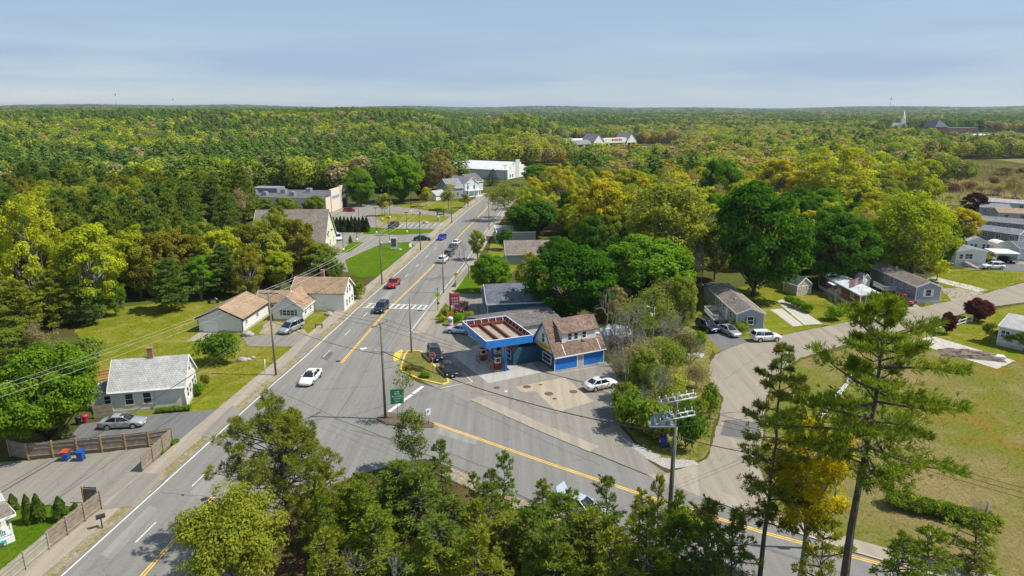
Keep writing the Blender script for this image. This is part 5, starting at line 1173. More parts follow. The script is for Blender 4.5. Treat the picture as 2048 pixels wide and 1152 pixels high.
d = door(GS, 'f', 4.22, .85, 2.0, plain('glazed_door', (.35, .38, .4), .3)); 
a_, p_ = win_meshes(2.3, 1.15, 0); q = inst('window', a_, GS['o'], (-.03, 2.1, 1.35), -math.pi / 2); inst('pane', p_, q)
a_, p_ = win_meshes(.7, 1.35, 0); q = inst('window', a_, GS['o'], (-.03, 3.2, 4.1), -math.pi / 2); inst('pane', p_, q)
b = MB(); b.box(-.12, -.04, 1.3, 4.3, 2.5, 3.25); sg = add(GS, 'sign_board', b, M_SIGNY)
b = MB()
for k in range(9): b.box(-.135, -.121, 1.7 + k * .26, 1.86 + k * .26, 2.78, 2.98 + .05 * (k % 2))
b.build('sign_lettering', M_RED, sg)
# dormer: vertical wall set back from the eave, its own low roof running up to the ridge
dx0, dx1, dy, dz0, dz1 = 1.7, 7.5, .95, 3.5, 5.15
b = MB(); b.box(dx0, dx1, dy, dy + .1, dz0 - .2, dz1); b.poly([(dx0, dy, dz0 - .2), (dx0, dy, dz1), (dx0, 3.1, 5.95)]); b.poly([(dx1, dy, dz0 - .2), (dx1, 3.1, 5.95), (dx1, dy, dz1)]); dm = add(GS, 'dormer_wall', b, M_WHITE)
b = MB(); sl = [(dx0 - .2, dy - .3, dz1 - .12), (dx1 + .2, dy - .3, dz1 - .12), (dx1 + .2, 3.45, 6.42), (dx0 - .2, 3.45, 6.42)]
b.poly([(x, y, z + .12) for x, y, z in sl]); b.poly(sl[::-1])
for i in range(4): p, q = sl[i], sl[(i + 1) % 4]; b.poly([p, q, (q[0], q[1], q[2] + .12), (p[0], p[1], p[2] + .12)])
add(GS, 'dormer_roof', b, M_ROOFR)
for x, w in ((3.0, .62), (4.0, .62), (5.4, .62)):
    a_, p_ = win_meshes(w, .95, 0); q = inst('window', a_, GS['o'], (x, dy, 4.4), 0); inst('pane', p_, q)
for x in (dx0 - .1, dx1 + .02): b = MB(); b.bar((x, dy, dz0 + .1), (x, -.3, 2.25), .07); add(GS, 'downpipe', b, M_TRIM)
b = MB(); b.box(5.0, 5.5, dy - .3, dy - .05, 3.55, 3.85); add(GS, 'air_conditioner', b, M_STEEL)
# link block left of store + white annex behind
b = MB(); b.box(-4.2, -.05, 4.6, 11.5, 0, 2.5); lk = add(GS, 'link_wall', b, M_TEAL)
b = MB(); chevron(b, 3.9, 2.5, 1.5, .3, 0, 7.2, .14); lr = add(GS, 'link_roof', b, M_ROOFR); lr.location = (-4.1, 11.6, 0); lr.rotation_euler = (0, 0, -math.pi / 2)
a_, p_ = win_meshes(1.7, 1.3, 1)
for y in (6.2, 9.4): q = inst('window', a_, GS['o'], (-4.21, y, 1.45), -math.pi / 2); inst('pane', p_, q)
b = MB(); b.box(-4.26, -4.205, 7.5, 8.3, .06, 2.1); add(GS, 'door', b, M_TRIM)
q = MB(); q.box(9.0, 9.06, 3.0, 4.1, 1.2, 4.2); 
for i in range(7): q.box(8.62, 9.0, 3.05 + .0, 4.05, .4 + i * .5, .46 + i * .5)
add(GS, 'outside_stair', q, M_PLANKN)
b = MB(); b.lathe([(.32, 0), (.3, .1), (.05, .16)], (8.0, 1.4, 4.1), 12); b.tube((8, 1.7, 3.6), (8, 1.4, 4.15), .03, n=6); add(GS, 'dish', b, M_TRIM)
AN = building('annex', 'white garage annex with low dark grey roof behind the station store', G(1012, 655), G(1062, 672), 15, 3.1, 'gx', .01, .1, M_WHITE, M_ROOFS, cat='garage', fnd=.06, trim=False, L=6)
for ch in list(AN['o'].children): bpy.data.objects.remove(ch)
AN['o'].location = (*(SA + sd_ * -4.6 + Vector((-sd_.y, sd_.x)) * 12.2), 0); AN['o'].rotation_euler = (0, 0, math.atan2(sd_.y, sd_.x)); AN.update(L=13, D=9, z0=0)
b = MB(); b.box(0, 13, 0, 8.5, 0, 2.9); b.poly([(0, 8.5, 2.9), (0, 0, 2.9), (0, 4.25, 3.9)]); b.poly([(13, 0, 2.9), (13, 8.5, 2.9), (13, 4.25, 3.9)]); add(AN, 'wall', b, M_WHITE)
b = MB(); chevron(b, 8.5, 2.9, 1.0, .25, -.25, 13.25, .12); add(AN, 'roof', b, M_ROOFD)
q = MB()
for x in (-.3, 13.253): chevron(q, 8.5, 2.9, 1.0, .26, x, x + .047, .24, .12)
add(AN, 'rake_trim', q, M_TEAL)
win(AN, 'l', 3.5, 1.7, 1.4, 1.0); win(AN, 'f', 3, 1.6, 1.0, 1.0)
# fuel canopy
CP = G(1011, 742); c0 = Vector(CP); e1 = Vector(G(948, 712)) - c0
def canopy():
    zt, fh = 5.35, 1.05                                           # fascia top, fascia height
    # corners of the fascia top found on the level zt
    K = [Vector(G(*p, zt)) for p in ((972, 683), (1066, 670), (1003, 633), (917, 644))]
    o = empty('fuel_canopy', (*c0, 0), math.atan2((K[1] - K[0]).y, (K[1] - K[0]).x), 'blue-edged fuel canopy with open rusty roof frame over the pumps', 'canopy')
    X = (K[1] - K[0]).normalized(); Y = Vector((-X.y, X.x)); L = ((K[1] - K[0]).length + (K[2] - K[3]).length) / 2; D = ((K[3] - K[0]).dot(Y) + (K[2] - K[1]).dot(Y)) / 2
    loc = lambda p: ((p - c0).dot(X), (p - c0).dot(Y)); x0, y0 = loc(K[0]); 
    for (a, b_) in (((x0, y0), (x0 + L, y0)), ((x0 + L, y0), (x0 + L, y0 + D)), ((x0 + L, y0 + D), (x0, y0 + D)), ((x0, y0 + D), (x0, y0))):
        f = MB(); f.bar((a[0], a[1], zt - fh / 2), (b_[0], b_[1], zt - fh / 2), .12, fh); ff = f.build('fascia', M_BLUEP, o)
        t = MB(); t.bar((a[0], a[1], zt + .03), (b_[0], b_[1], zt + .03), .1, .06); t.build('coping', M_TRIM, ff)
        n = int(math.dist(a, b_) / 1.1); inn = Vector((y0 + D / 2 - a[1], 0))
        cx, cy = x0 + L / 2, y0 + D / 2
        for i in range(n):
            p = Vector(a).lerp(Vector(b_), (i + .5) / n); d = Vector((b_[0] - a[0], b_[1] - a[1])).normalized(); nn = Vector((-d.y, d.x)); nn = nn if nn.dot(Vector((cx, cy)) - p) > 0 else -nn
            s = MB(); s.bar((p.x + nn.x * .09, p.y + nn.y * .09, zt - .05), (p.x + nn.x * .5, p.y + nn.y * .5, zt - fh + .3), .05); s.build('brace', M_TRIM, o)
        p, q = Vector(a), Vector(b_); d = (q - p).normalized(); nn = Vector((-d.y, d.x)); nn = nn if nn.dot(Vector((cx, cy)) - p) > 0 else -nn; p2, q2 = p + nn * .075 + d * .1, q + nn * .075 - d * .1
        s = MB(); s.bar((*p2, zt - fh / 2 - .02), (*q2, zt - fh / 2 - .02), .02, fh - .08); s.build('inner_face', M_RUST, o)
    s = MB(); s.box(x0 + .5, x0 + L - .5, y0 + .5, y0 + D - .5, zt - fh + .02, zt - fh + .12); s.build('deck', plain('pale_roof_deck', (.42, .34, .25), .9, .45, 1.6), o)
    s = MB()
    for i in range(int(D / .42)):
        for xa, xb in ((.1, .33), (.4, .58), (.66, .92)):
            s.box(x0 + L * xa, x0 + L * xb, y0 + .8 + i * .42, y0 + .86 + i * .42, zt - fh + .12, zt - fh + .2)
    s.build('deck_ribs', M_PLANKN if False else plain('deck_rib_grey', (.42, .36, .3), .9, .3), o)
    for xa in (.065, .36, .62, .935):
        s = MB(); s.box(x0 + L * xa - .14, x0 + L * xa + .14, y0 + .45, y0 + D - .45, zt - fh + .13, zt - fh + .55); s.build('beam', M_RUST, o)
    for ya in (.07, .93):
        s = MB(); s.box(x0 + .35, x0 + L - .35, y0 + D * ya - .16, y0 + D * ya + .16, zt - fh + .14, zt - fh + .6); s.build('beam', M_RUST, o)
    s = MB(); s.box(x0 + .02, x0 + L - .02, y0 + .02, y0 + D - .02, zt - fh - .03, zt - fh + .01); s.build('soffit', M_TRIM, o)
    for cy_ in (0, D * .52):
        s = MB(); s.box(-.16, .16, cy_ - .16, cy_ + .16, .04, zt - fh); s.build('column', M_BLUEP, o)
    s = MB(); s.box(-.3, .25, -.24, -.18, 3.5, 4.1); s.build('logo_plate', M_RED, o)
    return o, D
canopy_o, cD = canopy()
def pump(x, y, label):
    o = empty('fuel_pump', (0, 0, 0), canopy_o.rotation_euler.z, label, 'fuel pump', 'fuel pumps under the canopy'); Mx = Matrix.Rotation(canopy_o.rotation_euler.z, 3, 'Z') @ Vector((x, y, 0)); o.location = (c0.x + Mx.x, c0.y + Mx.y, .04)
    s = MB(); s.box(-.75, .75, -.6, .6, 0, .16); s.build('island', M_CONC, o)
    s = MB(); s.box(-.45, .45, -.28, .28, .16, 1.1); s.build('cabinet', M_RUST, o)
    s = MB(); s.box(-.43, .43, -.26, .26, 1.1, 2.0); s.build('head', plain('pump_cream', (.6, .52, .4), .5), o)
    s = MB(); s.box(-.46, .46, -.29, .29, 2.0, 2.25); s.build('cap', M_BLACK, o)
    s = MB(); s.box(-.3, .3, -.275, -.262, 1.3, 1.8); s.build('display', M_GLASS, o)
    for k in (-1, 1):
        s = MB(); s.tube((k * .85, -.45, 0), (k * .85, -.45, .85), .06, n=8); s.tube((k * .85, .45, 0), (k * .85, .45, .85), .06, n=8); s.tube((k * .85, -.45, .85), (k * .85, .45, .85), .06, n=8); s.build('guard_hoop', M_RED, o)
        s = MB(); s.tube((k * .47, 0, 1.7), (k * .62, 0, 1.0), .025, n=6); s.tube((k * .62, 0, 1.0), (k * .48, 0, .5), .025, n=6); s.build('hose', M_BLACK, o)
pump(-.95, .7, 'fuel pump next to the front blue canopy column'); pump(-1.6, cD * .42 + .6, 'fuel pump in the shade at the back of the canopy')
# ---- mobile homes
def home(label, A, Bp, D, wallm, sidem, roofm, shut, h=2.5, rise=.95, name='mobile_home', group=None):
    B = building(name, label, A, Bp, D, h, 'gy', rise, .18, wallm, roofm, side=sidem, z0=.65, cat='mobile home', group=group, fnd=.65)
    s = MB(); s.box(-.01, B['L'] + .01, -.03, D + .01, 0.0, .66); add(B, 'skirting', s, M_LBLUE)
    for f in [c for c in B['o'].children if c.name.startswith('foundation')]: bpy.data.objects.remove(f)
    if shut is not None: win(B, 'f', B['L'] / 2, 1.35, .95, 1.25, 0, shut, oy=-.02)
    return B
GH = 'mobile homes'
HA = home('blue-grey mobile home with blue shutters and white deck, beside the grey driveway', G(1471, 664), G(1526, 664), 16.5, M_BEIGE, M_GREYS, M_ROOFT, MATS['blue_shutter'])
for u in (3, 7.2, 9, 12.5): win(HA, 'l', u, 1.5, .8, 1.1)
door(HA, 'l', 5.2, .9, 1.95, M_TRIM)
s = MB(); s.box(-2.6, -.05, 4.2, 9.8, .6, .72); add(HA, 'deck', s, M_PLANK)
for (p, q) in (((-2.6, 9.8), (-2.6, 4.2)), ((-2.6, 4.2), (-1.7, 4.2)), ((-2.6, 9.8), (-.1, 9.8)), ((-.6, 4.2), (-.1, 4.2))):
    r = MB(); n = max(2, int(math.dist(p, q) / .16))
    for z in (1.0, 1.62): r.bar((*p, z), (*q, z), .07)
    for i in range(n + 1): t = i / n; r.bar((p[0] + (q[0] - p[0]) * t, p[1] + (q[1] - p[1]) * t, .72), (p[0] + (q[0] - p[0]) * t, p[1] + (q[1] - p[1]) * t, 1.6), .05)
    add(HA, 'railing', r, M_TRIM)['kind'] = 'stuff'
for i in range(4): s = MB(); s.box(-1.65, -.65, 4.15 - (i + 1) * .3, 4.15 - i * .3 - .004, 0, .56 - i * .14); add(HA, 'step', s, M_PLANK)
s = MB(); s.box(0, HA['L'], 16.55, 19.5, .1, 3.1); add(HA, 'rear_wall', s, M_LBLUE)
s = MB(); s.box(-.2, HA['L'] + .2, 16.6, 19.7, 3.1, 3.3); add(HA, 'rear_roof', s, M_ROOFS)
vent(HA, 1.2, 5.0, 3.8, .5); s = MB(); s.box(1.5, 2.0, 6, 6.5, 3.6, 4.1); add(HA, 'roof_vent', s, M_STEEL)
HC = home('long slate grey mobile home with white shutters beside the red pickup', G(1829, 606), G(1878, 606), 17, M_GREYS, M_GREYS, M_ROOFT, M_TRIM)
for u in (2.6, 5.2, 8.6, 12): win(HC, 'l', u, 1.5, 1.0, 1.1, 1)
vent(HC, 1.4, 10, 3.9, .9)
s = MB(); s.box(-2.4, -.05, 6.6, 11, .5, .62); add(HC, 'deck', s, M_PLANK)
for (p, q) in (((-2.4, 11), (-2.4, 6.6)), ((-2.4, 6.6), (-.1, 6.6))):
    r = MB(); n = int(math.dist(p, q) / .16)
    for z in (.9, 1.5): r.bar((*p, z), (*q, z), .07)
    for i in range(n + 1): t = i / n; r.bar((p[0] + (q[0] - p[0]) * t, p[1] + (q[1] - p[1]) * t, .62), (p[0] + (q[0] - p[0]) * t, p[1] + (q[1] - p[1]) * t, 1.5), .05)
    add(HC, 'railing', r, M_TRIM)['kind'] = 'stuff'
HB = home('barn red trailer with pale flat roof behind the flagpole', G(1717, 622), G(1761, 622), 17, M_REDW, M_REDW, plain('silver_roof', (.5, .53, .55), .6, .22, .6), None, 2.3, .25, 'trailer')
win(HB, 'f', HB['L'] / 2, 1.5, 1.9, .95, 3, oy=-.02)
for u in (3, 8, 13): win(HB, 'l', u, 1.5, 1.0, 1.0, 1)
s = MB(); s.box(-1.1, -.03, 8.6, 11.2, 2.6, 2.7); add(HB, 'awning', s, M_TRIM)
for k in range(3): vent(HB, 1.6, 4 + k * 4, 3.2, .3)
SHD = building('shed', 'grey gambrel-like shed with dark roof under the largest maple', G(1593, 592), G(1621, 588), 3.6, 2.1, 'gy', 1.4, .15, M_BEIGE, M_ROOFS, cat='shed', fnd=.1)
door(SHD, 'f', SHD['L'] / 2, 1.3, 1.8, M_BEIGE); win(SHD, 'f', .5, 1.5, .4, .5); win(SHD, 'f', SHD['L'] - .5, 1.5, .4, .5)
SH2 = building('shed', 'small white shed between the trailer and the long grey mobile home', G(1722, 578), G(1738, 576), 3, 2.0, 'gy', 1.0, .15, M_WHITE, M_ROOFS, cat='shed', fnd=.1); door(SH2, 'f', SH2['L'] / 2, .9, 1.7, M_TRIM)
SH3 = building('shed', 'little pale shed behind the long grey mobile home', G(1848, 547), G(1861, 548), 2.4, 1.9, 'gy', .6, .15, M_CREAM, M_ROOFG, cat='shed', fnd=.1)
HD = home('white mobile home behind the white crossover', G(1909, 531), G(1969, 531), 6.5, M_WHITE, M_CREAM, M_ROOFGREY, None, 2.7, .7)
win(HD, 'f', 1.2, 1.5, .8, 1.1, oy=-.02); win(HD, 'f', 3.0, 1.5, 1.7, 1.2, 1, oy=-.02)
s = MB(); s.bar((2.2, -.3, 1.0), (3.4, -3.4, .1), 1.1, .1); add(HD, 'ramp', s, M_PLANK)
HD2 = home('white gabled home with dark shutters above the white crossover', G(1932, 508), G(1972, 510), 9, M_WHITE, M_WHITE, M_ROOFG, None, 2.6, 1.1)
for u in (.9, 1.8, 3.6, 4.5): win(HD2, 'f', u, 1.5, .6, 1.1, oy=-.02)
def xhome(label, A, Bp, D, wallm, roofm, n=5, h=2.6):
    B = building('mobile_home', label, A, Bp, D, h, 'gx', 1.0, .2, wallm, roofm, z0=.5, cat='mobile home', fnd=.5)
    for k in range(n): win(B, 'f', B['L'] * (k + .5) / n, 1.5, 1.1, 1.1, 1)
    win(B, 'r', D / 2, 1.5, 1.0, 1.2); return B
xhome('long dark grey mobile home with white gable end near the domed shed', G(1880, 470), G(2035, 492), 5, M_DGREY, M_ROOFGREY, 6)
xhome('long grey mobile home behind the dark grey one', G(1915, 456), G(2090, 474), 5, M_DGREY, M_ROOFGREY, 6)
xhome('grey mobile home with white trim beyond the purple tree', G(1958, 432), G(2018, 434), 5, M_GREYS, M_ROOFGREY, 3)
xhome('pale blue mobile home at the edge of the marsh', G(1975, 420), G(2110, 430), 5, M_LBLUE, M_ROOFG, 5)
xhome('mobile home with rusty brown roof behind the long grey ones', G(1995, 444), G(2090, 448), 8, M_BEIGE, M_ROOFB, 3)
xhome('pale blue home with white windows behind the three young trees', G(1992, 690), G(2110, 716), 9, M_LBLUE, M_ROOFG, 4, 2.6)
xhome('grey home with a carport at the picture edge', G(2036, 522), G(2120, 524), 8, M_LBLUE, M_ROOFS, 3)
o = empty('domed_shed', (*G(2006, 500), 0), 0, 'round-roofed pale metal shed on the grass between mobile homes', 'shed')
s = MB(); prof = [(-2.2, 0), (-2.15, 1.0), (-1.6, 1.7), (-.8, 2.1), (0, 2.2), (.8, 2.1), (1.6, 1.7), (2.15, 1.0), (2.2, 0)]
for a, c in zip(prof[:-1], prof[1:]): s.poly([(a[0], 0, a[1]), (a[0], 4, a[1]), (c[0], 4, c[1]), (c[0], 0, c[1])], True)
s.build('shell', M_CREAM, o); s = MB(); s.poly([(x, 0.02, z) for x, z in prof]); s.poly([(x, 3.98, z) for x, z in prof][::-1]); s.build('end_wall', M_CREAM, o); s = MB(); s.box(-.5, .5, -.04, .0, 0, 1.7); s.build('door', M_TRIM, o)
o = empty('carport', (*G(2012, 528), 0), R(-8), 'white metal carport over a dark car at the picture edge', 'carport')
for x, y in ((-2.3, 0), (2.3, 0), (-2.3, 5), (2.3, 5)): s = MB(); s.box(x - .06, x + .06, y - .06, y + .06, 0, 2.5); s.build('post', M_TRIM, o)
s = MB(); s.box(-2.6, 2.6, -.4, 5.4, 2.5, 2.65); s.build('roof', M_TRIM, o)
# ---- house with porch at the lower left corner
PH = building('porch_house', 'white house with grey roof at the lower left picture corner', (-50.6, 45), (-44.4, 52.6), 7.5, 2.9, 'gx', 1.8, .3, M_CREAM, M_ROOFG, fnd=.5)
def porch():
    o = PH['o']; L = PH['L']
    s = MB(); s.box(.2, L + .0, -2.2, -.05, .45, .6); s.build('porch_floor', M_TRIM, o)
    s = MB(); s.poly([(-.1, -2.5, 2.55), (L + .3, -2.5, 2.55), (L + .3, -.05, 3.0), (-.1, -.05, 3.0)]); s.poly([(-.1, -2.5, 2.45), (-.1, -.05, 2.9), (L + .3, -.05, 2.9), (L + .3, -2.5, 2.45)]); s.build('porch_roof', M_ROOFT, o)
    s = MB(); s.box(-.1, L + .33, -2.56, -2.5, 2.4, 2.62); s.box(L + .3, L + .36, -2.5, -.05, 2.45, 2.75); s.build('fascia', M_TRIM, o)
    for x in (.3, L / 2, L - .1): s = MB(); s.box(x - .07, x + .07, -2.17, -2.03, .6, 2.45); s.build('porch_post', M_TRIM, o)
    s = MB(); n = int(L / .14)
    for z in (.75, 1.5): s.box(.3, L - .1, -2.13, -2.07, z, z + .06)
    for i in range(n): x = .35 + i * (L - .5) / n; s.box(x, x + .045, -2.12, -2.08, .8, 1.5)
    s.build('balustrade', M_TRIM, o)['kind'] = 'stuff'
    s = MB(); s.box(.2, L, -2.2, -2.15, 0, .44); s.build('lattice_skirt', M_TRIM, o)
porch()
# ============================================================ VEHICLES
def carpaint(name, col, metal=.25):
    if name in MATS: return MATS[name]
    m = plain(name, col, .28, .05, .7, metal, .5, .6); return m
def loft(b, secs):
    """secs: list of lists of points (same count) -> closed skin"""
    k = len(b.v); n = len(secs[0])
    for s in secs: b.v += [tuple(p) for p in s]
    for i in range(len(secs) - 1):
        for j in range(n):
            j2 = (j + 1) % n; b.f.append((k + i * n + j, k + (i + 1) * n + j, k + (i + 1) * n + j2, k + i * n + j2)); b.m.append(b.cur); b.sm.append(True)
    b.f.append(tuple(k + j for j in range(n))); b.f.append(tuple(k + (len(secs) - 1) * n + n - 1 - j for j in range(n))); b.m += [b.cur] * 2; b.sm += [False] * 2
SPEC = {  # L, W, H, belt, stations (x/L*2, w, zlow, ztop), greenhouse bottom rear/front, top rear/front
    'sedan': dict(L=4.85, W=1.84, H=1.45, st=[(-1, .70, .40, .78), (-.965, .86, .30, .93), (-.8, .97, .26, 1.0), (-.5, 1, .22, .97), (-.2, 1, .2, .95), (.25, 1, .2, .95), (.5, .99, .22, .93), (.8, .95, .24, .82), (.95, .84, .27, .70), (1, .66, .34, .56)], gb=(-.78, .48), gt=(-.42, .12), wb=.575, wr=.33),
    'suv': dict(L=4.75, W=1.9, H=1.72, st=[(-1, .80, .45, 1.0), (-.97, .93, .36, 1.1), (-.8, .99, .3, 1.14), (-.5, 1, .28, 1.1), (-.2, 1, .27, 1.08), (.25, 1, .27, 1.08), (.5, .99, .28, 1.07), (.8, .96, .3, .98), (.95, .87, .34, .85), (1, .72, .4, .66)], gb=(-.97, .47), gt=(-.82, .16), wb=.585, wr=.37),
    'van': dict(L=5.0, W=1.95, H=1.76, st=[(-1, .84, .42, 1.0), (-.97, .94, .34, 1.08), (-.8, .99, .28, 1.1), (-.5, 1, .26, 1.08), (-.2, 1, .25, 1.06), (.25, 1, .25, 1.05), (.55, .99, .26, 1.03), (.82, .95, .28, .9), (.95, .85, .31, .76), (1, .7, .38, .6)], gb=(-.97, .62), gt=(-.88, .22), wb=.6, wr=.34),
    'pickup': dict(L=5.5, W=1.95, H=1.78, st=[(-1, .92, .5, 1.05), (-.98, .98, .45, 1.08), (-.6, 1, .42, 1.08), (-.2, 1, .38, 1.08), (.0, 1, .36, 1.1), (.3, 1, .36, 1.1), (.5, .99, .36, 1.1), (.8, .97, .38, 1.04), (.95, .9, .42, .95), (1, .78, .48, .75)], gb=(-.28, .42), gt=(-.22, .18), wb=.6, wr=.4),
    'sport': dict(L=4.4, W=1.82, H=1.5, st=[(-1, .76, .42, .88), (-.96, .9, .32, 1.0), (-.8, .97, .28, 1.04), (-.5, 1, .24, 1.0), (-.2, 1, .22, .97), (.25, 1, .22, .96), (.5, .99, .23, .95), (.8, .95, .26, .84), (.95, .84, .28, .7), (1, .66, .35, .56)], gb=(-.95, .46), gt=(-.6, .1), wb=.575, wr=.34),
}
_cm = {}
def car_meshes(kind):
    if kind in _cm: return _cm[kind]
    S = SPEC[kind]; L, W, H = S['L'], S['W'], S['H']; out = {}
    def sec(x, w, zl, zt):
        w *= W / 2; x *= L / 2; zm = zl + (zt - zl) * .55
        half = [(0, zl), (w * .86, zl), (w * .97, zl + .1), (w, zm), (w * .985, zt - .1), (w * .93, zt - .02), (w * .6, zt + .01), (0, zt + .02)]
        return [(x, y, z) for y, z in half] + [(x, -y, z) for y, z in half[-2:0:-1]]
    st = []
    for a, c in zip(S['st'][:-1], S['st'][1:]): st += [a, tuple((p + q) / 2 for p, q in zip(a, c))]
    st.append(S['st'][-1]); b = MB(); loft(b, [sec(*s) for s in st]); out['body'] = b
    zat = lambda x: np.interp(x, [s[0] for s in S['st']], [s[3] for s in S['st']])
    gb, gt = S['gb'], S['gt']; zb = .97 * zat((gb[0] + gb[1]) / 2); zr = H - .05; wb_, wt = W / 2 * .93, W / 2 * .70
    if kind == 'van' or kind == 'suv': wt = W / 2 * .76
    ring = lambda xr, xf, w, z, bow: [(xr, -w * .92, z), (xr - bow, 0, z), (xr, w * .92, z), ((xr + xf) / 2, w, z), (xf, w * .92, z), (xf + bow, 0, z), (xf, -w * .92, z), ((xr + xf) / 2, -w, z)]
    x0, x1, x2, x3 = gb[0] * L / 2, gb[1] * L / 2, gt[0] * L / 2, gt[1] * L / 2
    b = MB(); r0, r1 = ring(x0, x1, wb_, zb - .04, .05), ring(x2, x3, wt, zr, .06); k = len(b.v); b.v += r0 + r1
    for j in range(8): b.f.append((k + j, k + 8 + j, k + 8 + (j + 1) % 8, k + (j + 1) % 8)); b.m.append(0); b.sm.append(False)
    out['glass'] = b
    b = MB(); rr = ring(x2 - .06, x3 + .06, wt + .04, zr - .02, .07); r2 = ring(x2 + .05, x3 - .06, wt * .86, H, .05); b.v += rr + r2
    for j in range(8): b.f.append((j, (j + 1) % 8, 8 + (j + 1) % 8, 8 + j)[::-1]); b.m.append(0); b.sm.append(True)
    b.f.append(tuple(range(8, 16))[::-1]); b.f.append(tuple(range(8))); b.m += [0, 0]; b.sm += [False, False]; out['roof'] = b
    b = MB()
    for s in (-1, 1):
        for (p, q, w) in (((x1, s * wb_ * .93, zb - .03), (x3, s * wt * .94, zr), .07), ((x0, s * wb_ * .93, zb - .03), (x2, s * wt * .94, zr), .12), (((x0 + x1) / 2 - .1, s * (wb_ + .004), zb - .03), ((x2 + x3) / 2 - .05, s * (wt + .01), zr), .08)): b.bar(p, q, w, .05)
        if kind in ('suv', 'van'): b.bar((x0 * .55, s * (wb_ + .004), zb - .03), (x2 * .58, s * (wt + .01), zr), .08, .05)
    out['pillars'] = b
    if kind in ('suv', 'van'):
        b = MB()
        for s in (-1, 1): b.bar((x2 + .1, s * wt * .85, H + .05), (x3 - .2, s * wt * .85, H + .05), .05)
        out['roof_rails'] = b
    if kind == 'pickup':
        b = MB(); b.box(-L / 2 * .94, gb[0] * L / 2 - .1, -W / 2 * .78, W / 2 * .78, 1.082, 1.105); out['bed_cover'] = b
    wr = S['wr']; b = MB(); b.tube((0, -.1, 0), (0, .1, 0), wr, n=18); out['wheel'] = b
    b = MB(); b.tube((0, .101, 0), (0, .112, 0), wr * .66, n=14); b.tube((0, .112, 0), (0, .13, 0), wr * .2, n=8); out['rim'] = b
    b = MB(); b.tube((0, 0, 0), (0, .02, 0), wr * 1.16, n=18); out['arch'] = b
    hz = float(zat(.93)) - .13; b = MB(); b.box(-.14, .04, -.2, .2, -.07, .07); out['lamp'] = b
    b = MB(); b.box(-.03, .03, -W * .28, W * .28, -.07, .07); out['grille'] = b
    b = MB(); b.box(-.012, .012, -.17, .17, -.06, .06); out['plate'] = b
    b = MB(); b.box(-.08, .08, -.1, .1, -.06, .06); out['mirror'] = b
    b = MB(); b.box(-.3, .3, -.38, .38, 0, .012); out['sunroof'] = b
    b = MB(); b.box(-.01, .01, 0, .006, -.27, .27); out['seam'] = b
    _cm[kind] = (S, {k: v.mesh(k, None) for k, v in out.items()}, dict(x0=x0, x1=x1, zb=zb, wb=wb_, hz=hz)); return _cm[kind]
def car(kind, paint, p, head, label, sun=False, world=None, name=None, roofm=None):
    """p: photo pixel under the middle of the car; head: heading in degrees from +X"""
    S, M, I = car_meshes(kind); L, W = S['L'], S['W']
    xy = world or G(*p); o = empty(name or {'sedan': 'sedan', 'suv': 'suv', 'van': 'minivan', 'pickup': 'pickup_truck', 'sport': 'hatchback'}[kind], (xy[0], xy[1], .036), R(head), label, 'pickup truck' if kind == 'pickup' else 'minivan' if kind == 'van' else 'car')
    def put(key, mat, nm=None, loc=None, rz=None, parent=None, scale=None):
        me = M[key]
        k2 = (kind, key, mat.name)
        if k2 not in _cm: c = me.copy(); c.materials.clear(); c.materials.append(mat); _cm[k2] = c
        return inst(nm or key, _cm[k2], parent or o, loc, rz, scale)
    put('body', paint); put('glass', M_CARGLASS, 'windows'); put('roof', roofm or paint); put('pillars', paint)
    if 'roof_rails' in M: put('roof_rails', M_STEEL)
    if 'bed_cover' in M: put('bed_cover', M_BLACK)
    if sun: put('sunroof', M_CARGLASS, 'sunroof', (S['gt'][1] * L * .25, 0, S['H'] - .002))
    for sx in (-1, 1):
        for sy in (-1, 1):
            x = sx * S['wb'] * L / 2; put('arch', M_BLACK, 'wheel_arch', (x, sy * (W / 2 - .012) if sy > 0 else -(W / 2 - .012), S['wr'] + .02), 0 if sy > 0 else math.pi)
            w = put('wheel', M_TIRE, 'wheel', (x, sy * (W / 2 - .09), S['wr'] - .02), 0 if sy > 0 else math.pi); put('rim', M_RIM, 'rim', None, None, w)
    wq = W / 2
    for sy in (-1, 1):
        put('lamp', M_HEADL, 'headlight', (L / 2 * .945, sy * wq * .62, I['hz']), sy * -.35); put('lamp', M_TAILL, 'taillight', (-L / 2 * .955, sy * wq * .68, I['hz'] + .12), sy * .25)
        put('mirror', paint, 'mirror', (I['x1'] - .45, sy * (wq + .06), I['zb'] + .04))
        for x in (I['x1'] - .35, (I['x0'] + I['x1']) / 2 - .1): put('seam', M_BLACK, 'door_seam', (x, sy * (wq - .001) if sy > 0 else -(wq + .005), .66))
    put('grille', M_BLACK, 'grille', (L / 2 * .985, 0, I['hz'] - .12)); put('plate', M_SIGNW, 'licence_plate', (-L / 2 * 1.0, 0, I['hz'] - .05)); put('plate', M_SIGNW, 'licence_plate', (L / 2 + .012, 0, I['hz'] - .2))
    return o
PW, PSIL, PNAVY, PRED = carpaint('white_car_paint', (.78, .78, .77), 0), carpaint('silver_car_paint', (.45, .47, .5), .5), carpaint('navy_car_paint', (.012, .018, .045)), carpaint('red_car_paint', (.42, .008, .02))
PBLUE, PBLK, PTEAL, PMAR, PDRED = carpaint('blue_car_paint', (.01, .03, .38)), carpaint('black_car_paint', (.008, .009, .012)), carpaint('dark_teal_paint', (.01, .03, .04)), carpaint('maroon_car_paint', (.1, .008, .015)), carpaint('dark_red_paint', (.28, .012, .012))
PSB, PGR = carpaint('silver_blue_paint', (.5, .56, .66), .3), carpaint('grey_car_paint', (.1, .1, .11))
ROADH = 83.0
car('sedan', PW, (622, 762), ROADH + 180 + 2, 'white sedan with sunroof driving on the main road near the junction', True)
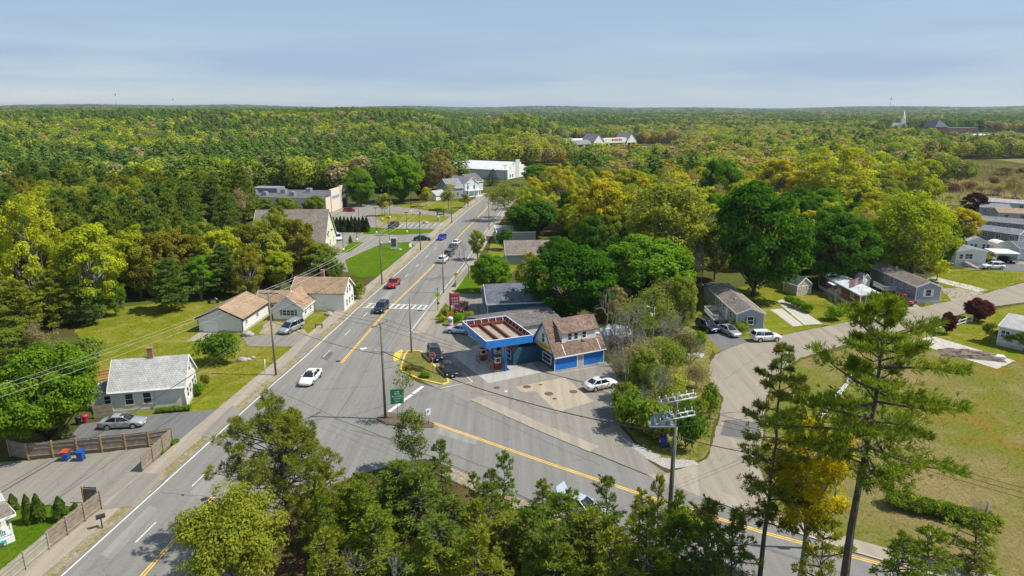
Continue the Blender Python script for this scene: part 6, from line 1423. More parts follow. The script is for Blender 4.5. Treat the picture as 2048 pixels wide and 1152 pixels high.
car('suv', PNAVY, (763, 622), ROADH + 180, 'dark navy car driving over the white crosswalk', False)
car('pickup', PRED, (787, 573), ROADH + 180, 'bright red pickup driving on the main road beyond the crosswalk')
car('sport', PBLUE, (884, 479), ROADH + 176, 'bright blue hatchback far up the main road')
car('sedan', PTEAL, (845, 481), 2, 'dark teal sedan turning out of the church driveway')
car('suv', PBLK, (787, 455), -110, 'black car parked in the marked bays behind the church lawn')
car('sport', PDRED, (699, 423), 0, 'dark red car parked in front of the beige store')
car('van', PW, (675, 479), -65, 'white van parked beside the church gable')
car('van', PSIL, (583, 662), -112, 'silver minivan parked on gravel in front of the pale blue cottage')
car('sedan', PSIL, (247, 853), 8, 'silver sedan with sunroof parked beside the white house', True)
car('suv', PW, (887, 524), ROADH - 2, 'white car at the near end of the parked row beside the main road')
car('suv', PGR, (899, 511), ROADH - 2, 'grey car with red tail lamps second in the parked row')
car('sedan', PBLK, (906, 498), ROADH - 2, 'black car third in the parked row under the leafless tree')
car('sedan', PW, (913, 489), ROADH - 2, 'white sedan at the far end of the parked row')
car('pickup', PMAR, (921, 622), -100, 'maroon pickup parked behind the red price sign')
car('sedan', PSB, (919, 666), 165, 'silver-blue sedan parked behind the left edge of the canopy')
car('suv', PBLK, (870, 716), -75, 'black suv parked behind the yellow-kerbed grass island')
car('sedan', PBLK, (897, 745), -72, 'black sedan parked at the tip of the grass island')
car('suv', PW, (990, 705), 115, 'white car at the fuel pump under the canopy')
car('sedan', PW, (1201, 776), 27, 'white sedan with sunroof parked beside the bramble thicket', True)
car('suv', PNAVY, (1414, 660), -70, 'dark suv parked beside the white deck of the blue mobile home')
car('sedan', PSIL, (1457, 668), -70, 'silver sedan parked in front of the blue mobile home', True)
car('suv', PW, (1531, 681), 8, 'white suv parked at the roadside near the blue mobile home')
car('pickup', PDRED, (1803, 606), 100, 'dark red pickup parked beside the long slate grey mobile home')
car('suv', PW, (1985, 538), 178, 'white crossover parked in front of the white mobile home')
car('sedan', PBLK, (2013, 524), -80, 'dark car under the white carport')
oc = car('sedan', PSB, (1160, 1022), -38, 'silver-blue sedan with open trunk lid beside the roadside pines')
s = MB(); s.poly([(-1.75, -.78, 1.0), (-1.75, .78, 1.0), (-2.3, .74, 1.9), (-2.3, -.74, 1.9)]); s.poly([(-1.78, .78, .98), (-1.78, -.78, .98), (-2.34, -.74, 1.88), (-2.34, .74, 1.88)]); s.poly([(-2.3, -.74, 1.9), (-2.3, .74, 1.9), (-2.34, .74, 1.88), (-2.34, -.74, 1.88)]); s.build('trunk_lid', PSB, oc)
s = MB(); s.box(-2.15, -1.5, -.7, .7, 1.02, 1.05); s.build('trunk_opening', M_BLACK, oc)
# far cars at the plaza
for k, (x, y, pm, lab) in enumerate(((95, 600, PRED, 'red car in the far plaza car park'), (110, 610, PW, 'white car in the far plaza car park'), (104, 588, PBLK, 'black car in the far plaza car park'), (125, 640, PSIL, 'silver car in the far plaza car park'))): car('sedan', pm, None, 60, lab, world=(x, y))
o = empty('box_truck', (112, 575, .05), R(40), 'white box truck parked in the far plaza car park', 'truck')
s = MB(); s.box(-5, 2, -1.3, 1.3, 1.0, 4.0); s.build('cargo_box', M_TRIM, o); s = MB(); s.box(2.1, 4, -1.15, 1.15, .7, 2.5); s.build('cab', PW, o)
s = MB(); s.box(3.4, 4.03, -1.0, 1.0, 1.6, 2.4); s.build('windscreen', M_CARGLASS, o)
for x in (-3.4, 2.8):
    for y in (-1.1, 1.1): s = MB(); s.tube((x, y - .15, .45), (x, y + .15, .45), .45, n=12); s.build('wheel', M_TIRE, o)
# motorcycle beside the garage
o = empty('motorcycle', (*G(427, 607), .02), R(10), 'dark motorcycle standing on the lawn behind the garage', 'motorcycle')
for x in (-.75, .75): s = MB(); s.tube((x, -.07, .32), (x, .07, .32), .32, n=14); s.build('wheel', M_TIRE, o)
s = MB(); s.box(-.45, .4, -.16, .16, .3, .62); s.build('engine', M_STEEL, o); s = MB(); s.lathe([(.1, 0), (.22, .1), (.1, .26)], (.22, 0, .6), 10); s.build('tank', PNAVY, o)
s = MB(); s.box(-.8, -.02, -.17, .17, .66, .8); s.build('seat', M_BLACK, o); s = MB(); s.tube((.75, 0, .32), (.45, 0, 1.05), .04, n=6); s.tube((.42, -.4, 1.08), (.42, .4, 1.08), .03, n=6); s.build('handlebar', M_STEEL, o); s = MB(); s.tube((.62, 0, .86), (.75, 0, .86), .1, n=10); s.build('headlight', M_HEADL, o)
# ============================================================ POLES, WIRES, SIGNS, FENCES, SMALL THINGS
POLES = {}; UML = ('upper', 'middle', 'lower'); OSI = ('outer', 'second', '', 'inner')
def catenary(p, q, sag, n=18):
    return [tuple(Vector(p).lerp(Vector(q), i / n) - Vector((0, 0, sag * 4 * (i / n) * (1 - i / n)))) for i in range(n + 1)]
def wire(p, q, sag, label, r=.018, mat=None, name='power_line', group='overhead wires'):
    b = MB(); P_ = catenary(p, q, sag)
    for a, c in zip(P_[:-1], P_[1:]): b.tube(a, c, r, n=4, cap=False)
    o = b.build(name, mat or M_WIRE); return tag(o, label, 'wire', group)
def pole(key, p, H, label, arms=((.35, 2.4),), rot=0, r=.15, mat=None, lamp=None, can=None, ins=4, world=None):
    """utility pole; arms: (distance below top, length); rot: direction of the crossarm in degrees"""
    xy = world or G(*p); o = empty('utility_pole', (xy[0], xy[1], 0), R(rot), label, 'utility pole')
    b = MB(); b.tube((0, 0, -.3), (0, 0, H), r, r * .68, 10); b.build('shaft', mat or M_POLE, o)
    tops = []
    for dz, ln in arms:
        z = H - dz; b = MB(); b.box(-ln / 2, ln / 2, .1, .2, z - .06, z + .06); a = b.build('crossarm', M_POLE, o)
        b = MB(); b.bar((-ln * .28, .15, z - .06), (0, .12, z - .7), .04); b.bar((ln * .28, .15, z - .06), (0, .12, z - .7), .04); b.build('brace', M_STEEL, a)
        for k in range(ins):
            x = -ln / 2 + .1 + (ln - .2) * k / max(1, ins - 1)
            b = MB(); b.lathe([(.03, 0), (.06, .05), (.06, .12), (.03, .2)], (x, .15, z + .06), 8); b.build('insulator', M_STEEL, a); tops.append((x, .15, z + .24))
    if can:
        b = MB(); b.lathe([(.05, 0), (.24, .04), (.24, .8), (.2, .88), (.06, .92)], (.32, -.12, H - can), 10); b.build('transformer', M_STEEL, o)
    if lamp:
        z, ln, dirx = lamp; b = MB(); b.tube((0, 0, z), (dirx[0] * ln * .6, dirx[1] * ln * .6, z + .9), .035, n=6); b.tube((dirx[0] * ln * .6, dirx[1] * ln * .6, z + .9), (dirx[0] * ln, dirx[1] * ln, z + 1.0), .035, n=6); l_ = b.build('lamp_arm', M_STEEL, o)
        b = MB(); b.box(-.38, .38, -.14, .14, -.08, .06); b.build('lamp_head', M_SIGNW, l_, (dirx[0] * (ln + .3), dirx[1] * (ln + .3), z + 1.0), math.atan2(dirx[1], dirx[0]))
    Mx = Matrix.Translation((xy[0], xy[1], 0)) @ Matrix.Rotation(R(rot), 4, 'Z')
    POLES[key] = dict(top=[tuple(Mx @ Vector(t)) for t in tops], xy=xy, H=H, o=o)
    return o
pole('a', (552, 751), 12.1, 'wooden utility pole with crossarm in front of the pale blue cottage', rot=-6, arms=((.3, 2.6),))
pole('b', (771, 838), 12.1, 'tall greenish utility pole with street lamp on the traffic island', ((.25, 2.8),), 60, .17, M_POLEG, (8.3, 1.9, (-.86, .5)), ins=3)
pole('c', (823, 706), 8.6, 'short wooden pole beside the yellow-kerbed grass island', (), 0, .13)
pole('d', (764, 569), 10.8, 'wooden utility pole with transformers beside the church lawn', ((.3, 2.6),), -5, can=2.6)
pole('e', (841, 500), 11.2, 'wooden utility pole at the mouth of the church driveway', ((.3, 2.4),), -5, can=1.8)
pole('f', (903, 446), 11.5, 'wooden utility pole with switch boxes beside the sapling', ((.3, 2.2), (1.1, 2.0)), -8, can=2.2)
pole('g', (936, 414), 9, 'thin wooden pole beyond the roadside saplings', ((.3, 2),), -8)
pole('h', (887, 586), 9.2, 'dark wooden pole on the sidewalk behind the maroon pickup', (), 0, .13)
pole('i', (978, 459), 10.6, 'wooden pole beside the grey shop', (), 0, .13)
pole('j', (950, 400), 9.0, 'wooden pole beside the main road before the bend', ((.3, 2),), -8)
pole('k', (1336, 1062), 13.0, 'tall green-brown pole carrying white switchgear beside the branch road', (), 0, .19, M_POLEG)
pole('l', (733, 399), 9.5, 'weathered wooden post standing before the green maples', (), 0, .2)
pole('m', (1010, 372), 10, 'far utility pole with crossarm in front of the hall', ((.3, 2.4),), 10)
pole('n', (1080, 345), 11, 'far utility pole with crossarm among the trees right of the hall', ((.3, 2.4), (1.2, 2.4)), 20)
pole('q', (1962, 1058), 2.6, 'leaning short wooden post in the brown thicket', (), 0, .16)
POLES['q']['o'].rotation_euler = (R(-4), R(9), 0)
pole('r', (1696, 1100), 10.5, 'utility pole with grey transformer behind the tallest white pine', (), 0, .17, can=3.4)
pole('s', (1010, 300), 12, 'distant utility pole above the far trees', ((.3, 2.4),), 15, world=(-8, 470))
# switchgear on pole k
o = POLES['k']['o']
for z in (12.6, 11.0):
    for dy in (-.45, .35):
        b = MB(); b.tube((-1.5, dy, z - .35), (1.5, dy, z + .35), .08, n=8)
        for k in range(6): x = -1.4 + k * .56; b.tube((x, dy, z - .35 + (x + 1.5) * .2333), (x, dy, z + (x + 1.5) * .2333), .05, n=6)
        b.build('switch_bar', plain('weathered_porcelain', (.5, .51, .52), .5, .2), o)
b = MB(); b.box(-2.2, -.1, -.6, .5, 10.2, 10.34); b.build('platform', M_STEEL, o)
for x, y in ((-1.9, -.3), (-1.3, .2), (-.7, -.3), (-.5, .3)): b = MB(); b.lathe([(.16, 0), (.2, .1), (.2, .7), (.1, .85), (.06, 1.1)], (x, y, 10.34), 10); b.build('recloser', plain('bluegrey_enamel', (.2, .27, .33), .5), o)
b = MB(); b.tube((.22, 0, 0), (.17, 0, 10), .04, n=6); b.build('conduit', M_STEEL, o)
# wires along the left side of the main road
seq = ['a', 'd', 'e', 'f', 'g', 'j']
wl_ = {'a': 'cottage', 'd': 'church lawn', 'e': 'church driveway', 'f': 'sapling', 'g': 'roadside saplings'}
for u, v in zip(seq[:-1], seq[1:]):
    for k in (0, 1, 3): wire(POLES[u]['top'][k], POLES[v]['top'][k], .7, f'{OSI[k]} pale wire of the strand between the {wl_[u]} pole and the next one', mat=M_WIREA)
    a, c = POLES[u], POLES[v]; wire((*a['xy'], a['H'] - 3.4), (*c['xy'], c['H'] - 3.4), .8, f'thick lower cable between the {wl_[u]} pole and the next one', .03)
# continuing past the camera on the left
xa = POLES['a']['top']
for k, (x, y, z) in enumerate(((-52, 30, 15.0), (-50.6, 30, 15.0), (-48.6, 30, 15.0))): wire(xa[(0, 1, 3)[k]], (x, y, z), 1.0, ('outermost', 'middle', 'inner')[k] + ' pale wire crossing above the white house to the lower left', .009, M_WIREA)
wire((*POLES['a']['xy'], 8.2), (-44, 22, 8.5), 1.4, 'thick black cable sagging over the plank fence', .035); wire((*POLES['a']['xy'], 7.6), (-46, 22, 8), 1.2, 'thin black cable above the gravel lot', .018)
B_ = POLES['b']
wire((*B_['xy'], 8.6), (*POLES['k']['xy'], 9.3), 1.1, 'thick black cable spanning the branch road', .05)
for k in range(3): wire(B_['top'][k], (*POLES['k']['xy'], 12.4 - .3 * k), .5, f'thin {UML[k]} wire over the branch road from the traffic island', .016)
wire((*B_['xy'], 8.2), (*POLES['a']['xy'], 8.0), .6, 'black cable crossing the main road to the cottage pole', .03)
for k in range(3): wire(B_['top'][k], xa[k], .5, f'thin {UML[k]} wire crossing the main road to the cottage pole', .016)
wire((*B_['xy'], 8.0), (*POLES['c']['xy'], 7.6), .4, 'cable from the lamp pole to the short island pole', .025); wire((*POLES['c']['xy'], 8.0), (*POLES['h']['xy'], 8.4), .4, 'cable from the short island pole to the sidewalk pole', .025)
wire((*POLES['h']['xy'], 8.6), (*POLES['i']['xy'], 9.4), .6, 'cable from the sidewalk pole to the shop pole', .025)
wire((*B_['xy'], 7.2), (8.5, 94.5, 5.4), .5, 'service wire from the lamp pole to the store gable', .02); wire((*B_['xy'], 6.4), (12, 100, 5), .5, 'lower service wire to the store roof', .02)
for k in range(3): wire((*POLES['k']['xy'], 12.4 - .5 * k), (*POLES['r']['xy'], 10.2 - .4 * k), .6, f'{UML[k]} wire from the switchgear pole to the transformer pole', .02)
for k in range(3): wire((*POLES['r']['xy'], 10.2 - .4 * k), (48, 36, 10 - .4 * k), .6, f'{UML[k]} wire leaving the transformer pole to the lower corner', .02)
wire((*POLES['k']['xy'], 9.2), (*POLES['r']['xy'], 8.2), .6, 'thick cable from the switchgear pole to the transformer pole', .045)
for k in range(2): wire((*POLES['k']['xy'], 11 - k), (45 + k, 78, 2.3), .5, f'{UML[k]} wire running over the dry field', .02)
wire((*POLES['m']['xy'], 9.8), (*POLES['n']['xy'], 10.6), 1.0, 'far cable between the hall and the trees', .04); wire((*POLES['m']['xy'], 9.3), (*POLES['j']['xy'], 8.4), 1.0, 'far cable along the bend of the road', .04)
# lamp post by the thicket, flagpole, small poles
o = empty('lamp_pole', (*G(1305, 693), 0), 0, 'tall white lamp pole with drum lamps above the thicket', 'lamp pole')
b = MB(); b.tube((0, 0, 0), (0, 0, 6.4), .08, .06, 8); b.build('shaft', M_SIGNW, o); b = MB(); b.tube((0, 0, 6.2), (-.9, 0, 6.5), .03, n=6); b.build('arm', M_STEEL, o); b = MB(); b.lathe([(.28, 0), (.3, .5), (.1, .6)], (-.5, 0, 4.9), 10); b.build('drum', M_SIGNW, o); b = MB(); b.box(-1.2, -.8, -.12, .12, 6.42, 6.56); b.build('lamp_head', M_SIGNW, o)
o = empty('flagpole', (*G(1714, 652), 0), 0, 'white flagpole standing in front of the barn red trailer', 'flagpole')
b = MB(); b.tube((0, 0, 0), (0, 0, 9.0), .06, .04, 8); b.build('shaft', M_SIGNW, o); b = MB(); b.lathe([(.02, 0), (.08, .06), (.02, .14)], (0, 0, 9), 8); b.build('ball', M_SIGNY, o)
def flag():
    m, n, l, b = newmat('flag_cloth'); u = n.new('ShaderNodeUVMap'); s = n.new('ShaderNodeSeparateXYZ'); l.new(u.outputs[0], s.inputs[0])
    def mt(op, a, b2):
        q = n.new('ShaderNodeMath'); q.operation = op
        for i, v in enumerate((a, b2)):
            if isinstance(v, (int, float)): q.inputs[i].default_value = v
            else: l.new(v, q.inputs[i])
        return q.outputs[0]
    st = mt('GREATER_THAN', mt('MODULO', mt('MULTIPLY', s.outputs['Y'], 6.5), 1.0), .5)
    c = mixc(n, l, st, (.5, .02, .03), (.8, .8, .78)); can = mt('MULTIPLY', mt('LESS_THAN', s.outputs['X'], .4), mt('GREATER_THAN', s.outputs['Y'], .462))
    sx = mt('SUBTRACT', mt('MODULO', mt('MULTIPLY', s.outputs['X'], 15), 1.0), .5); sy = mt('SUBTRACT', mt('MODULO', mt('MULTIPLY', s.outputs['Y'], 11), 1.0), .5)
    star = mt('LESS_THAN', mt('ADD', mt('MULTIPLY', sx, sx), mt('MULTIPLY', sy, sy)), .07)
    c = mixc(n, l, can, c, mixc(n, l, star, (.01, .02, .14), (.8, .8, .8))); l.new(c, b.inputs['Base Color']); b.inputs['Roughness'].default_value = .8
    V, F, U = [], [], []; nx, ny = 14, 6
    for j in range(ny + 1):
        for i in range(nx + 1): x, y = i / nx, j / ny; V.append((-2.3 * x * .93, .22 * math.sin(x * 7 + y) * x, 7.5 + 1.4 * y - .75 * x - .12 * x * x)); U.append((x, y))
    for j in range(ny):
        for i in range(nx): k = j * (nx + 1) + i; F.append((k, k + 1, k + nx + 2, k + nx + 1))
    me = bpy.data.meshes.new('flag'); me.from_pydata(V, [], F); me.update(); uv = me.uv_layers.new(name='UVMap')
    for p_ in me.polygons:
        p_.use_smooth = True
        for li in p_.loop_indices: uv.data[li].uv = U[me.loops[li].vertex_index]
    me.materials.append(m); x, y = G(1714, 652); tag(inst('flag', me, loc=(x - .06, y, 0)), 'striped red and white flag with blue canton flying from the white flagpole', 'flag')
flag()
def post_sign(name, label, p, hp, parts, rz=0, cat='sign', r=.04, pm=None):
    o = empty(name, (*G(*p), 0), rz, label, cat); b = MB(); b.tube((0, 0, 0), (0, 0, hp), r, n=8); b.build('post', pm or M_STEEL, o); return o
def text(o, s, size, loc, mat, rx=math.pi / 2, rz=0):
    c = bpy.data.curves.new('lettering', 'FONT'); c.body = s; c.size = size; c.align_x = 'CENTER'; c.align_y = 'CENTER'; c.extrude = .006; c.materials.append(mat)
    tt = bpy.data.objects.new('lettering_curve', c); me = bpy.data.meshes.new_from_object(tt); bpy.data.objects.remove(tt); t = bpy.data.objects.new('lettering', me); COL.objects.link(t); t.parent = o; t.location = loc; t.rotation_euler = (rx, 0, rz); return t
# green sign on the island
o = post_sign('green_sign', 'square green roadside sign with faded white lettering on the traffic island', (796, 838), 3.6, None, R(12)); 
b = MB(); b.box(-.78, .78, -.06, -.01, 2.0, 3.85); pl = b.build('panel', M_GREEN, o)
b = MB(); rr = random.Random(3)
for k, (z, w) in enumerate(((3.55, .5), (3.28, .6), (2.95, 1.1), (2.65, .75), (2.3, .42))):
    x = -w / 2
    while x < w / 2: d = rr.uniform(.05, .12); b.box(x, x + d, -.068, -.0605, z - rr.uniform(.04, .08), z + rr.uniform(.04, .09)); x += d + .035
b.build('sign_lettering', plain('faded_sign_lettering', (.5, .68, .66), .6), o)
o = post_sign('keep_right_sign', 'small white sign with black curved arrow on the tip of the traffic island', (857, 850), 2.0, None, R(30)); b = MB(); b.box(-.3, .3, -.05, -.02, 1.3, 2.1); b.build('panel', M_SIGNW, o)
b = MB(); b.bar((-.1, -.056, 1.45), (-.1, -.056, 1.85), .07, .01); b.bar((.08, -.056, 1.6), (.08, -.056, 1.95), .07, .01); b.bar((-.2, -.056, 1.75), (-.1, -.056, 1.9), .07, .01); b.bar((0, -.056, 1.75), (-.1, -.056, 1.9), .07, .01); b.build('arrow', M_BLACK, o)
o = post_sign('stop_sign', 'red octagonal stop sign in front of the black cars', (866, 744), 2.9, None, R(-8)); b = MB()
oct_ = [(.42 * math.cos(R(22.5 + 45 * i)), .42 * math.sin(R(22.5 + 45 * i))) for i in range(8)]
def octa(s, y0, y1):
    b = MB(); P1 = [(x * s, y0, 2.55 + z * s) for x, z in oct_]; P2 = [(x * s, y1, 2.55 + z * s) for x, z in oct_]; b.poly(P1); b.poly(P2[::-1])
    for i in range(8): b.poly([P1[i], P2[i], P2[(i + 1) % 8], P1[(i + 1) % 8]])
    return b
octa(1.12, -.05, -.042).build('border', M_SIGNW, o); octa(1.0, -.06, -.0505).build('panel', M_RED, o); text(o, 'STOP', .34, (0, -.065, 2.55), M_SIGNW)
def crossing(p, label, rz):
    o = post_sign('crossing_sign', label, p, 4.4, None, rz, r=.06, pm=M_BLACK)
    b = MB(); P1 = [(0, -.07, 3.75), (.62, -.07, 3.13), (0, -.07, 2.51), (-.62, -.07, 3.13)]; b.poly(P1[::-1]); b.poly([(x, -.1, z) for x, y, z in P1]); d = b.build('panel', M_LIME, o)
    b = MB(); b.bar((0, -.108, 3.35), (.02, -.108, 3.1), .16, .012); b.bar((.02, -.108, 3.1), (-.15, -.108, 2.8), .08, .012); b.bar((.02, -.108, 3.1), (.17, -.108, 2.82), .08, .012); b.bar((0, -.108, 3.3), (.2, -.108, 3.1), .06, .012); b.box(-.06, .06, -.115, -.103, 3.38, 3.5); b.build('walker', M_BLACK, d)
    b = MB(); b.box(-.32, .32, -.1, -.07, 2.12, 2.46); b.build('lower_panel', M_LIME, o); b = MB(); b.box(-.12, .3, -.14, .1, 1.3, 1.7); b.build('control_box', M_BLACK, o)
    b = MB(); b.bar((-.4, 0, 4.45), (.4, 0, 4.55), .7, .05); b.build('solar_panel', M_STEEL, o)
crossing((876, 622), 'yellow-green crossing sign with solar panel at the crosswalk by the price sign', R(5)); crossing((698, 604), 'yellow-green crossing sign with solar panel beside the cottage', R(5))
o = post_sign('warning_sign', 'yellow diamond warning sign beside the wooden fence', (912, 568), 2.6, None, R(5)); b = MB(); b.poly([(0, -.06, 1.5), (.55, -.06, 2.05), (0, -.06, 2.6), (-.55, -.06, 2.05)]); b.poly([(0, -.04, 1.5), (-.55, -.04, 2.05), (0, -.04, 2.6), (.55, -.04, 2.05)]); b.build('panel', M_SIGNY, o); b = MB(); b.bar((-.12, -.07, 1.9), (.15, -.07, 2.2), .1, .01); b.build('symbol', M_BLACK, o)
# price sign
o = empty('price_sign', (*G(901, 640), 0), R(2), 'tall red fuel price sign with white figures beside the maroon pickup', 'sign')
b = MB(); b.box(-.12, .12, -.12, .12, 0, 4.9); b.build('post', M_RUST, o); b = MB(); b.box(.1, 1.65, -.16, .16, 2.75, 4.85); pn = b.build('panel', plain('price_sign_red', (.5, .045, .07), .5, .1), o)
b = MB(); b.box(.2, 1.55, -.175, -.161, 4.42, 4.72); b.build('header', plain('price_header', (.45, .1, .1), .5), pn)
b = MB()
for r_ in range(3):
    for k in range(3): x, z = .34 + k * .4, 4.0 - r_ * .5; b.box(x, x + .06, -.175, -.161, z - .14, z + .16); b.box(x + .17, x + .23, -.175, -.161, z - .14, z + .16); b.box(x, x + .23, -.177, -.163, z + .1, z + .16); b.box(x, x + .23, -.177, -.163, z - .02, z + .03)
b.build('figures', M_SIGNW, pn)
o = post_sign('yellow_sign', 'small yellow notice board below the red price sign', (901, 645), 1.9, None, 0); b = MB(); b.box(-.6, .6, -.08, -.03, 1.0, 1.95); b.build('panel', plain('notice_yellow', (.6, .38, .03), .6), o); b = MB(); b.box(-.2, .2, -.088, -.081, 1.3, 1.6); b.build('mark', M_RED, o)
o = empty('roadside_bin', (*G(901, 651), .036), 0, 'pale barrel-shaped bin with dark spots below the yellow notice', 'bin'); b = MB(); b.lathe([(.5, 0), (.48, .3), (.42, 1.1), (.5, 1.2), (.4, 1.45), (.1, 1.55)], (0, 0, 0), 14); b.build('drum', plain('pale_lilac', (.66, .62, .7), .6), o); b = MB(); b.lathe([(.56, 0), (.53, .25)], (0, 0, 0), 14); b.build('base_ring', M_RED, o); b = MB(); b.tube((-.2, -.46, .8), (-.2, -.4, .8), .11, n=10); b.tube((.18, -.46, .8), (.18, -.4, .8), .11, n=10); b.build('spots', M_BLACK, o)
def hydrant(p, label):
    o = empty('fire_hydrant', (*G(*p), .03), .3, label, 'hydrant'); b = MB(); b.lathe([(.2, 0), (.2, .06), (.13, .1), (.13, .5), (.17, .54), (.17, .6), (.12, .7), (.04, .78), (.04, .84)], (0, 0, 0), 12); b.build('barrel', M_SIGNW, o)
    for a in (0, math.pi / 2, math.pi): b = MB(); b.tube((0, 0, .42), (.24 * math.cos(a), -.24 * math.sin(a), .42), .075, n=8); b.build('nozzle', plain('hydrant_grey', (.5, .5, .5), .5), o)
hydrant((884, 630), 'white fire hydrant at the kerb beside the price sign'); hydrant((1857, 1083), 'white fire hydrant beside the sidewalk below the dry field')
# monument signs and lamp posts in the church and store lots
o = empty('monument_sign', (*G(788, 498), 0), R(4), 'upright grey directory sign on the church lawn', 'sign'); b = MB(); b.box(-.85, .85, -.15, .15, 0, 3.0); b.build('frame', M_SIGNW, o); b = MB(); b.box(-.65, .65, -.18, -.151, .7, 2.8); b.build('panel', M_ROOFS, o)
o = empty('store_sign', (*G(881, 434), 0), R(6), 'dark green store sign on two posts by the upper driveway', 'sign'); b = MB(); b.box(-1.2, 1.2, -.08, .08, .7, 2.0); b.build('panel', M_GREEN, o); b = MB(); b.box(-.9, .9, -.1, -.081, 1.1, 1.5); b.build('lettering', M_SIGNW, o)
for x in (-1.2, 1.2): b = MB(); b.box(x - .08, x + .08, -.1, .1, 0, 2.1); b.build('post', M_BLACK, o)
o = empty('utility_box', (*G(877, 442), 0), 0, 'white utility cabinet on the verge below the store sign', 'cabinet'); b = MB(); b.box(-.4, .4, -.3, .3, 0, 1.4); b.build('cabinet', M_SIGNW, o); b = MB(); b.box(-.32, .32, -.32, -.301, .2, 1.2); b.build('door', M_STEEL, o)
o = empty('sandwich_board', (*G(821, 494), 0), R(5), 'small white sandwich board on the lawn corner by the church driveway', 'sign')
for s_ in (-1, 1): b = MB(); b.bar((0, s_ * .35, 0), (0, 0, 1.0), .7, .04); b.build('board', M_SIGNW, o)
for k, (p, h, lab) in enumerate((((719, 462), 8.5, 'lamp post in front of the arborvitae hedge'), ((753, 467), 7.5, 'lamp post left of the black parked car'), ((779, 487), 7, 'lamp post beside the directory sign'), ((814, 466), 6, 'lamp post at the marked bays'), ((765, 440), 6.5, 'lamp post with box head beside the lone sapling'), ((780, 437), 12, 'tall pale lamp post on the parking verge'), ((822, 424), 8, 'lamp post with wide head on the upper driveway'), ((714, 482), 5, 'low lamp post beside the church driveway'), ((687, 502), 6, 'lamp post behind the trees by the church lawn'))):
    o = empty('lamp_post', (*G(*p), .04), 0, lab, 'lamp post', 'lamp posts of the church and store lots'); b = MB(); b.tube((0, 0, .6), (0, 0, h), .07, .05, 8); b.build('shaft', M_BLACK, o); b = MB(); b.tube((0, 0, 0), (0, 0, .7), .22, n=10); b.build('footing', M_SIGNW, o); b = MB(); b.box(-.55, .55, -.18, .18, h, h + .16); b.build('lamp_head', M_BLACK, o)
# fences
def stockade(pts, h, label, mat, post_side=None, group=None, pl=2.4):
    o = empty('plank_fence', (0, 0, 0), 0, label, 'fence', group)
    for a, c in zip(pts[:-1], pts[1:]):
        a, c = Vector(a), Vector(c); n = max(1, round((c - a).length / pl)); d = (c - a).normalized(); nn = Vector((-d.y, d.x)); ang = math.atan2(d.y, d.x); w = (c - a).length / n
        for i in range(n):
            p = a + d * w * i; b = MB(); k = int(w / .15)
            for j in range(k): x = j * w / k; t = random.uniform(-.03, .03); b.box(x + .004, x + w / k - .004, -.012, .012, .05, h + t - .05)
            s = b.build('panel', mat, o, (p.x, p.y, 0), ang); s['kind'] = 'stuff'
            b = MB(); sy = (post_side or 1) * .05
            for z in (.35, h * .6, h - .3): b.box(0, w, sy - .03, sy + .03, z, z + .09)
            b.build('rail', mat, o, (p.x, p.y, 0), ang)
            b = MB(); b.box(-.06, .06, sy - .08, sy + .08, 0, h + .04); b.build('post', M_PLANKN if post_side == -1 else mat, o, (p.x, p.y, 0), ang)
    return o
stockade([G(22, 912), G(58, 919), G(300, 894), G(345, 886)], 1.9, 'weathered plank fence with yellow posts between gravel lot and house driveway', M_PLANK, -1)
stockade([G(345, 888), G(285, 945)], 1.9, 'short plank fence running from the corner towards the main road sidewalk', M_PLANK, 1)
M_GFENCE = siding('grey_green_plank', (.36, .34, .27), .14, 'X', .6, .15)
stockade([G(203, 1019), G(98, 1101)], 1.9, 'weathered plank fence between the porch lawn and the sidewalk', M_PLANK, 1)
stockade([G(98, 1101), G(0, 1185), (-45, 40)], 1.7, 'grey-green plank fence at the lower left picture corner', M_GFENCE, 1)
stockade([G(170, 1006), G(198, 1008)], 1.8, 'short weathered gate panel at the end of the porch lawn', M_PLANK, -1)
stockade([G(184, 768), G(222, 760)], 1.8, 'new yellow plank fence behind the white house', M_PLANKN, -1)
stockade([G(190, 838), G(228, 832)], 1.7, 'weathered plank fence behind the silver sedan', M_PLANK, 1)
stockade([G(912, 575), G(935, 548)], 1.6, 'pale plank fence beside the yellow warning sign', M_GFENCE, 1)
def rail_fence(pts, label, mat=None, h=1.15, rails=3, name='rail_fence'):
    o = empty(name, (0, 0, 0), 0, label, 'fence')
    for a, c in zip(pts[:-1], pts[1:]):
        a, c = Vector(a), Vector(c); n = max(1, round((c - a).length / 2.4))
        for i in range(n + 1): p = a.lerp(c, i / n); b = MB(); b.box(-.07, .07, -.07, .07, 0, h + .1); b.build('post', mat or M_TRIM, o, (p.x, p.y, 0))
        for k in range(rails): z = h * (k + .8) / rails - .05; b = MB(); b.bar((a.x, a.y, z), (c.x, c.y, z), .05, .14); b.build('rail', mat or M_TRIM, o)
rail_fence([G(1704, 762), G(1640, 842), G(1616, 905)], 'white rail fence along the dry field behind the pines'); rail_fence([G(1616, 907), G(1692, 960)], 'white rail fence turning along the field corner below the golden oak')
rail_fence([G(1864, 664), G(1886, 657)], 'short piece of white rail fence left of the smaller purple tree', rails=2); rail_fence([G(1905, 656), G(1943, 644)], 'white rail fence piece before the larger purple tree', rails=2)
rail_fence([G(757, 458), G(775, 446), G(792, 440)], 'yellow-brown split rail fence beside the black parked car', plain('split_rail', (.55, .36, .16), .8), 1.0, 2)
o = empty('wooden_marker', (*G(668, 655), 0), 0, 'low wooden two-post marker at the cottage driveway', 'sign')
for x in (-.55, .55): b = MB(); b.box(x - .09, x + .09, -.09, .09, 0, 1.0); b.build('post', M_POLE, o)
b = MB(); b.box(-.46, .46, -.04, .04, .55, .75); b.build('board', M_POLE, o); o.location = (*G(638, 657), 0)
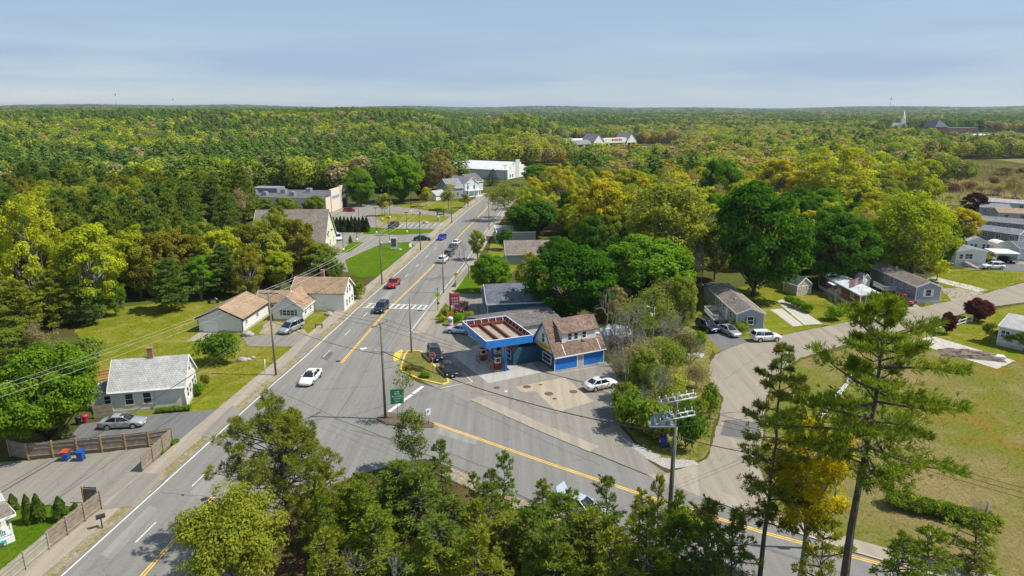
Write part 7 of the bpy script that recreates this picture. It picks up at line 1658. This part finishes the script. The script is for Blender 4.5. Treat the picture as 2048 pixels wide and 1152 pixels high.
b = MB(); b.tube((0, 0, 0), (.15, 0, 2.2), .05, n=6); tag(b.build('marker_post', M_SIGNW, None, (*G(530, 748), 0)), 'thin white marker post on the lawn beside the cottage pole', 'post')
# mailbox, bins, rocks
o = empty('mailbox', (*G(205, 1057), .02), R(35), 'black mailbox on a post beside the main road', 'mailbox'); b = MB(); b.box(-.05, .05, -.05, .05, 0, 1.05); b.build('post', M_BLACK, o)
b = MB(); pr = [(-.17, 0), (-.17, .2), (-.1, .32), (0, .36), (.1, .32), (.17, .2), (.17, 0)]
for a, c in zip(pr, pr[1:] + pr[:1]): b.poly([(-.36, a[0], 1.05 + a[1]), (.36, a[0], 1.05 + a[1]), (.36, c[0], 1.05 + c[1]), (-.36, c[0], 1.05 + c[1])])
b.poly([(-.36, y, 1.05 + z) for y, z in pr]); b.poly([(.36, y, 1.05 + z) for y, z in pr][::-1]); b.build('box', M_BLACK, o)
def bin_(p, body, lid, label, round_=False, rz=0):
    o = empty('wheelie_bin' if not round_ else 'round_bin', (*G(*p), .04), rz, label, 'bin')
    if round_: b = MB(); b.lathe([(.26, 0), (.33, .85), (.36, .88)], (0, 0, 0), 14); b.build('drum', body, o); b = MB(); b.lathe([(.37, .88), (.36, .95), (.1, 1.02)], (0, 0, 0), 14); b.build('lid', lid, o); return
    b = MB(); b.poly([(-.25, -.3, .08), (.25, -.3, .08), (.31, -.36, 1.0), (-.31, -.36, 1.0)]); b.poly([(.25, .3, .08), (-.25, .3, .08), (-.31, .36, 1.0), (.31, .36, 1.0)]); b.poly([(.25, -.3, .08), (.25, .3, .08), (.31, .36, 1.0), (.31, -.36, 1.0)]); b.poly([(-.25, .3, .08), (-.25, -.3, .08), (-.31, -.36, 1.0), (-.31, .36, 1.0)]); b.build('tub', body, o)
    b = MB(); b.bar((0, -.4, 1.03), (0, .4, 1.1), .68, .07); b.build('lid', lid, o)
    for x in (-.24, .24): b = MB(); b.tube((x - .03, .3, .12), (x + .03, .3, .12), .12, n=10); b.build('wheel', M_TIRE, o)
PBIN = plain('bin_blue', (.012, .07, .32), .5); PORG = plain('bin_orange', (.55, .07, .03), .5)
bin_((133, 921), PBIN, PORG, 'blue wheeled bin with orange lid at the plank fence', rz=.1); bin_((163, 921), PBIN, PBIN, 'all blue wheeled bin at the plank fence', rz=.1)
bin_((172, 846), plain('bin_red', (.5, .02, .04), .5), MATS['bin_red'], 'round red bin beside the silver sedan', True); bin_((158, 849), M_BLACK, M_BLACK, 'round black bin beside the red one', True); bin_((1327, 893), PBIN, PBIN, 'blue bin under the bushes at the switchgear pole')
bin_((1357, 680), plain('bin_green', (.02, .12, .08), .5), MATS['bin_green'], 'dark green bin beside the olive-leaved tree')
def rock(p, r, label, s=1.):
    rg = np.random.default_rng(int(p[0])); bm = bmesh.new(); bmesh.ops.create_icosphere(bm, subdivisions=3, radius=1); D_ = nrm(rg.normal(size=(10, 3))); A_2 = rg.uniform(-.25, .25, 10)
    for v in bm.verts: d = np.array(v.co); f = 1 + (np.exp(-(1 - D_ @ d) / .3) * A_2).sum(); v.co = Vector(d * f * np.array([r, r * .75, r * .6]))
    me = bpy.data.meshes.new('boulder'); bm.to_mesh(me); bm.free(); me.materials.append(M_ROCK); x, y = G(*p); tag(inst('boulder', me, loc=(x, y, r * .2)), label, 'boulder')
rock((497, 671), 1.0, 'large pale boulder at the corner of the garage'); rock((486, 722), .7, 'boulder on the lawn between house and cottage'); rock((497, 720), .5, 'smaller boulder beside the lawn boulder'); rock((506, 716), .4, 'little white stone beside the lawn boulders'); rock((659, 630), .85, 'round boulder at the front corner of the cottage'); rock((852, 447), .9, 'pale boulder on the parking verge'); rock((800, 500), .6, 'stone at the foot of the directory sign')
# junk behind the store, soil heap, pad junk
o = empty('tarp_pile', (*G(1222, 672), 0), .3, 'pile covered with a crumpled grey tarp behind the store', 'pile')
def crumple(seed, w, d, h, n=16):
    rg = np.random.default_rng(seed); V, F = [], []; ph = rg.uniform(0, 6, 6)
    for j in range(n + 1):
        for i in range(n + 1):
            u, v = i / n * 2 - 1, j / n * 2 - 1; e = max(0, 1 - max(abs(u), abs(v)) ** 3); V.append((u * w + rg.normal() * .05, v * d + rg.normal() * .05, max(0, h * e * (1 + .25 * math.sin(u * 7 + ph[0]) * math.sin(v * 6 + ph[1]) + rg.normal() * .07))))
    for j in range(n):
        for i in range(n): k = j * (n + 1) + i; F.append((k, k + 1, k + n + 2, k + n + 1))
    me = bpy.data.meshes.new('heap'); me.from_pydata(V, [], F); me.update(); return me
me = crumple(1, 2.0, 1.5, 1.6); me.materials.append(plain('grey_tarp', (.3, .34, .36), .5, .3, 1.5)); inst('tarp', me, o)
o = empty('scrap_trailer', (*G(1240, 668), 0), -.2, 'white wrapped scrap heap behind the tarp pile', 'pile'); me = crumple(2, 1.9, 1.4, 1.3); me.materials.append(plain('white_plastic', (.46, .47, .48), .5, .45, 1.6)); inst('cover', me, o)
o = empty('rust_heap', (*G(1228, 686), 0), 0, 'rusty orange scrap metal beside the tarp pile', 'pile'); me = crumple(3, .9, .7, 1.1, 9); me.materials.append(plain('orange_rust', (.3, .1, .03), .9, .4, 3)); inst('scrap', me, o)
o = empty('soil_heap', (*G(1942, 712), 0), -.35, 'grey-brown soil heap on the long concrete pad', 'heap'); me = crumple(4, 4.2, 1.6, .75, 26); me.materials.append(plain('heap_soil', (.19, .15, .11), 1, .4, 2.5)); inst('soil', me, o)
b = MB(); b.box(-1.1, 1.1, -.5, .5, 0, .35); b.box(-1.0, 1.0, -.4, .4, .35, .42); tag(b.build('white_crate', M_TRIM, None, (*G(1992, 716), .04), -.3), 'white flat crate at the end of the soil heap', 'crate')
for k, (p, rz) in enumerate((((1350, 700), .3), ((1347, 768), 1.0))): b = MB(); b.box(-.9, .9, -.45, .45, .3, .42); b.box(-.8, -.7, -.4, .4, 0, .3); b.box(.7, .8, -.4, .4, 0, .3); tag(b.build('low_bench', M_TRIM, None, (*G(*p), .02), rz), ('pale low bench under the olive-leaved tree', 'pale low bench in the weedy corner lot')[k], 'bench')
o = empty('garden_chair', (*G(5, 1092), .02), .6, 'teal garden chair at the lower left picture edge', 'chair'); TEALM = plain('teal_paint', (.02, .28, .3), .5)
for x, y in ((-.3, -.3), (.3, -.3), (-.3, .3), (.3, .3)): b = MB(); b.box(x - .03, x + .03, y - .03, y + .03, 0, .42); b.build('leg', TEALM, o)
b = MB(); b.box(-.34, .34, -.34, .34, .42, .47); b.build('seat', TEALM, o); b = MB(); b.bar((0, .32, .47), (0, .5, 1.05), .66, .04); b.build('backrest', TEALM, o)
# far masts
for k, (p, d_, zt_) in enumerate(((237, 2600, 70), (1777, 2600, 72), (350, 3000, 62))):
    x, y = far_at(p, d_); o = empty('radio_mast', (x, y, hill(x, y)), 0, ('thin lattice mast on the left horizon', 'lattice mast with dark top on the right horizon', 'small mast on the left horizon')[k], 'mast'); b = MB()
    for i in range(3): a = i * 2.094; b.tube((1.6 * math.cos(a), 1.6 * math.sin(a), 0), (.5 * math.cos(a), .5 * math.sin(a), zt_), .3, n=4)
    b.build('lattice', M_STEEL, o); b = MB(); b.tube((0, 0, zt_ - 6), (0, 0, zt_), 1.6, n=8); b.tube((0, 0, zt_), (0, 0, zt_ + 6), .3, n=4); b.build('antenna', M_BLACK, o)
# ---------------- low weeds and grass tufts (uncountable)
def tufts():
    rg = np.random.default_rng(77); C = []
    def fill(poly, dens):
        xs = [p[0] for p in poly]; ys = [p[1] for p in poly]; n = int((max(xs) - min(xs)) * (max(ys) - min(ys)) * dens)
        for x, y in zip(rg.uniform(min(xs), max(xs), n), rg.uniform(min(ys), max(ys), n)):
            if in_poly(x, y, poly): C.append((x, y))
    fill(px([(1240, 850), (1245, 700), (1400, 640), (1425, 690), (1418, 735), (1440, 800), (1430, 850), (1410, 918), (1330, 925)]), 3)
    fill(px([(1548, 905), (1556, 800), (1614, 720), (1830, 660), (2048, 640), (2150, 900), (1960, 1150), (1720, 1090), (1560, 1045)]), .5)
    fill(px([(170, 735), (150, 660), (215, 618), (330, 606), (400, 664), (500, 690), (580, 700), (540, 745), (400, 790), (390, 740), (215, 720)]), .8)
    fill([(-22, 30), (-21.5, 56)] + px([(760, 952), (905, 955), (1080, 1035), (1400, 1165)]) + [(20, 36)], 2.5)
    fill(px([(870, 640), (868, 622), (900, 632), (972, 638), (960, 660), (900, 660)]), 3); fill(px([(1850, 612), (1840, 560), (1900, 545), (2060, 545), (2048, 563), (1960, 588)]), 1.5)
    C = np.array(C); n = len(C); k = 5; base = np.repeat(np.c_[C, np.full(n, .02)], k, 0) + np.c_[rg.normal(size=(n * k, 2)) * .09, np.zeros(n * k)]
    D = nrm(rg.normal(size=(n * k, 3)) * [.5, .5, .1] + [0, 0, 1]); V = needles(rg, base, D, np.full(n * k, .17) * np.repeat(rg.uniform(.5, 1.8, n), k), .03)
    me = quadmesh('weeds', V, leafm('weed_blade', .35, (.3, .28, .06)), np.repeat(rg.uniform(.1, .9, n), k)); tag(inst('weeds', me), 'scattered weeds and grass tufts on rough ground', 'weeds', kind='stuff')
tufts()
for o_ in list(bpy.data.objects):
    if o_.name.startswith(('sign_lettering', 'figures', 'deck_ribs', 'lettering')): o_['kind'] = 'stuff'
def reeds():
    rg = np.random.default_rng(78); n = 26000; poly = [(160, 262), (330, 262), (420, 420), (420, 520), (230, 470), (175, 360)]
    X = rg.uniform(155, 330, n); Y = rg.uniform(262, 470, n); k = np.array([in_poly(x, y, poly) for x, y in zip(X, Y)]); X, Y = X[k], Y[k]; n = len(X)
    D = nrm(rg.normal(size=(n, 3)) * [.35, .35, .1] + [0, 0, 1]); z = np.sin(X * .09) * np.sin(Y * .07 + 1) + rg.normal(size=n) * .3
    V = needles(rg, np.stack([X, Y, np.full(n, .02)], 1), D, np.full(n, 1.1) * (1 + .5 * np.clip(z, -1, 1)), .16)
    tag(inst('marsh_reeds', quadmesh('marsh_reeds', V, leafm('reed_blade', .3, (.33, .27, .15)), np.clip(.5 + .3 * z, 0, 1))), 'tan reeds and sedge covering the marsh', 'reeds', kind='stuff')
reeds()
# ---------------- air
hz, hn, hl, hb = newmat('haze_air'); hn.clear(); ho = hn.new('ShaderNodeOutputMaterial'); hv = hn.new('ShaderNodeVolumePrincipled')
hv.inputs['Color'].default_value = (.74, .85, 1, 1); hv.inputs['Density'].default_value = .000065; hv.inputs['Anisotropy'].default_value = .2
hl.new(hv.outputs[0], ho.inputs['Volume'])
b = MB(); b.box(-14000, 14000, -300, 13500, -1.0, 110); tag(b.build('haze', hz), 'thin blue summer haze over the woods', 'haze', kind='stuff')
